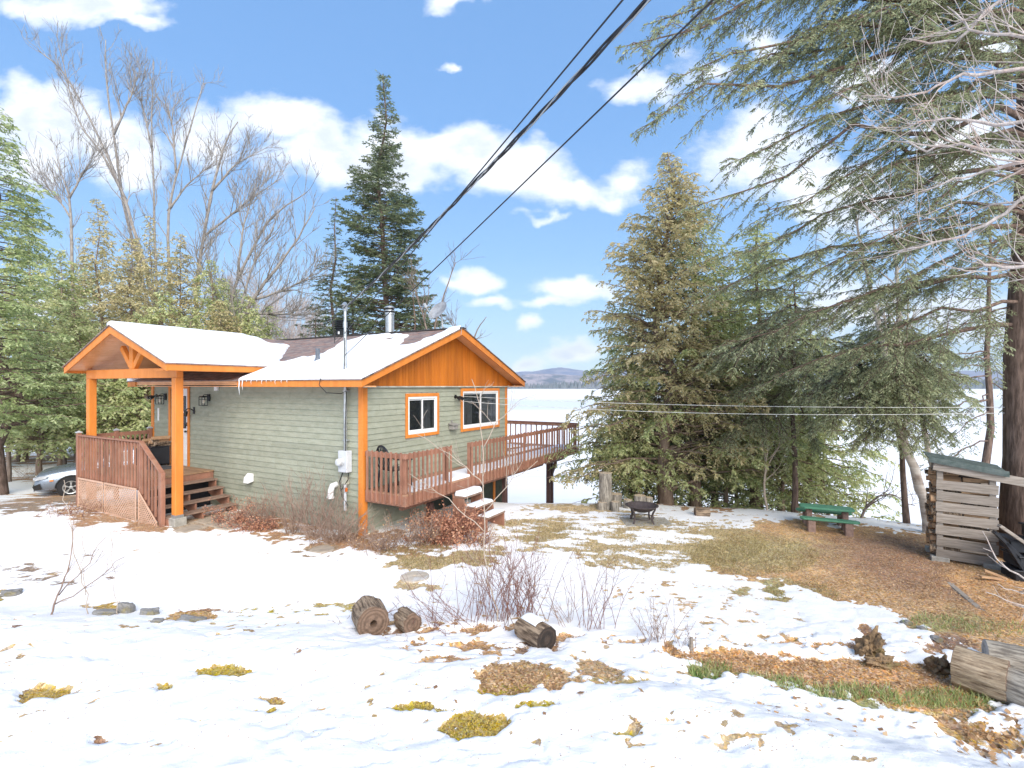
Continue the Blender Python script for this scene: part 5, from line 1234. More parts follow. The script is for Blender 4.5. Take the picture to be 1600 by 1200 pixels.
for px, d, ty, rm, lb in ((1150, 15.6, 600, 1.9, 'low dark cedar skirt between the thicket trunks, left of its middle'), (1215, 15.8, 615, 1.8, 'low dark cedar skirt behind the pale sapling'), (1010, 15.8, 640, 1.7, 'low cedar skirt behind the row of cut rounds'), (1290, 15.4, 600, 1.5, 'low leafy cedar behind the picnic table'), (1000, 14.9, 560, 1.7, 'small cedar at the left foot of the tallest cedar'), (1135, 14.9, 450, 1.7, 'slim cedar filling the gap right of the grey trunk'), (1225, 14.8, 520, 1.6, 'short cedar in front of the dark green one'), (1085, 16.4, 610, 1.9, 'low cedar skirt directly behind the tallest cedar trunk')):
    conpx(px, d, ty, lb, foliage=M['cedar'], rad=.06, rmax=rm, n=110, z0=.03, slope=.05, irregular=.3, shape=.55, **{**big, 'cut': None})
# ---- hemlocks on the right
def hemlock(name, base, top, rad, brs, label, dens=1.0, auto=0, autoL=2.5, z0=.3, azr=None, barkm=None, var0=.5, leaf=.062, lw=.017, twl=.8, cat='tree', group=None, sp=.05, slope=-.15):
    base = np.array(base, float); top = np.array(top, float); root = empty(name, base); tag(root, label, cat, group)
    wood = MB(); fol = MB(); k = 10; f = np.linspace(0, 1, k)[:, None]; tp = (top - base) * f; tp[1:-1, :2] += rng.normal(size=(k - 2, 2)) * .03; tp[0, 2] = -.5
    wood.tube(tp, rad * (1 - .8 * f[:, 0]) * (1 + .3 * (f[:, 0] < .01)), 14)
    allb = []
    for a_, c_, wgt in brs: allb.append((np.array(a_) - base, np.array(c_) - base, wgt))
    for i in range(auto):
        fr = z0 + (1 - z0) * (i + rng.random()) / auto; o = np.array([np.interp(fr, f[:, 0], tp[:, c]) for c in range(3)])
        az = rng.uniform(0, 2 * math.pi) if azr is None else rng.uniform(*azr); L = autoL * (1.05 - fr) * rng.uniform(.6, 1.2) / (1.05 - z0) + .3
        allb.append((o, o + np.array([math.cos(az), math.sin(az), slope + rng.normal() * .1]) * L, .8))
    for a_, c_, wgt in allb:
        L = np.linalg.norm(c_ - a_); pts = curve(a_, c_, .06, 8, .015)
        wood.tube(pts, np.linspace(.012 + .007 * L, .005, 8), 5, caps=False)
        # secondary limbs
        cum = np.linspace(0, 1, 8); ns = max(3, int(L / .24 * wgt * dens))
        tg = norm(c_ - a_); sd_ = norm(np.cross(tg, (0, 0, 1)))
        for j in range(ns):
            ff_ = .18 + .8 * (j + rng.random()) / ns; p = np.array([np.interp(ff_, cum, pts[:, c]) for c in range(3)])
            l = min(1.5, .36 * L + .25) * (1.15 - .8 * ff_) * rng.uniform(.35, 1.45); sg = 1 if j % 2 else -1
            e = p + norm(tg * .8 + sd_ * sg * .65 + rng.normal(size=3) * .2) * l - np.array((0, 0, rng.uniform(.1, .6) * l))
            q_ = curve(p, e, .05, 5, .02); wood.tube(q_, np.linspace(.007, .003, 5), 3, caps=False)
            spray(fol, wood, q_, .012, min(.34, l * .55), leaf, lw, sp, 1.0, .35, .1, np.clip(var0 + rng.normal() * .15, .1, .9), .2, .85, csp=leaf * .45)
        spray(fol, None, pts, .012, .3, leaf, lw, sp * 1.3, 1.0, .35, .35, var0, .2, .85, csp=leaf * .45)
    wood.build('trunk', barkm or M['bark_dark'], root, smooth=True); fol.build('crown', M['hemlock'], root)
    return root
tb = gb(1600, 9.3); tx = tb[0]
def tr_(z): return np.array([tx + .02 * z, 9.3, z])
brs = []
for (px, py, d, z0_, w_) in ((1005, 40, 6.9, 10.4, .9), (965, 75, 6.8, 10.0, .8), (1080, 5, 7.0, 10.8, 1.0), (1150, 30, 7.4, 10.6, 1.0), (1040, 130, 7.2, 9.6, .9), (1000, 205, 7.2, 9.2, 1.1), (1120, 120, 7.6, 9.6, 1.1), (1230, 60, 7.6, 9.9, 1.1), (1130, 260, 8.0, 8.4, 1.0), (1190, 330, 8.2, 7.6, 1.1), (1150, 400, 8.8, 7.0, 1.1), (1270, 170, 7.4, 9.0, 1.2), (1330, 300, 8.0, 7.6, 1.0), (1240, 440, 8.6, 6.2, 1.2), (1090, 470, 9.4, 6.0, 1.2), (1130, 540, 9.6, 5.2, 1.3),
                         (1210, 520, 9.0, 5.2, 1.3), (1180, 610, 10.0, 4.2, 1.2), (1330, 400, 8.0, 6.4, .9), (1380, 200, 7.2, 8.6, 1.0), (1400, 450, 8.4, 5.8, .9), (1290, 560, 9.2, 4.6, 1.2), (1450, 330, 8.0, 7.0, .8), (1340, 30, 7.2, 9.8, 1.1), (1450, 80, 7.2, 9.8, 1.0), (1500, 250, 8.4, 7.6, .9), (1480, 520, 9.6, 4.6, .8), (1520, 150, 7.8, 8.8, .9), (1060, 330, 8.2, 7.9, .7), (1540, 420, 8.0, 6.0, .7)):
    brs.append((tr_(z0_), P(px, py, d), w_))
hemlock('hemlock_tree', tb, (tx + .3, 9.3, 17), .33, brs, 'huge old hemlock with a thick dark trunk at the right edge of the view', auto=30, autoL=4.2, z0=.45, var0=.52, dens=1.25)
# young hemlock over the birch and the skirts right of the thicket
tb2 = gb(1425, 11.6)
brs = [(np.array([tb2[0], 11.6, z0_]), P(px, py, d), 1.5) for (px, py, d, z0_) in ((1305, 610, 11, 3.6), (1330, 560, 10.8, 4.2), (1290, 660, 11, 3.2), (1370, 520, 10.8, 4.4), (1480, 600, 10.8, 3.9), (1500, 560, 11, 4.2), (1350, 690, 10.8, 3.1), (1400, 690, 10.6, 3.2), (1450, 680, 10.6, 3.3), (1400, 600, 10.2, 4.0), (1440, 560, 10.4, 4.4), (1260, 620, 11.4, 3.9), (1380, 640, 10.4, 3.7), (1330, 640, 10.6, 3.6), (1420, 640, 10.2, 3.8))]
hemlock('hemlock_tree', tb2 + (0, .1, 0), (tb2[0] - .5, 11.7, zt_(470, 11.6)), .07, brs, 'young light green hemlock hanging over the leaning birch trunk', dens=3.2, var0=.92, auto=22, autoL=1.4, z0=.62, twl=1.0, leaf=.07, lw=.022)
tb3 = gb(1240, 13.4)
brs = [(np.array([tb3[0], 13.4, z0_]), P(px, py, d), 1.4) for (px, py, d, z0_) in ((1120, 560, 12.6, 4.6), (1150, 620, 12.6, 3.9), (1180, 520, 12.4, 5.2), (1270, 500, 12.6, 5.2), (1300, 570, 12.8, 4.4), (1310, 640, 13, 3.6), (1200, 660, 12.6, 3.4), (1160, 460, 12.8, 5.6), (1230, 430, 12.8, 6.0), (1130, 690, 12.8, 3.0), (1280, 700, 13, 2.8), (1210, 580, 12.4, 4.3), (1250, 620, 12.4, 3.9))]
hemlock('hemlock_tree', tb3, (tb3[0], 13.4, zt_(440, 13.4)), .08, brs, 'grey-green hemlock between the bank cedars and the picnic table', dens=2.6, var0=.55, auto=20, autoL=1.8, z0=.6)
tb4 = gb(1545, 17)
brs = [(np.array([tb4[0], 17, z0_]), P(px, py, d), .9) for (px, py, d, z0_) in ((1440, 570, 16.6, 4.2), (1460, 620, 16.6, 3.4), (1480, 690, 16.5, 2.2), (1500, 660, 16.4, 2.8), (1590, 560, 16.8, 4.4), (1610, 640, 16.8, 3.2), (1450, 740, 16.6, 1.2), (1420, 660, 17, 2.6), (1460, 520, 17, 5.2))]
hemlock('hemlock_tree', tb4, (tb4[0], 17, zt_(330, 17)), .14, brs, 'dark sparse hemlock on the lower bank behind the wood shelter', var0=.25, auto=16, autoL=2.2, z0=.5, leaf=.09, lw=.03, sp=.09)
# ---- birch
g = gb(1455, 10.9)
birch = baretree('birch_tree', [[g - (0, 0, .3), P(1448, 790, 10.9), P(1430, 740, 10.9), P(1408, 680, 10.9), P(1392, 600, 10.8), P(1372, 500, 10.8), P(1352, 420, 10.8), P(1335, 330, 10.8)], [P(1400, 640, 10.9), P(1405, 520, 10.9), P(1402, 420, 10.9), P(1395, 330, 11)]], 'leaning white-barked birch beside the wood shelter', M['bark_birch'], r0=.125, nb=10, lev=2, blen=1.3, sub=5)
g2 = g + np.array((.22, .25, 0))
baretree('birch_tree', [[g2 - (0, 0, .3), P(1462, 740, 11.2), P(1440, 660, 11.2), P(1420, 560, 11.2), P(1418, 440, 11.2)]], 'thinner birch stem growing close behind the leaning birch', M['bark_birch'], r0=.08, nb=8, lev=2, blen=1.2, sub=4)
g = gb(1340, 12.2)
baretree('slim_tree', [[g - (0, 0, .2), P(1352, 790, 12.2), P(1385, 768, 12.1), P(1430, 790, 12)]], 'arching dark bare branch between the picnic table and the birch', M['bark'], r0=.035, nb=9, lev=2, blen=.9, sub=4, minr=.004)
g = gb(1198, 13.0)
baretree('slim_tree', [[g - (0, 0, .2), P(1195, 740, 13), P(1200, 690, 13), P(1190, 640, 13)], [P(1196, 740, 13), P(1220, 690, 13), P(1215, 660, 13)]], 'thin pale bare sapling in front of the bank thicket', M['twig_pale'], r0=.03, nb=8, lev=2, blen=.9, sub=4, minr=.004)
# ---- pale maple reaching in from the right, close to the viewer
mb0 = np.array([6.4, 4.2, float(H(6.4, 4.2)) - .1])
lim = [[mb0, mb0 + (0, .05, 2.5), mb0 + (-.1, .1, 5.0), mb0 + (-.1, .2, 7.5)]]
for pts_, d0, d1 in (([(1700, 120), (1600, 108), (1500, 120), (1440, 150), (1345, 150)], 4.6, 5.2), ([(1700, 180), (1600, 250), (1560, 265), (1520, 270), (1440, 300)], 4.5, 4.9), ([(1700, 260), (1600, 300), (1560, 340), (1500, 370), (1430, 385), (1390, 400)], 4.5, 5.2), ([(1700, 40), (1600, 60), (1530, 50), (1480, 10)], 4.5, 4.9),
                     ([(1700, 200), (1600, 190), (1540, 195), (1470, 180), (1400, 205)], 4.5, 5.1), ([(1700, 400), (1600, 415), (1550, 415), (1510, 400)], 4.5, 4.8), ([(1700, 300), (1600, 240), (1500, 225), (1440, 235), (1390, 220)], 4.6, 5.2), ([(1700, 20), (1600, -20), (1560, 0), (1500, 60), (1460, 70), (1410, 60)], 4.6, 5.1)):
    ds = np.linspace(d0, d1, len(pts_)); w_ = [P(x, y, dd_) for (x, y), dd_ in zip(pts_, ds)]; w_[0] = np.array([mb0[0], mb0[1], w_[0][2]]); lim.append(w_)
mp = baretree('maple_tree', lim, 'pale bare maple limbs reaching in from beyond the right edge', M['bark_pale'], r0=.10, sidef=.20, nb=11, lev=2, blen=.95, sub=4, updir=.7, spread=.65, minr=.0028, base=mb0, wob=.11)
g = gb(1700, 5.6)
baretree('maple_sapling', [[g - (0, 0, .2), P(1690, 890, 5.5), P(1600, 905, 5.3), P(1560, 880, 5.2), P(1535, 830, 5.2)], [P(1640, 905, 5.4), P(1600, 930, 5.4), P(1560, 912, 5.3)], [P(1690, 960, 5.5), P(1600, 950, 5.3), P(1540, 925, 5.3)]], 'pale bare twigs beside the black stack at the right edge', M['bark_pale'], r0=.012, nb=5, lev=1, blen=.35, sub=3, minr=.003, cat='sapling')
# ================================================================== SHRUBS
def shrub(px, py, h_, spread, n, label, m, dep=None, rad=.004, leaves=0, lm=None, cat='shrub', name='shrub', group=None, sub=3, width=.15, lean=0.0, lsz=.035, dz=0):
    g = G(px, py) if dep is None else gb(px, dep); rad = rad * 1.15; root = empty(name, g); tag(root, label, cat, group)
    mb = MB(); tips = []
    for i in range(n):
        az = rng.uniform(0, 2 * math.pi); l = h_ * rng.uniform(.45, 1.1); o = np.array([rng.normal() * width, rng.normal() * width * .6, -.05])
        d = norm(np.array([math.cos(az) * spread + lean, math.sin(az) * spread, 1.0])); k = 6; q_ = [o]
        for j in range(k - 1): d = norm(d + rng.normal(size=3) * .10 + np.array((0, 0, -.02))); q_.append(q_[-1] + d * l / (k - 1))
        q_ = np.array(q_); mb.tube(q_, np.linspace(rad, rad * .45, k), 4, caps=False)
        for s_ in range(sub):
            f = rng.uniform(.3, .95); p = np.array([np.interp(f, np.linspace(0, 1, k), q_[:, c]) for c in range(3)]); dd_ = norm(d + rng.normal(size=3) * .6 + np.array((0, 0, .3)))
            ll = l * rng.uniform(.12, .35); e = p + dd_ * ll; mb.tube(curve(p, e, .03, 4, .03), np.linspace(rad * .55, rad * .3, 4), 3, caps=False); tips += [p + dd_ * ll * q2 for q2 in (.35, .6, .8, 1.0)]
        tips += [q_[-1], q_[-2], q_[-3]]
    mb.build('stems', m, root)
    if leaves:
        tips = np.array(tips); c = tips[rng.integers(0, len(tips), leaves)] + rng.normal(size=(leaves, 3)) * .035
        lf = MB(); lf.cards(c, rng.normal(size=(leaves, 3)), lsz * rng.uniform(.6, 1.3, leaves), lsz * .7, var=rng.random(leaves)); lf.build('leaves', lm, root)
    return root
def wall_shrub(s, t, *a, **k):
    w = HL(s, t); u = 800 + w[0] / w[1] * FP; k['rad'] = .0055; a = (a[0] * 1.15,) + (a[1], int(a[2] * 1.4)) + a[3:]; return shrub(u, 0, *a, dep=w[1], **k)
wall_shrub(-.55, .75, 1.25, .35, 34, 'tall upright grey shrub against the long wall below the electric meter', M['twig_grey'], sub=5, width=.12)
wall_shrub(-.6, 1.35, 1.05, .25, 26, 'dark upright shrub left of the white dryer vent', M['twig_grey'], sub=4, width=.08)
wall_shrub(-.6, 2.35, .75, .5, 40, 'twiggy grey shrub in the middle of the long wall bed', M['twig_grey'], sub=5, width=.15)
wall_shrub(-.75, 2.95, .55, .7, 44, 'low reddish shrub with dry flower heads near the porch walk', M['twig_red'], sub=4, width=.22, leaves=1300, lm=M['seed_leaf'])
wall_shrub(-.9, 2.2, .4, .8, 30, 'low reddish shrub at the front of the long wall bed', M['twig_red'], sub=4, width=.2, leaves=900, lm=M['seed_leaf'])
wall_shrub(-.55, .1, .85, .7, 60, 'dense tangled grey shrub wrapped round the orange corner post', M['twig_grey'], sub=5, width=.2)
wall_shrub(.1, -1.3, .7, .7, 34, 'tangled grey shrub below the near corner of the front deck', M['twig_grey'], sub=6, width=.22, leaves=250, lm=M['dead_leaf'])
wall_shrub(1.0, -1.45, .62, .7, 90, 'rust red shrub of dry flower heads below the deck railing', M['twig_red'], sub=5, width=.3, leaves=2300, lm=M['seed_leaf'], lsz=.05)
wall_shrub(.55, -1.75, .5, .8, 60, 'rust red shrub of dry flower heads left of the other, further from the deck steps', M['twig_red'], sub=5, width=.22, leaves=1500, lm=M['seed_leaf'], lsz=.05)
wall_shrub(.75, -2.2, .4, .9, 40, 'low brown shrub in front of the rust red shrubs', M['twig_red'], sub=5, width=.22, leaves=500, lm=M['dead_leaf'])
wall_shrub(-.4, -.9, .55, .9, 50, 'low tangled twigs at the foot of the orange corner post', M['twig_grey'], sub=5, width=.25, leaves=200, lm=M['dead_leaf'])
# foreground shrubs
shrub(770, 972, 1.15, .45, 30, 'tall thin-stemmed bare shrub right behind the halved log', M['twig_red'], sub=6, width=.18, rad=.0035)
shrub(820, 965, 1.15, .35, 40, 'densest bare shrub, standing directly behind the halved log', M['twig_red'], sub=6, width=.16, rad=.0038)
shrub(720, 972, .9, .7, 26, 'leaning bare shrub left of the halved log', M['twig_red'], sub=5, width=.2, rad=.0032, lean=-.5)
shrub(670, 975, .45, 1.4, 34, 'low sprawling red-stemmed bramble between the two logs', M['twig_red'], sub=5, width=.3, rad=.0032)
shrub(935, 985, 1.0, .35, 16, 'open bare shrub with upright stems right of the halved log', M['twig_red'], sub=5, width=.12, rad=.0035)
shrub(890, 975, .7, .6, 14, 'sparse bare shrub between the dense one and the open one', M['twig_grey'], sub=5, width=.12, rad=.003)
shrub(1015, 1005, .62, .55, 22, 'small fine-twigged shrub at the edge of the bank', M['twig_grey'], sub=6, width=.12, rad=.003)
shrub(1070, 1015, .6, .5, 9, 'thin pale shrub beside the little post on the bank', M['twig_grey'], sub=4, width=.1, rad=.003)
shrub(540, 975, .3, .9, 6, 'few dry stalks beside the round log', M['twig_grey'], sub=2, width=.2, rad=.003)
shrub(120, 805, .5, .8, 50, 'brown dry shrub at the foot of the lattice skirt', M['twig_red'], sub=4, width=.35, rad=.004, leaves=300, lm=M['dead_leaf'])
shrub(205, 815, .32, .9, 40, 'low tan weeds below the middle of the lattice', M['twig_pale'], sub=3, width=.5, rad=.003)
shrub(1120, 790, .9, .9, 40, 'tan dead brush in front of the cedar trunks', M['twig_pale'], sub=5, width=.4, rad=.005, leaves=300, lm=M['dead_leaf'])
shrub(1065, 788, .8, .8, 30, 'tan dead brush at the foot of the tallest cedar', M['twig_pale'], sub=5, width=.3, rad=.005, leaves=200, lm=M['dead_leaf'])
shrub(45, 745, 1.0, .9, 16, 'brushy twigs in front of the car nose', M['twig_grey'], sub=4, width=.4, rad=.005)
# saplings
def sapling(label, stems, d, r0, m, nb=6, bl=.5, lev=2, sub=3):
    base = G(*stems[0][0]); d = base[1]
    pls = []
    for s_ in stems:
        w_ = [P(x, y, d) for x, y in s_]
        if s_ is stems[0]: w_[0] = base - np.array((0, 0, .05))
        pls.append(w_)
    return baretree('sapling', pls, label, m, r0=r0, nb=nb, lev=lev, blen=bl, sub=sub, minr=.0025, cat='sapling', spread=.7)
sapling('leaning bare sapling standing alone in the snow at the left', [[(76, 964), (98, 920), (108, 880), (118, 800)], [(92, 930), (130, 890), (165, 840)], [(84, 945), (150, 905), (195, 870)]], 6, .010, M['twig_grey'], nb=3, bl=.35)
sapling('thin dry stalks right of the lone leaning sapling', [[(140, 962), (128, 900), (105, 800), (100, 750)], [(134, 930), (130, 880), (131, 830)], [(186, 966), (178, 920), (172, 830)]], 6, .004, M['twig_pale'], nb=2, bl=.2, lev=1)
sapling('tall slender sapling in front of the deck steps, taller than the railing', [[(788, 975), (768, 930), (758, 880), (755, 800), (754, 700), (750, 640), (737, 592)], [(757, 800), (790, 760), (840, 720)], [(756, 760), (720, 720), (650, 678)], [(755, 700), (775, 660), (812, 625)], [(756, 830), (700, 780), (640, 740)]], 6, .0075, M['twig_pale'], nb=4, bl=.45)
# ================================================================== grass, moss and leaf litter lying on the ground
def scatter(name, label, cat, N, regions, size, m, flat=True, mincov=None, maxcov=None, blade=False, hgt=.06):
    cs = []
    for (u, v, ru, rv, wgt) in regions:
        k = int(N * wgt); a_ = rng.uniform(0, 2 * np.pi, k); r_ = np.sqrt(rng.random(k)); uu = u + ru * r_ * np.cos(a_); vv_ = v + rv * r_ * np.sin(a_)
        d = (EYE + .05) * FP / (vv_ - 603)
        for _ in range(12): x = (uu - 800) / FP * d; d = .5 * d + .5 * (EYE - H(x, d)) * FP / (vv_ - 603)
        cs.append(np.stack([(uu - 800) / FP * d, d], 1))
    c = np.concatenate(cs); fv, zv, _ = coverv(c[:, 0], c[:, 1]); ok = np.ones(len(c), bool)
    if maxcov is not None: ok &= fv < maxcov
    if mincov is not None: ok &= fv > mincov
    c = c[ok]; zv = zv[ok]; n = len(c); c3 = np.stack([c[:, 0], c[:, 1], zv + .004], 1); mb = MB()
    if blade:
        d = np.stack([rng.normal(size=n) * .55, rng.normal(size=n) * .55, np.ones(n)], 1); mb.cards(c3 - (0, 0, .01), d, hgt * rng.uniform(.5, 1.4, n), .007 if size is None else size, var=rng.random(n))
    else:
        d = np.stack([rng.normal(size=n), rng.normal(size=n), rng.uniform(-.05, .45, n)], 1); mb.cards(c3, d, size * rng.uniform(.5, 1.3, n), size * rng.uniform(.4, .8, n), up=(0, 0, 1), var=rng.random(n))
    return tag(mb.build(name, m), label, cat, kind='stuff')
LR = [(1300, 880, 200, 70, .30), (1450, 940, 160, 80, .25), (1300, 1055, 260, 40, .30), (1520, 930, 90, 60, .25), (1560, 1130, 60, 30, .06), (1180, 1030, 120, 20, .08)]
scatter('fallen_leaves', 'brown fallen leaves and needles strewn over the bare slope', 'leaf litter', 13000, LR, .028, M['dead_leaf'], maxcov=.05)
scatter('fallen_leaves', 'fallen leaves in the bare patches of the near snow', 'leaf litter', 2600, [(812, 1062, 95, 26, .5), (600, 850, 130, 18, .3), (940, 1052, 50, 20, .1), (300, 960, 60, 10, .1), (60, 760, 120, 14, .2), (700, 990, 140, 12, .1), (1060, 1020, 60, 16, .1)], .035, M['dead_leaf'], maxcov=.15)
scatter('loose_leaves', 'single red-brown leaves scattered over the snow at the right corner', 'leaf litter', 170, [(1560, 1165, 70, 40, .6), (1400, 1120, 200, 40, .3), (1100, 1080, 500, 80, .15)], .07, M['dead_leaf'])
scatter('loose_leaves', 'tiny leaf bits and debris scattered over the near snow', 'leaf litter', 900, [(400, 1060, 500, 130, .6), (900, 1120, 500, 90, .4)], .014, M['dead_leaf'])
scatter('grass', 'short green grass tufts along the lower right bank', 'grass', 2600, [(1110, 1050, 34, 12, .12), (1200, 1068, 60, 10, .14), (1310, 1085, 90, 12, .25), (1470, 1095, 90, 14, .34), (1560, 985, 60, 12, .08), (1460, 975, 50, 12, .08)], None, M['grass_green'], blade=True, hgt=.09, maxcov=.3)
scatter('grass', 'flattened tan grass in the thawed lawn patches', 'grass', 30000, [(1000, 850, 200, 45, .5), (700, 870, 110, 22, .2), (840, 828, 80, 22, .12), (1180, 870, 100, 30, .15), (1250, 930, 60, 20, .05)], None, M['grass_tan'], blade=True, hgt=.05, maxcov=.1)
scatter('moss', 'yellow-green moss cushions in the holes of the near snow', 'moss', 5000, [(345, 1050, 48, 18, .2), (68, 1090, 38, 16, .15), (752, 1134, 70, 24, .3), (648, 1110, 52, 13, .15), (430, 1108, 26, 14, .08), (790, 1084, 64, 10, .08), (14, 928, 18, 9, .04)], .012, leafmat('moss_leaf', (.34, .20, .06), (.46, .38, .07), (.64, .46, .15), .2), blade=True, hgt=.018, maxcov=.1)
# ================================================================== OBJECTS
def grain(n=1): return random.random()
def log(px, py, length, r, az, label, name='log', m='bark_log', em='end_dark', tilt=0.0, dep=None, upright=False, sink=.12, cat='log', hole=False, group=None, snow=False, zpx=None, seed=1, rough=.05):
    g = G(px, py) if dep is None else gb(px, dep)
    n, k = 40, 14; th = np.arange(n) * 2 * np.pi / n; L = np.linspace(-length / 2, length / 2, k)
    TH, LL = np.meshgrid(th, L); s_ = seed * 13.7
    rr = r * (1 + rough * 2.2 * (fbm(np.cos(TH) * 3 + s_, np.sin(TH) * 3 + LL * .5 + s_, 3)) + rough * 1.6 * (fbm(TH * 9 + s_, LL * 3 + s_, 3)) + .10 * (fbm(np.cos(TH) + s_, np.sin(TH) + s_ + 3, 2)))
    if upright: rr = rr * (1 + .12 * smooth(-LL / length, .15, .5))
    v = np.stack([LL, rr * np.cos(TH), rr * np.sin(TH)], -1).reshape(-1, 3)
    i = np.arange(k - 1)[:, None] * n; j = np.arange(n)[None]; j2 = (j + 1) % n
    f = np.stack([i + j, i + j2, i + n + j2, i + n + j], -1).reshape(-1, 4)
    if upright: Rm = np.array(Matrix.Rotation(R(-90 + tilt), 3, 'Y')); ctr = g + np.array((0, 0, length / 2 - sink * r))
    else: Rm = np.array(Matrix.Rotation(R(az), 3, 'Z') @ Matrix.Rotation(R(tilt), 3, 'Y')); ctr = g + np.array((0, 0, r * (1 - sink)))
    root = empty(name, ctr); tag(root, label, cat, group)
    root.rotation_euler = Matrix(Rm.tolist()).to_euler(); mb = MB(); mb.add(v, f); mb.build('bark', M[m], root, smooth=True)
    for sg, ring in ((1, (k - 1)), (-1, 0)):
        mb = MB(); e0 = v.reshape(k, n, 3)[ring]; rings = [e0 * (1, .93, .93) + (sg * .004, 0, 0)]
        for q in (.7, .4, .15 if not hole else .22): rings.append(e0 * (1, q, q) + (sg * .008 * (1 - q) + rng.normal() * .004, 0, 0))
        if hole: rings.append(e0 * (1, .16, .2) + (-sg * .12, 0, 0))
        rv = np.concatenate([e0[None]] + [x[None] for x in rings]).reshape(-1, 3); kk = len(rings) + 1
        i2 = np.arange(kk - 1)[:, None] * n; ff = np.stack([i2 + j, i2 + j2, i2 + n + j2, i2 + n + j], -1).reshape(-1, 4)
        if sg < 0: ff = ff[:, ::-1]
        mb.add(rv, ff); mb.F.append(np.array([[(kk - 1) * n + q for q in range(n)][::sg]])); mb.A.append(np.array([.5])); mb.M.append(np.array([0]))
        mb.build('cut_end', M[em], root, smooth=False)
    if snow:
        a_, b_2 = np.meshgrid(np.linspace(-length * .42, length * .25, 14), np.linspace(-.55, .55, 10), indexing='ij')
        e = 1 - np.maximum(np.abs(a_ + length * .08) / (length * .34), np.abs(b_2) / .55) ** 3; h_ = r * 1.06 + .03 * np.sqrt(np.clip(e, 0, 1))
        vv_ = np.stack([a_, h_ * np.sin(b_2), h_ * np.cos(b_2)], -1).reshape(-1, 3); q_ = (np.arange(13)[:, None] * 10 + np.arange(9)[None]).ravel()
        mb = MB(); mb.add(vv_ @ Rm.T + ctr, np.stack([q_, q_ + 10, q_ + 11, q_ + 1], 1)); o = mb.build('log_snow', M['snow'], smooth=True); tag(o, 'small cap of snow on top of the halved foreground log', 'snow', kind='stuff')
    return root
log(578, 986, .38, .195, -62, 'short round log with a rotten hollow centre, at the left of the snow bank', hole=True, seed=2, rough=.07)
log(636, 984, .26, .125, -50, 'small rotten stump chunk just right of the hollow round log', seed=3, rough=.2)
log(836, 1006, .42, .15, -52, 'log with a dark cut face and snow on top, below the densest shrub', seed=4, em='end_black', snow=True, rough=.08)
log(1532, 1080, .40, .19, -50, 'big rough-barked log lying at the right edge, in front of the wood shelter', m='bark_rotten', seed=5, rough=.17)
log(1606, 1108, .34, .17, -60, 'round grey log with a pale cut face at the right edge, nearest the viewer', m='bark_log_grey', em='end_grey', seed=6)
log(1598, 1050, .6, .14, -30, 'grey log lying behind the big rough log at the right edge', m='bark_log_grey', em='end_grey', seed=7)


log(1097, 806, .34, .105, -6, 'short log lying on the snow right of the fire bowl', seed=10)
log(946, 783, 1.0, .165, 0, 'tall weathered stump standing among the cut rounds', dep=13.0, upright=True, m='bark_log_grey', em='end_pale', seed=11, name='stump', cat='stump')
for px, dep, ln, r_, lb in ((961, 12.75, .30, .10, 'low cut round left of the tall stump foot, nearest the fire bowl'), (962, 13.3, .40, .165, 'widest cut round, just right of the tall stump'), (981, 13.1, .28, .11, 'low round pale cut piece second from the tall stump'), (1000, 13.1, .40, .15, 'pale cut round standing in the middle of the row behind the fire bowl'), (1014, 13.2, .32, .10, 'rightmost cut round of the row behind the fire bowl'), (941, 12.9, .26, .12, 'dark cut round lying left of the row of rounds')):
    log(px, 0, ln, r_, 0, lb, dep=dep, upright=True, m='bark_log_grey', em='end_pale', seed=px, name='cut_round', cat='stump', group='cut rounds beside the tall stump')
mb = MB(); mb.tube([(0, 0, -.1), (.0, 0, .16)], [.03, .022], 7); o = mb.build('small_post', M['oldwood'], loc=tuple(G(1080, 1018))); tag(o, 'little wooden stake stub at the edge of the bank', 'stake')
# rocks
def rock(px, py, sx, sy, sz, label, m='rock', seed=0):
    g = G(px, py); N_, K_ = (14, 7) if m == 'rock' else (40, 22); fq = 1.4 if m == 'rock' else 2.6; a_ = np.linspace(0, np.pi, K_ + 2)[1:-1]; th = np.arange(N_) * 2 * np.pi / N_; v = []
    for p_ in a_:
        for t_ in th:
            d = np.array((math.sin(p_) * math.cos(t_), math.sin(p_) * math.sin(t_), math.cos(p_))); w_ = 1 + (1.1 if m == 'rock' else 2.2) * float(fbm(d[0] * fq + seed, d[1] * fq + d[2] * fq * 1.2, 4)); d = np.sign(d) * np.abs(d) ** (.75 if m == 'rock' else 1.0); v.append(d * w_ * (sx, sy, sz))
    v = np.array(v); i = np.arange(K_ - 1)[:, None] * N_; j = np.arange(N_)[None]; j2 = (j + 1) % N_; mb = MB(); mb.add(v, np.stack([i + j, i + N_ + j, i + N_ + j2, i + j2], -1).reshape(-1, 4))
    mb.F.append(np.array([list(range(N_))])); mb.F.append(np.array([list(range((K_ - 1) * N_, K_ * N_))[::-1]])); mb.A += [np.array([.5])] * 2; mb.M += [np.array([0])] * 2
    return tag(mb.build('rock', M[m], loc=tuple(g + (0, 0, sz * (.45 if m == 'rock' else .25)))), label, 'rock', 'rocks along the snow bank')
M['clod'] = mat('mossy_earth', (.30, .20, .11), .95, var=(.12, .08, .05), nscale=14, bump=1.0, dirt=(.30, .25, .09), dscale=6)
M['rock'] = mat('mossy_rock', (.26, .25, .24), .9, var=(.15, .145, .14), nscale=8, bump=.6, dirt=(.28, .22, .04), dscale=7)
rock(197, 958, .10, .09, .10, 'upright mossy rock, tallest of the rocks on the left bank', seed=1); rock(165, 962, .17, .08, .05, 'flat mossy rock left of the upright rock', seed=5); rock(235, 962, .12, .08, .07, 'grey angular rock right of the upright rock', seed=9)
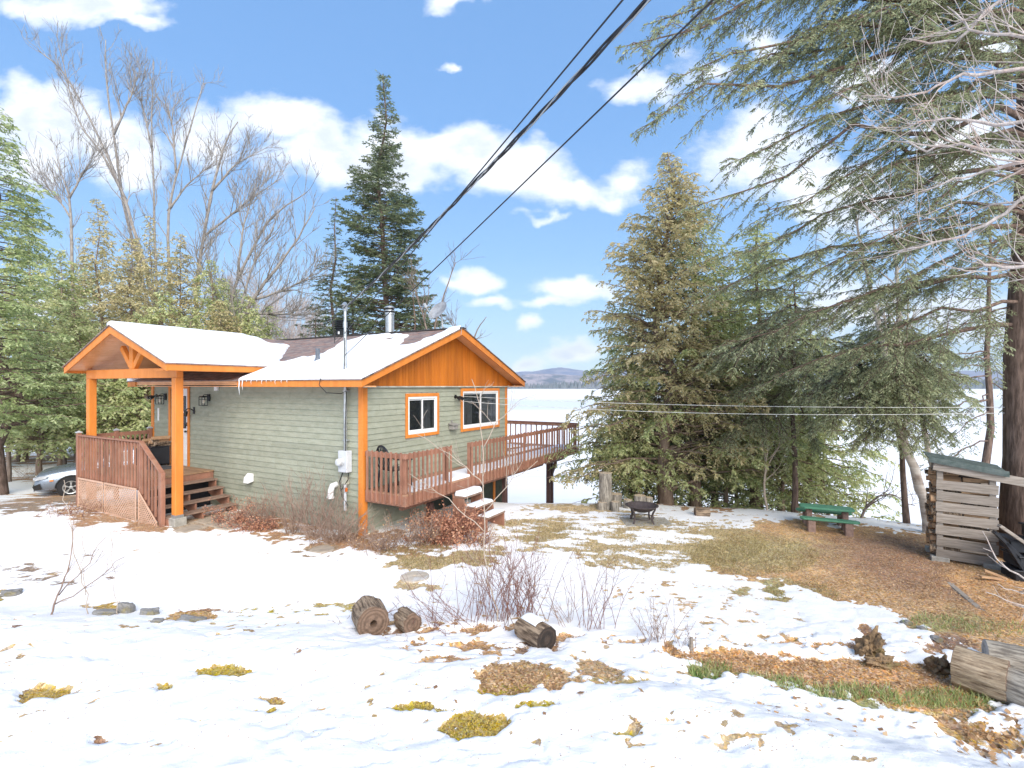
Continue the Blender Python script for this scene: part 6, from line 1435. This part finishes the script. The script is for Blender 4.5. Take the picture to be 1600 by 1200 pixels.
rock(300, 972, .20, .09, .05, 'long low mossy stone at the right end of the left rocks', seed=13); rock(245, 974, .08, .05, .035, 'small flat stone in front of the grey angular rock', seed=17)
rock(16, 930, .13, .09, .05, 'mossy hump of rock at the left edge', seed=21)
for px, py, lb, sd_ in ((1440, 985, 'upper of three reddish stones above the log chunk', 31), (1462, 1000, 'middle reddish stone near the log chunk', 34), (1415, 975, 'leftmost reddish stone in the melting snow on the right', 38)): rock(px, py, .07, .05, .03, lb, seed=sd_)
rock(1360, 1026, .13, .10, .20, 'lumpy clod of mossy earth sticking up out of the snow on the right', m='clod', seed=41)
rock(1378, 1040, .15, .07, .07, 'dark rotten lump at the foot of the mossy clod', m='clod', seed=44); rock(1468, 1050, .12, .09, .11, 'broken brown lump left of the big rough log', m='clod', seed=47)
# concrete well lid
g = G(648, 903); mb = MB(); mb.lathe([(0, .03), (.20, .035), (.23, .03), (.235, -.05)], (0, 0, 0), 32); mb.bx(-.03, .03, -.01, .01, .036, .05); tag(mb.build('well_lid', mat('beige_concrete', (.58, .50, .40), .9, nscale=7, dirt=(.8, .82, .85), dscale=4), loc=(g[0], g[1], float(HZ(g[0], g[1])) - .01)), 'round beige concrete lid lying flush in the snow', 'lid')
# paver path
for k_, (s_, t_, w_, h_) in enumerate(((-.9, 3.75, .62, .40), (-.25, 3.7, .5, .40), (-.95, 3.3, .6, .38), (-.35, 3.25, .5, .38), (-1.0, 2.88, .55, .36), (-1.55, 3.45, .5, .40), (-.45, 2.84, .42, .34))):
    w = HL(s_, t_); mb = MB(); z_ = HZ(w[0], w[1]); c_, sn = math.cos(HR + .03 * k_), math.sin(HR + .03 * k_); mb.box((0, 0, 0), (w_, h_, .05), np.array([[c_, -sn, 0], [sn, c_, 0], [0, 0, 1]]))
    if k_ == 0: M['paver'] = mat('paver', (.42, .35, .27), .9, var=(.3, .25, .2), nscale=8, bump=.4)
    o = mb.build('path', M['paver'], loc=(w[0], w[1], z_ - .002), bevel=.01); tag(o, kind='structure')
w = HL(-1.15, -.25); 
mb = MB(); g = G(503, 859); mb.lathe([(0, .02), (.2, .022), (.235, .0), (.24, -.04)], (0, 0, 0), 9); o = mb.build('stepping_stone', M['paver'], loc=tuple(g)); tag(o, 'flat tan stepping stone at the edge of the planting bed', 'paver')
# ---- fire bowl
fx = gb(1003, 11.75); fb = empty('fire_bowl', (fx[0], fx[1], HZ(fx[0], fx[1])), .3); tag(fb, 'black iron fire bowl on four bent legs standing on the lawn', 'fire pit')
M['iron'] = mat('dark_iron', (.075, .058, .058), .65, var=(.045, .035, .035), nscale=14, bump=.2)
mb = MB(); mb.lathe([(0, .24), (.12, .245), (.24, .29), (.335, .375), (.345, .385), (.38, .387), (.38, .40), (.34, .40), (.325, .385), (.235, .30), (.12, .262), (0, .258)], (0, 0, 0), 36); mb.build('bowl', M['iron'], fb, smooth=True)
for k in range(4):
    a_ = k * math.pi / 2 + .4; c_, s_ = math.cos(a_), math.sin(a_); mb = MB()
    q_ = np.array([(r * c_, r * s_, z) for r, z in ((.36, .385), (.345, .33), (.30, .26), (.275, .18), (.28, .09), (.32, .0))]); mb.tube(q_, [.02, .022, .024, .024, .022, .026], 6); mb.build('leg', M['iron'], fb)
mb = MB(); th = np.linspace(0, 2 * np.pi, 37); mb.tube(np.stack([.27 * np.cos(th), .27 * np.sin(th), np.full(37, .12)], 1), .011, 5, caps=False, ref=(0, 0, 1)); mb.build('ring', M['iron'], fb)
mb = MB(); mb.box((.05, -.03, .285), (.26, .12, .03), None); o = mb.build('bowl_snow', M['snow'], bevel=.012); o.location = fb.location; tag(o, 'bit of snow lying in the fire bowl', 'snow', kind='stuff')
mb = MB(); mb.bx(-.55, .55, -.38, .38, -.03, .012); o = mb.build('fire_bowl_slab', M['concrete'], bevel=.01); o.location = (fx[0] + .1, fx[1], HZ(fx[0], fx[1]) + .0); tag(o, 'grey concrete slab under the fire bowl', 'slab')
# ---- picnic table
pg = gb(1291, 11.2); pt = empty('picnic_table', (pg[0], pg[1], HZ(pg[0], pg[1]) - .02), R(-24)); tag(pt, 'small picnic table with green planks on rough concrete legs', 'picnic table')
def roundplank(mb, x0, x1, y0, y1, z0, z1, c=.05):
    mb.prism([(x0 + c, y0), (x1 - c, y0), (x1, y0 + c), (x1, y1 - c), (x1 - c, y1), (x0 + c, y1), (x0, y1 - c), (x0, y0 + c)], z0, z1, axis=2, var=random.random())
pt.scale = (.84, .84, .84)
mb = MB(); roundplank(mb, -.62, .62, -.24, .24, .545, .60, .10); mb.build('table_top', M['green_paint'], pt, bevel=.01)
for sg in (-1, 1):
    mb = MB(); roundplank(mb, -.66, .66, min(sg * .36, sg * .60), max(sg * .36, sg * .60), .335, .385, .07); mb.build('bench', M['green_paint'], pt, bevel=.01)
M['rose_concrete'] = mat('rose_concrete', (.30, .205, .17), .95, var=(.2, .135, .11), nscale=14, bump=.7)
for sx in (-.40, .42):
    mb = MB(); mb.prism([(-.11, -.1), (.11, -.1), (.085, .545), (-.085, .545)], sx - .07, sx + .07, axis=0); mb.build('leg', M['rose_concrete'], pt, bevel=.02)
    for sg in (-1, 1): mb = MB(); mb.prism([(sg * .48 - .12, -.1), (sg * .48 + .12, -.1), (sg * .48 + .09, .334), (sg * .48 - .09, .334)], sx - .09, sx + .09, axis=0); mb.build('bench_leg', M['rose_concrete'], pt, bevel=.02)
    mb = MB(); mb.bx(sx - .05, sx + .05, -.48, .48, .20, .30); mb.build('leg_beam', M['rose_concrete'], pt, bevel=.01)
# ---- wood shelter with split logs
D0 = 8.6
A0 = P(1462, 603, 9.2); A1 = P(1560, 603, 8.75)
ax = norm((A1 - A0) * (1, 1, 0)); Wd = float(np.linalg.norm((A1 - A0)[:2])); ay = np.array([-ax[1], ax[0], 0])
wz = float(H(A0[0], A0[1])) + .05
ws = empty('wood_shelter', (A0[0], A0[1], wz), math.atan2(ax[1], ax[0])); tag(ws, 'weathered slatted firewood shelter with a sloping green shingle roof', 'wood shelter')
tl, trr = EYE - (722 - 603) / FP * 9.2 - wz, EYE - (741 - 603) / FP * 8.75 - wz
DP = .62
zs = [EYE - (v - 603) / FP * 9.2 - wz for v in (890, 871, 852, 834, 816, 798, 781, 764)]
for k, z_ in enumerate(zs):
    mb = MB(); sl_ = rng.uniform(-.012, .008); x1 = Wd * (1.0 if k != 0 else 1.02) - (.08 if k == 1 else 0)
    mb.beam((.0 + rng.uniform(-.01, .01), -.02, z_ + .09), (x1, -.02, z_ + .07 + sl_), .022, .165, up=(0, 0, 1), var=random.random()); mb.build('slat', M['oldwood'], ws, bevel=.004)
for x, y in ((.06, .03), (Wd - .07, .03), (.06, DP), (Wd - .07, DP)):
    top_ = tl if x < .5 else trr
    mb = MB(); mb.bx(x - .045, x + .045, y - .035, y + .035, .03, top_ - .06); mb.build('post', M['oldwood'], ws, bevel=.004)
    mb = MB(); mb.bx(x - .13, x + .13, y - .09, y + .09, -.25, .03); mb.build('concrete_block', M['concrete'], ws, bevel=.01)
mb = MB(); mb.beam((-.04, -.045, tl - .06), (Wd + .42, -.045, trr - .12), .03, .15, var=.9); mb.build('fascia_board', M['oldwood'], ws, bevel=.004)
mb = MB()
n_ = 6
for k in range(n_):
    f0, f1 = k / n_, (k + 1) / n_; y0_, y1_ = -.10 + f0 * (DP + .2), -.10 + f1 * (DP + .2)
    za = lambda x: tl + .05 + (trr - tl) * x / Wd
    slab(mb, [(-.1, y0_, za(-.1) + .05 * f0 + .012), (Wd + .12, y0_, za(Wd + .12) + .05 * f0 + .012), (Wd + .12, y1_, za(Wd + .12) + .05 * f1), (-.1, y1_, za(-.1) + .05 * f1)], .02)
slab(mb, [(-.11, -.105, za(-.1) - .01), (Wd + .12, -.105, za(Wd + .12) - .01), (Wd + .12, -.09, za(Wd + .12) + .04), (-.11, -.09, za(-.1) + .04)], .05)
mb.build('shingle_roof', M['green_shingle'], ws)
mb = MB(); mb.bx(.02, Wd - .02, .02, DP, .05, .08); mb.build('floor', M['oldwood'], ws)
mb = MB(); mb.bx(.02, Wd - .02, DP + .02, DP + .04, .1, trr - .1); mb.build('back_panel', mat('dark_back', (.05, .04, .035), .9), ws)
fw = []
def split_log(L, r):
    mb = MB(); a0 = rng.uniform(0, 6.28); pts = [(0, 0)] + [(r * math.cos(a0 + q), r * math.sin(a0 + q)) for q in np.linspace(0, rng.uniform(1.2, 2.4), 5)]
    mb.prism(pts, -L / 2, L / 2, axis=1); return mb
cnt = 0
sup = [split_log(.42, rng.uniform(.07, .095)).build('split_log', [M['newwood'], M['bark_log']][q_ % 3 == 0]) for q_ in range(6)]
rows = int((tl - .2) / .115)
spots = []
for r_i in range(rows):
    z_ = .15 + r_i * .115
    for c_i, x in enumerate((.17, Wd - .24)):
        for y_ in ((.10, .24, .38, .52) if c_i == 0 else (.10,)):
            if z_ < tl + (trr - tl) * x / Wd - .16: spots.append((x + rng.uniform(-.05, .02), y_, z_))
for cnt, (x, y_, z_) in enumerate(spots):
    o = sup[cnt] if cnt < 6 else sup[cnt % 6].copy()
    if cnt >= 6: COL.objects.link(o)
    o.location = tuple(np.array([A0[0], A0[1], wz]) + ax * x + ay * (y_ + rng.uniform(-.02, .02)) + np.array((0, 0, z_)))
    o.rotation_euler = (0, rng.uniform(0, 6.28), math.atan2(ax[1], ax[0]) + math.pi / 2 + rng.uniform(-.07, .07))
    tag(o, 'one of the split logs stacked inside the slatted shelter', 'firewood', 'split logs in the wood shelter')
for k, (u_, v_, dd_, lb) in enumerate(((1556, 902, 8.35, 'offcut plank leaning beside the shelter foot'), (1548, 917, 8.2, 'pale flat piece of wood on the leaves below the shelter'))):
    g = gb(u_, dd_); mb = MB(); mb.box((0, 0, 0), (.30, .07, .025), np.array(Matrix.Rotation(R(-30 + 20 * k), 3, 'Z') @ Matrix.Rotation(R(18 - 14 * k), 3, 'Y'))); tag(mb.build('offcut', M['newwood'], loc=(g[0], g[1], g[2] + .10)), lb, 'plank')
# edging timber on the slope
g0, g1 = G(1478, 905), G(1590, 1000); mb = MB(); mb.beam(g0 + (0, 0, -.05), g1 + (0, 0, -.05), .09, .09); tag(mb.build('edging_timber', M['oldwood'], bevel=.01), 'half-buried grey timber edging running down from the wood shelter', 'timber')
# black stack at the right edge
g = gb(1612, 8.3); bs = empty('plastic_stack', (g[0], g[1], g[2]), R(-20)); tag(bs, 'pile of black plastic crates and panels at the foot of the big hemlock', 'crates')
for k, (x, y, z, a, b_, c, rz, ry) in enumerate(((0, 0, .12, .62, .42, .22, 0, 0), (.02, .02, .36, .58, .40, .20, 6, 0), (-.02, .05, .60, .6, .4, .20, -4, 0), (.25, .1, .82, .5, .36, .2, 8, 0))):
    mb = MB(); Rm = np.array(Matrix.Rotation(R(rz), 3, 'Z')); mb.box((x, y, z), (a, b_, c), Rm); mb.box((x, y, z + c / 2 - .01), (a + .06, b_ + .06, .03), Rm); mb.build('crate', M['plastic'], bs, bevel=.012)
for k, (x, z, ry, l_) in enumerate(((-.38, .62, 48, .55), (-.30, .78, 38, .5), (-.30, .45, 62, .5))):
    mb = MB(); mb.box((x, -.16, z), (l_, .10, .05), np.array(Matrix.Rotation(R(ry), 3, 'Y'))); mb.build('slanted_rail', M['oldwood'] if k == 1 else M['plastic'], bs, bevel=.006)
# ---- bin under the deck
w = HL(6.45, .55); g = np.array([w[0], w[1], float(H(w[0], w[1]))]); bn_ = empty('bin', tuple(g), .3); tag(bn_, 'grey plastic bin standing under the lake end of the deck', 'bin')
mb = MB(); mb.lathe([(0, 0), (.20, 0), (.25, .62), (.27, .63), (.27, .66)], (0, 0, 0), 16); mb.build('body', M['pvc'], bn_); mb = MB(); mb.lathe([(.28, .655), (.28, .69), (.2, .73), (0, .74)], (0, 0, 0), 16); mb.build('lid', M['grey'], bn_)
# ---- plastic chair on the front deck
w = HL(.42, -.48); ch = empty('garden_chair', (w[0], w[1], FZ + .002), HR + R(78)); tag(ch, 'black plastic garden chair on the front deck against the siding', 'chair')
mb = MB(); mb.prism([(-.23, -.23), (.23, -.23), (.21, .22), (-.21, .22)], .40, .425, axis=2); mb.build('seat', M['plastic'], ch, bevel=.01)
for sx in (-1, 1):
    mb = MB(); mb.tube([(sx * .24, -.25, 0), (sx * .22, -.22, .40), (sx * .245, -.22, .62)], [.026, .03, .024], 6); mb.build('leg', M['plastic'], ch)
    mb = MB(); mb.tube([(sx * .22, .30, 0), (sx * .20, .22, .40)], [.026, .03], 6); mb.build('leg', M['plastic'], ch)
    mb = MB(); mb.tube([(sx * .25, -.26, .61), (sx * .265, -.1, .64), (sx * .26, .12, .65), (sx * .22, .27, .70)], [.022, .03, .028, .02], 6); mb.build('armrest', M['plastic'], ch)
mb = MB(); th = np.linspace(0, math.pi, 17); arch = np.stack([.24 * np.cos(th), .23 + .10 * (.3 + .7 * np.sin(th)), .52 + .40 * np.sin(th) ** .8], 1); arch = np.concatenate([[(.21, .20, .42)], arch, [(-.21, .20, .42)]]); mb.tube(arch, .02, 6)
for k in range(7):
    x = -.17 + k * .057; h_ = .52 + .40 * (1 - (x / .24) ** 2) ** .4; mb.tube([(x, .21, .42), (x, .27, .62), (x, .32, h_ - .01)], .014, 5)
mb.build('backrest', M['plastic'], ch)
# ---- firewood rack on the porch
w = HL(-.38, 7.45); rk = empty('firewood_rack', (w[0], w[1], FZ + .002), HR); tag(rk, 'black box rack holding firewood on the porch beside the door', 'firewood rack')
mb = MB(); mb.bx(-.24, .24, -.42, .42, .04, .52); mb.bx(-.26, .26, -.44, .44, .50, .53); mb.build('box', M['plastic'], rk, bevel=.02)
mb = MB()
for x in (-.22, .22):
    for y in (-.38, .38): mb.bx(x - .02, x + .02, y - .02, y + .02, 0, .04)
mb.build('feet', M['black'], rk)
for k in range(11):
    o = sup[k % 6].copy(); COL.objects.link(o); xx, yy2 = rng.uniform(-.16, .16), rng.uniform(-.3, .3); w2 = HL(-.38 + xx, 7.45 + yy2); o.location = (w2[0], w2[1], FZ + .57 + .07 * (k // 5)); o.rotation_euler = (0, rng.uniform(0, 6.28), HR + rng.uniform(1.2, 1.9)); tag(o, 'one of the split logs piled on the black porch rack', 'firewood', 'split logs on the porch rack')
w = HL(-.55, 6.75); mb = MB(); mb.bx(-.3, .3, -.42, .42, 0, .012); o = mb.build('door_mat', mat('mat', (.09, .09, .095), .95), loc=(w[0], w[1], FZ + .002)); o.rotation_euler = (0, 0, HR); tag(o, 'dark grey door mat on the porch floor', 'mat')
# ---- wires
MT = HL(-.12, .415, E + 1.62)
def wire(name, a_, b_, sagm, r, label, m, n=40, cat='wire', group=None):
    a_ = np.array(a_, float); b_ = np.array(b_, float); f = np.linspace(0, 1, n)[:, None]; p = a_ + (b_ - a_) * f; p[:, 2] -= sagm * 4 * (f * (1 - f))[:, 0]
    mb = MB(); mb.tube(p, r, 6); o = mb.build(name, m, smooth=True); tag(o, label, cat, group); return p
def far_end(px, py, a_, d=3.0, back=-14.0, sag=.05):
    q_ = P(px, py, d); g_ = (d - a_[1]) / (back - a_[1]); q_ = q_ + np.array((0, 0, sag * 4 * g_ * (1 - g_))); f = 1 / g_; return a_ + (q_ - a_) * f
M['wire'] = mat('wire_black', (.03, .03, .035), .5)
M['wire_grey'] = mat('wire_grey', (.16, .15, .16), .45)
wire('overhead_wire', HL(-.12, .40, E + 1.10), far_end(977, -5, HL(-.12, .40, E + 1.10), 3.2) , .05, .007, 'upper thin overhead wire, topmost of the three running to the mast', M['wire'], group='overhead lines to the cabin mast')
a_ = HL(-.05, .5, E + .62); wire('overhead_wire', a_, far_end(1088, 25, a_, 3.2), .05, .007, 'lower thin overhead wire, rightmost of the three', M['wire'], group='overhead lines to the cabin mast')
tw = empty('service_cable', tuple(MT)); tag(tw, 'thick twisted overhead power cable running up from the mast', 'cable', 'overhead lines to the cabin mast')
b_e = far_end(1012, 0, MT, 3.2, sag=.95); n_ = 420; f = np.linspace(0, 1, n_)[:, None]; p = MT + (b_e - MT) * f; p[:, 2] -= .95 * 4 * (f * (1 - f))[:, 0]
dv = norm(b_e - MT); s1 = norm(np.cross(dv, (0, 0, 1))); s2 = np.cross(s1, dv)
for k, (r_, mm) in enumerate(((.0095, 'wire'), (.0095, 'wire'), (.007, 'steel'))):
    ph = f[:, 0] * 150 + k * 2.1; pp = p + (s1[None] * np.cos(ph)[:, None] + s2[None] * np.sin(ph)[:, None]) * .013
    mb = MB(); mb.tube(pp - MT, r_, 5, caps=False); mb.build('strand', M[mm], tw, smooth=True)
LE = np.array([tx + .1, 9.3, EYE - (636 - 603) / FP * 9.3])
wire('clothesline', HL(3.32, -.16, E - .27), LE, .10, .006, 'upper white clothesline from the gable wall to the right', mat('line_white', (.75, .75, .72), .5), group='clotheslines')
wire('clothesline', HL(3.32, -.16, E - .40), LE - (0, 0, .1), .16, .006, 'lower white clothesline from the gable wall to the right', bpy.data.materials['line_white'], group='clotheslines')
# ---- rail fence and low shed far left
g = gb(70, 42); fn = empty('rail_fence', tuple(g)); tag(fn, 'low weathered rail fence beyond the road at the far left', 'fence')
for k in range(9):
    x = -8 + k * 2.2; z = float(H(g[0] + x, 42)) - g[2]; mb = MB(); mb.bx(x - .06, x + .06, -.06, .06, z - .2, z + 1.1); mb.build('post', M['oldwood'], fn)
for z in (.35, .65, .95): mb = MB(); mb.beam((-8.2, .07, z), (10, .07, z), .04, .13); mb.build('rail', M['oldwood'], fn)
# ---- car
cg = gb(108, 17.8); car = empty('parked_car', (cg[0], cg[1] + .2, cg[2] + .02), 0); tag(car, 'silver hatchback parked behind the porch with its nose showing', 'car')
M['car'] = mat('silver_paint', (.24, .28, .34), .28, metal=.6, namt=.03); M['carglass'] = glassmat('car_glass', (.01, .013, .016)); M['carglass'].node_tree.nodes['Principled BSDF'].inputs['Alpha'].default_value = 1
def carY(z): return .90 - .0 * z
# body from stations along x (nose at x=-.95, tail at x=3.3); wheel centre at 0
st_ = [(-.98, .30, .62, .55), (-.95, .24, .72, .74), (-.86, .20, .84, .82), (-.6, .19, .93, .87), (-.1, .19, 1.0, .89), (.45, .19, 1.05, .90), (.62, .19, 1.09, .90), (1.3, .19, 1.10, .91), (2.2, .19, 1.12, .91), (2.9, .20, 1.12, .89), (3.2, .24, 1.08, .86), (3.32, .34, .98, .78)]
mb = MB(); V_ = []
for x, z0, z1, w in st_:
    h = z1 - z0; V_ += [(x, -w * .93, z0), (x, -w, z0 + h * .25), (x, -w, z0 + h * .62), (x, -w * .93, z0 + h * .88), (x, -w * .78, z1), (x, -w * .3, z1 + .025), (x, w * .3, z1 + .025), (x, w * .78, z1), (x, w * .93, z0 + h * .88), (x, w, z0 + h * .62), (x, w, z0 + h * .25), (x, w * .93, z0)]
n_ = 12; fcs = []
for i in range(len(st_) - 1):
    for j in range(n_): a0 = i * n_ + j; a1 = i * n_ + (j + 1) % n_; fcs.append((a0, a1, a1 + n_, a0 + n_))
mb.add(V_, fcs); mb.F.append(np.array([list(range(n_))[::-1]])); mb.F.append(np.array([list(range((len(st_) - 1) * n_, len(st_) * n_))])); mb.A += [np.array([.5])] * 2; mb.M += [np.array([0])] * 2
bd = mb.build('body', M['car'], car, smooth=True); sub = bd.modifiers.new('sub', 'SUBSURF'); sub.levels = 1; sub.render_levels = 2
cs_ = [(.55, 1.08, .80), (1.15, 1.45, .66), (1.5, 1.53, .64), (2.5, 1.52, .63), (2.95, 1.42, .62), (3.2, 1.12, .76)]
mb = MB(); V_ = []
for x, z, w in cs_: V_ += [(x, -.82, 1.02), (x, -w - .02, z - .06), (x, -w + .06, z), (x, w - .06, z), (x, w + .02, z - .06), (x, .82, 1.02)]
fcs = [(i * 6 + j, i * 6 + (j + 1) % 6, (i + 1) * 6 + (j + 1) % 6, (i + 1) * 6 + j) for i in range(5) for j in range(6)]
mb.add(V_, fcs); mb.build('roof', M['car'], car, smooth=False, bevel=.03)
mb = MB(); mb.add([(.60, -.74, 1.12), (1.10, -.62, 1.425), (1.10, .62, 1.425), (.60, .74, 1.12)] , [(0, 1, 2, 3)]); 
for v in (0,): pass
V0 = np.array([(.56, -.72, 1.10), (1.12, -.60, 1.45), (1.12, .60, 1.45), (.56, .72, 1.10)]) + np.array((-.025, 0, .02)); mb = MB(); mb.add(V0, [(0, 1, 2, 3)]); mb.build('windscreen', M['carglass'], car)
for sg in (-1, 1):
    for x0, x1, z1 in ((.98, 1.62, 1.44), (1.70, 2.55, 1.45)):
        mb = MB(); mb.add([(x0 - (.22 if x0 < 1 else 0), sg * .825, 1.12), (x1, sg * .825, 1.12), (x1, sg * .70, z1), (x0 + .16, sg * .70, z1 - .02)], [(0, 1, 2, 3)]); mb.build('side_window', M['carglass'], car)
for x in (0, 2.62):
    for sg in (-1, 1):
        mb = MB(); Rm = np.array([[1, 0, 0], [0, 0, -sg * -1.0], [0, -sg * 1.0, 0]]) if False else np.array([[1, 0, 0], [0, 0, sg], [0, -sg, 0]])
        mb.lathe([(.22, -.1), (.32, -.1), (.345, -.07), (.345, .06), (.325, .095), (.225, .10)], (x, sg * .82, .345), 28, rot=Rm); wh = mb.build('wheel', mat('tyre', (.02, .02, .022), .85) if 'tyre' not in bpy.data.materials else bpy.data.materials['tyre'], car)
        mb = MB(); mb.lathe([(.225, .02), (.225, .09), (.20, .085), (.19, .05)], (x, sg * .82, .345), 28, rot=Rm); mb.lathe([(0, .09), (.055, .085), (.06, .05)], (x, sg * .82, .345), 14, rot=Rm)
        for k in range(5):
            a_ = k * 2 * math.pi / 5 + .3
            for da in (-.12, .12): mb.beam((x + .05 * math.cos(a_), sg * .90, .345 + .05 * math.sin(a_)), (x + .205 * math.cos(a_ + da), sg * .90, .345 + .205 * math.sin(a_ + da)), .02, .025, up=(0, 1, 0))
        mb.build('rim', M['steel'], wh)
        mb = MB(); th = np.linspace(0, math.pi, 15); mb.tube(np.stack([x + .40 * np.cos(th), np.full(15, sg * .885), .345 + .40 * np.sin(th)], 1), .028, 6); mb.build('wheel_arch', M['black'], car)
        mb = MB(); mb.lathe([(0, .0), (.375, .0), (.375, .02), (0, .02)], (x, sg * .878, .345), 24, rot=Rm); mb.build('wheel_well', M['black'], car)
mb = MB(); mb.box((-.975, 0, .66), (.03, 1.06, .085), None); mb.build('grille', M['black'], car, bevel=.008)
mb = MB(); mb.box((-1.0, 0, .68), (.012, 1.0, .012), None); mb.lathe([(0, 0), (.055, 0), (.055, .012), (0, .014)], (-.99, 0, .68), 16, rot=np.array([[0, 0, -1], [0, 1, 0], [1, 0, 0]])); mb.build('emblem', M['steel'], car)
for sg in (-1, 1):
    mb = MB(); mb.add([(-.985, sg * .50, .62), (-.985, sg * .50, .71), (-.80, sg * .83, .78), (-.55, sg * .885, .79), (-.62, sg * .885, .70), (-.90, sg * .80, .64)], [(0, 1, 2, 3, 4, 5)]); mb.V[0] = mb.V[0] + np.array((-.02, sg * .02, 0)); mb.build('headlight', mat('headlight_glass', (.50, .52, .55), .1) if 'headlight_glass' not in bpy.data.materials else bpy.data.materials['headlight_glass'], car)
    mb = MB(); mb.prism([(-.93, .33), (-.98, .46), (-.80, .54), (-.74, .36)], min(sg * .60, sg * .87), max(sg * .60, sg * .87), axis=1); mb.build('air_intake', M['black'], car)
    mb = MB(); mb.box((-.50, sg * .885, .62), (.10, .03, .05), None); mb.build('side_marker', mat('amber', (.7, .22, .03), .3) if 'amber' not in bpy.data.materials else bpy.data.materials['amber'], car)
    mb = MB(); mb.box((.85, sg * 1.0, 1.12), (.12, .2, .12), None); mb.build('mirror', M['car'], car, bevel=.03)
mb = MB(); mb.box((-.975, 0, .40), (.05, 1.1, .14), None); mb.build('lower_grille', M['black'], car, bevel=.01)
mb = MB(); mb.box((-.98, 0, .27), (.06, 1.45, .03), None); mb.build('bumper_lip', M['greyp'], car, bevel=.008)
car.rotation_euler = (0, 0, R(36))
# fallen log behind the car
log(190, 0, 3.2, .24, 4, 'long fallen trunk lying in the snow behind the parked car', dep=21.5, seed=22)

# ================================================================== AIR
mb = MB(); mb.bx(-2600, 4600, -420, 2300, -12, 190)
hz = mb.build('haze', [])
m = bpy.data.materials.new('thin_air'); m.use_nodes = True; t = m.node_tree; t.nodes.clear()
o_ = t.nodes.new('ShaderNodeOutputMaterial'); v_ = t.nodes.new('ShaderNodeVolumePrincipled'); v_.inputs['Color'].default_value = (.80, .88, 1, 1); v_.inputs['Density'].default_value = .00025
t.links.new(v_.outputs[0], o_.inputs['Volume']); hz.data.materials.append(m); tag(hz, 'faint bluish air over the frozen lake', 'haze', kind='stuff')
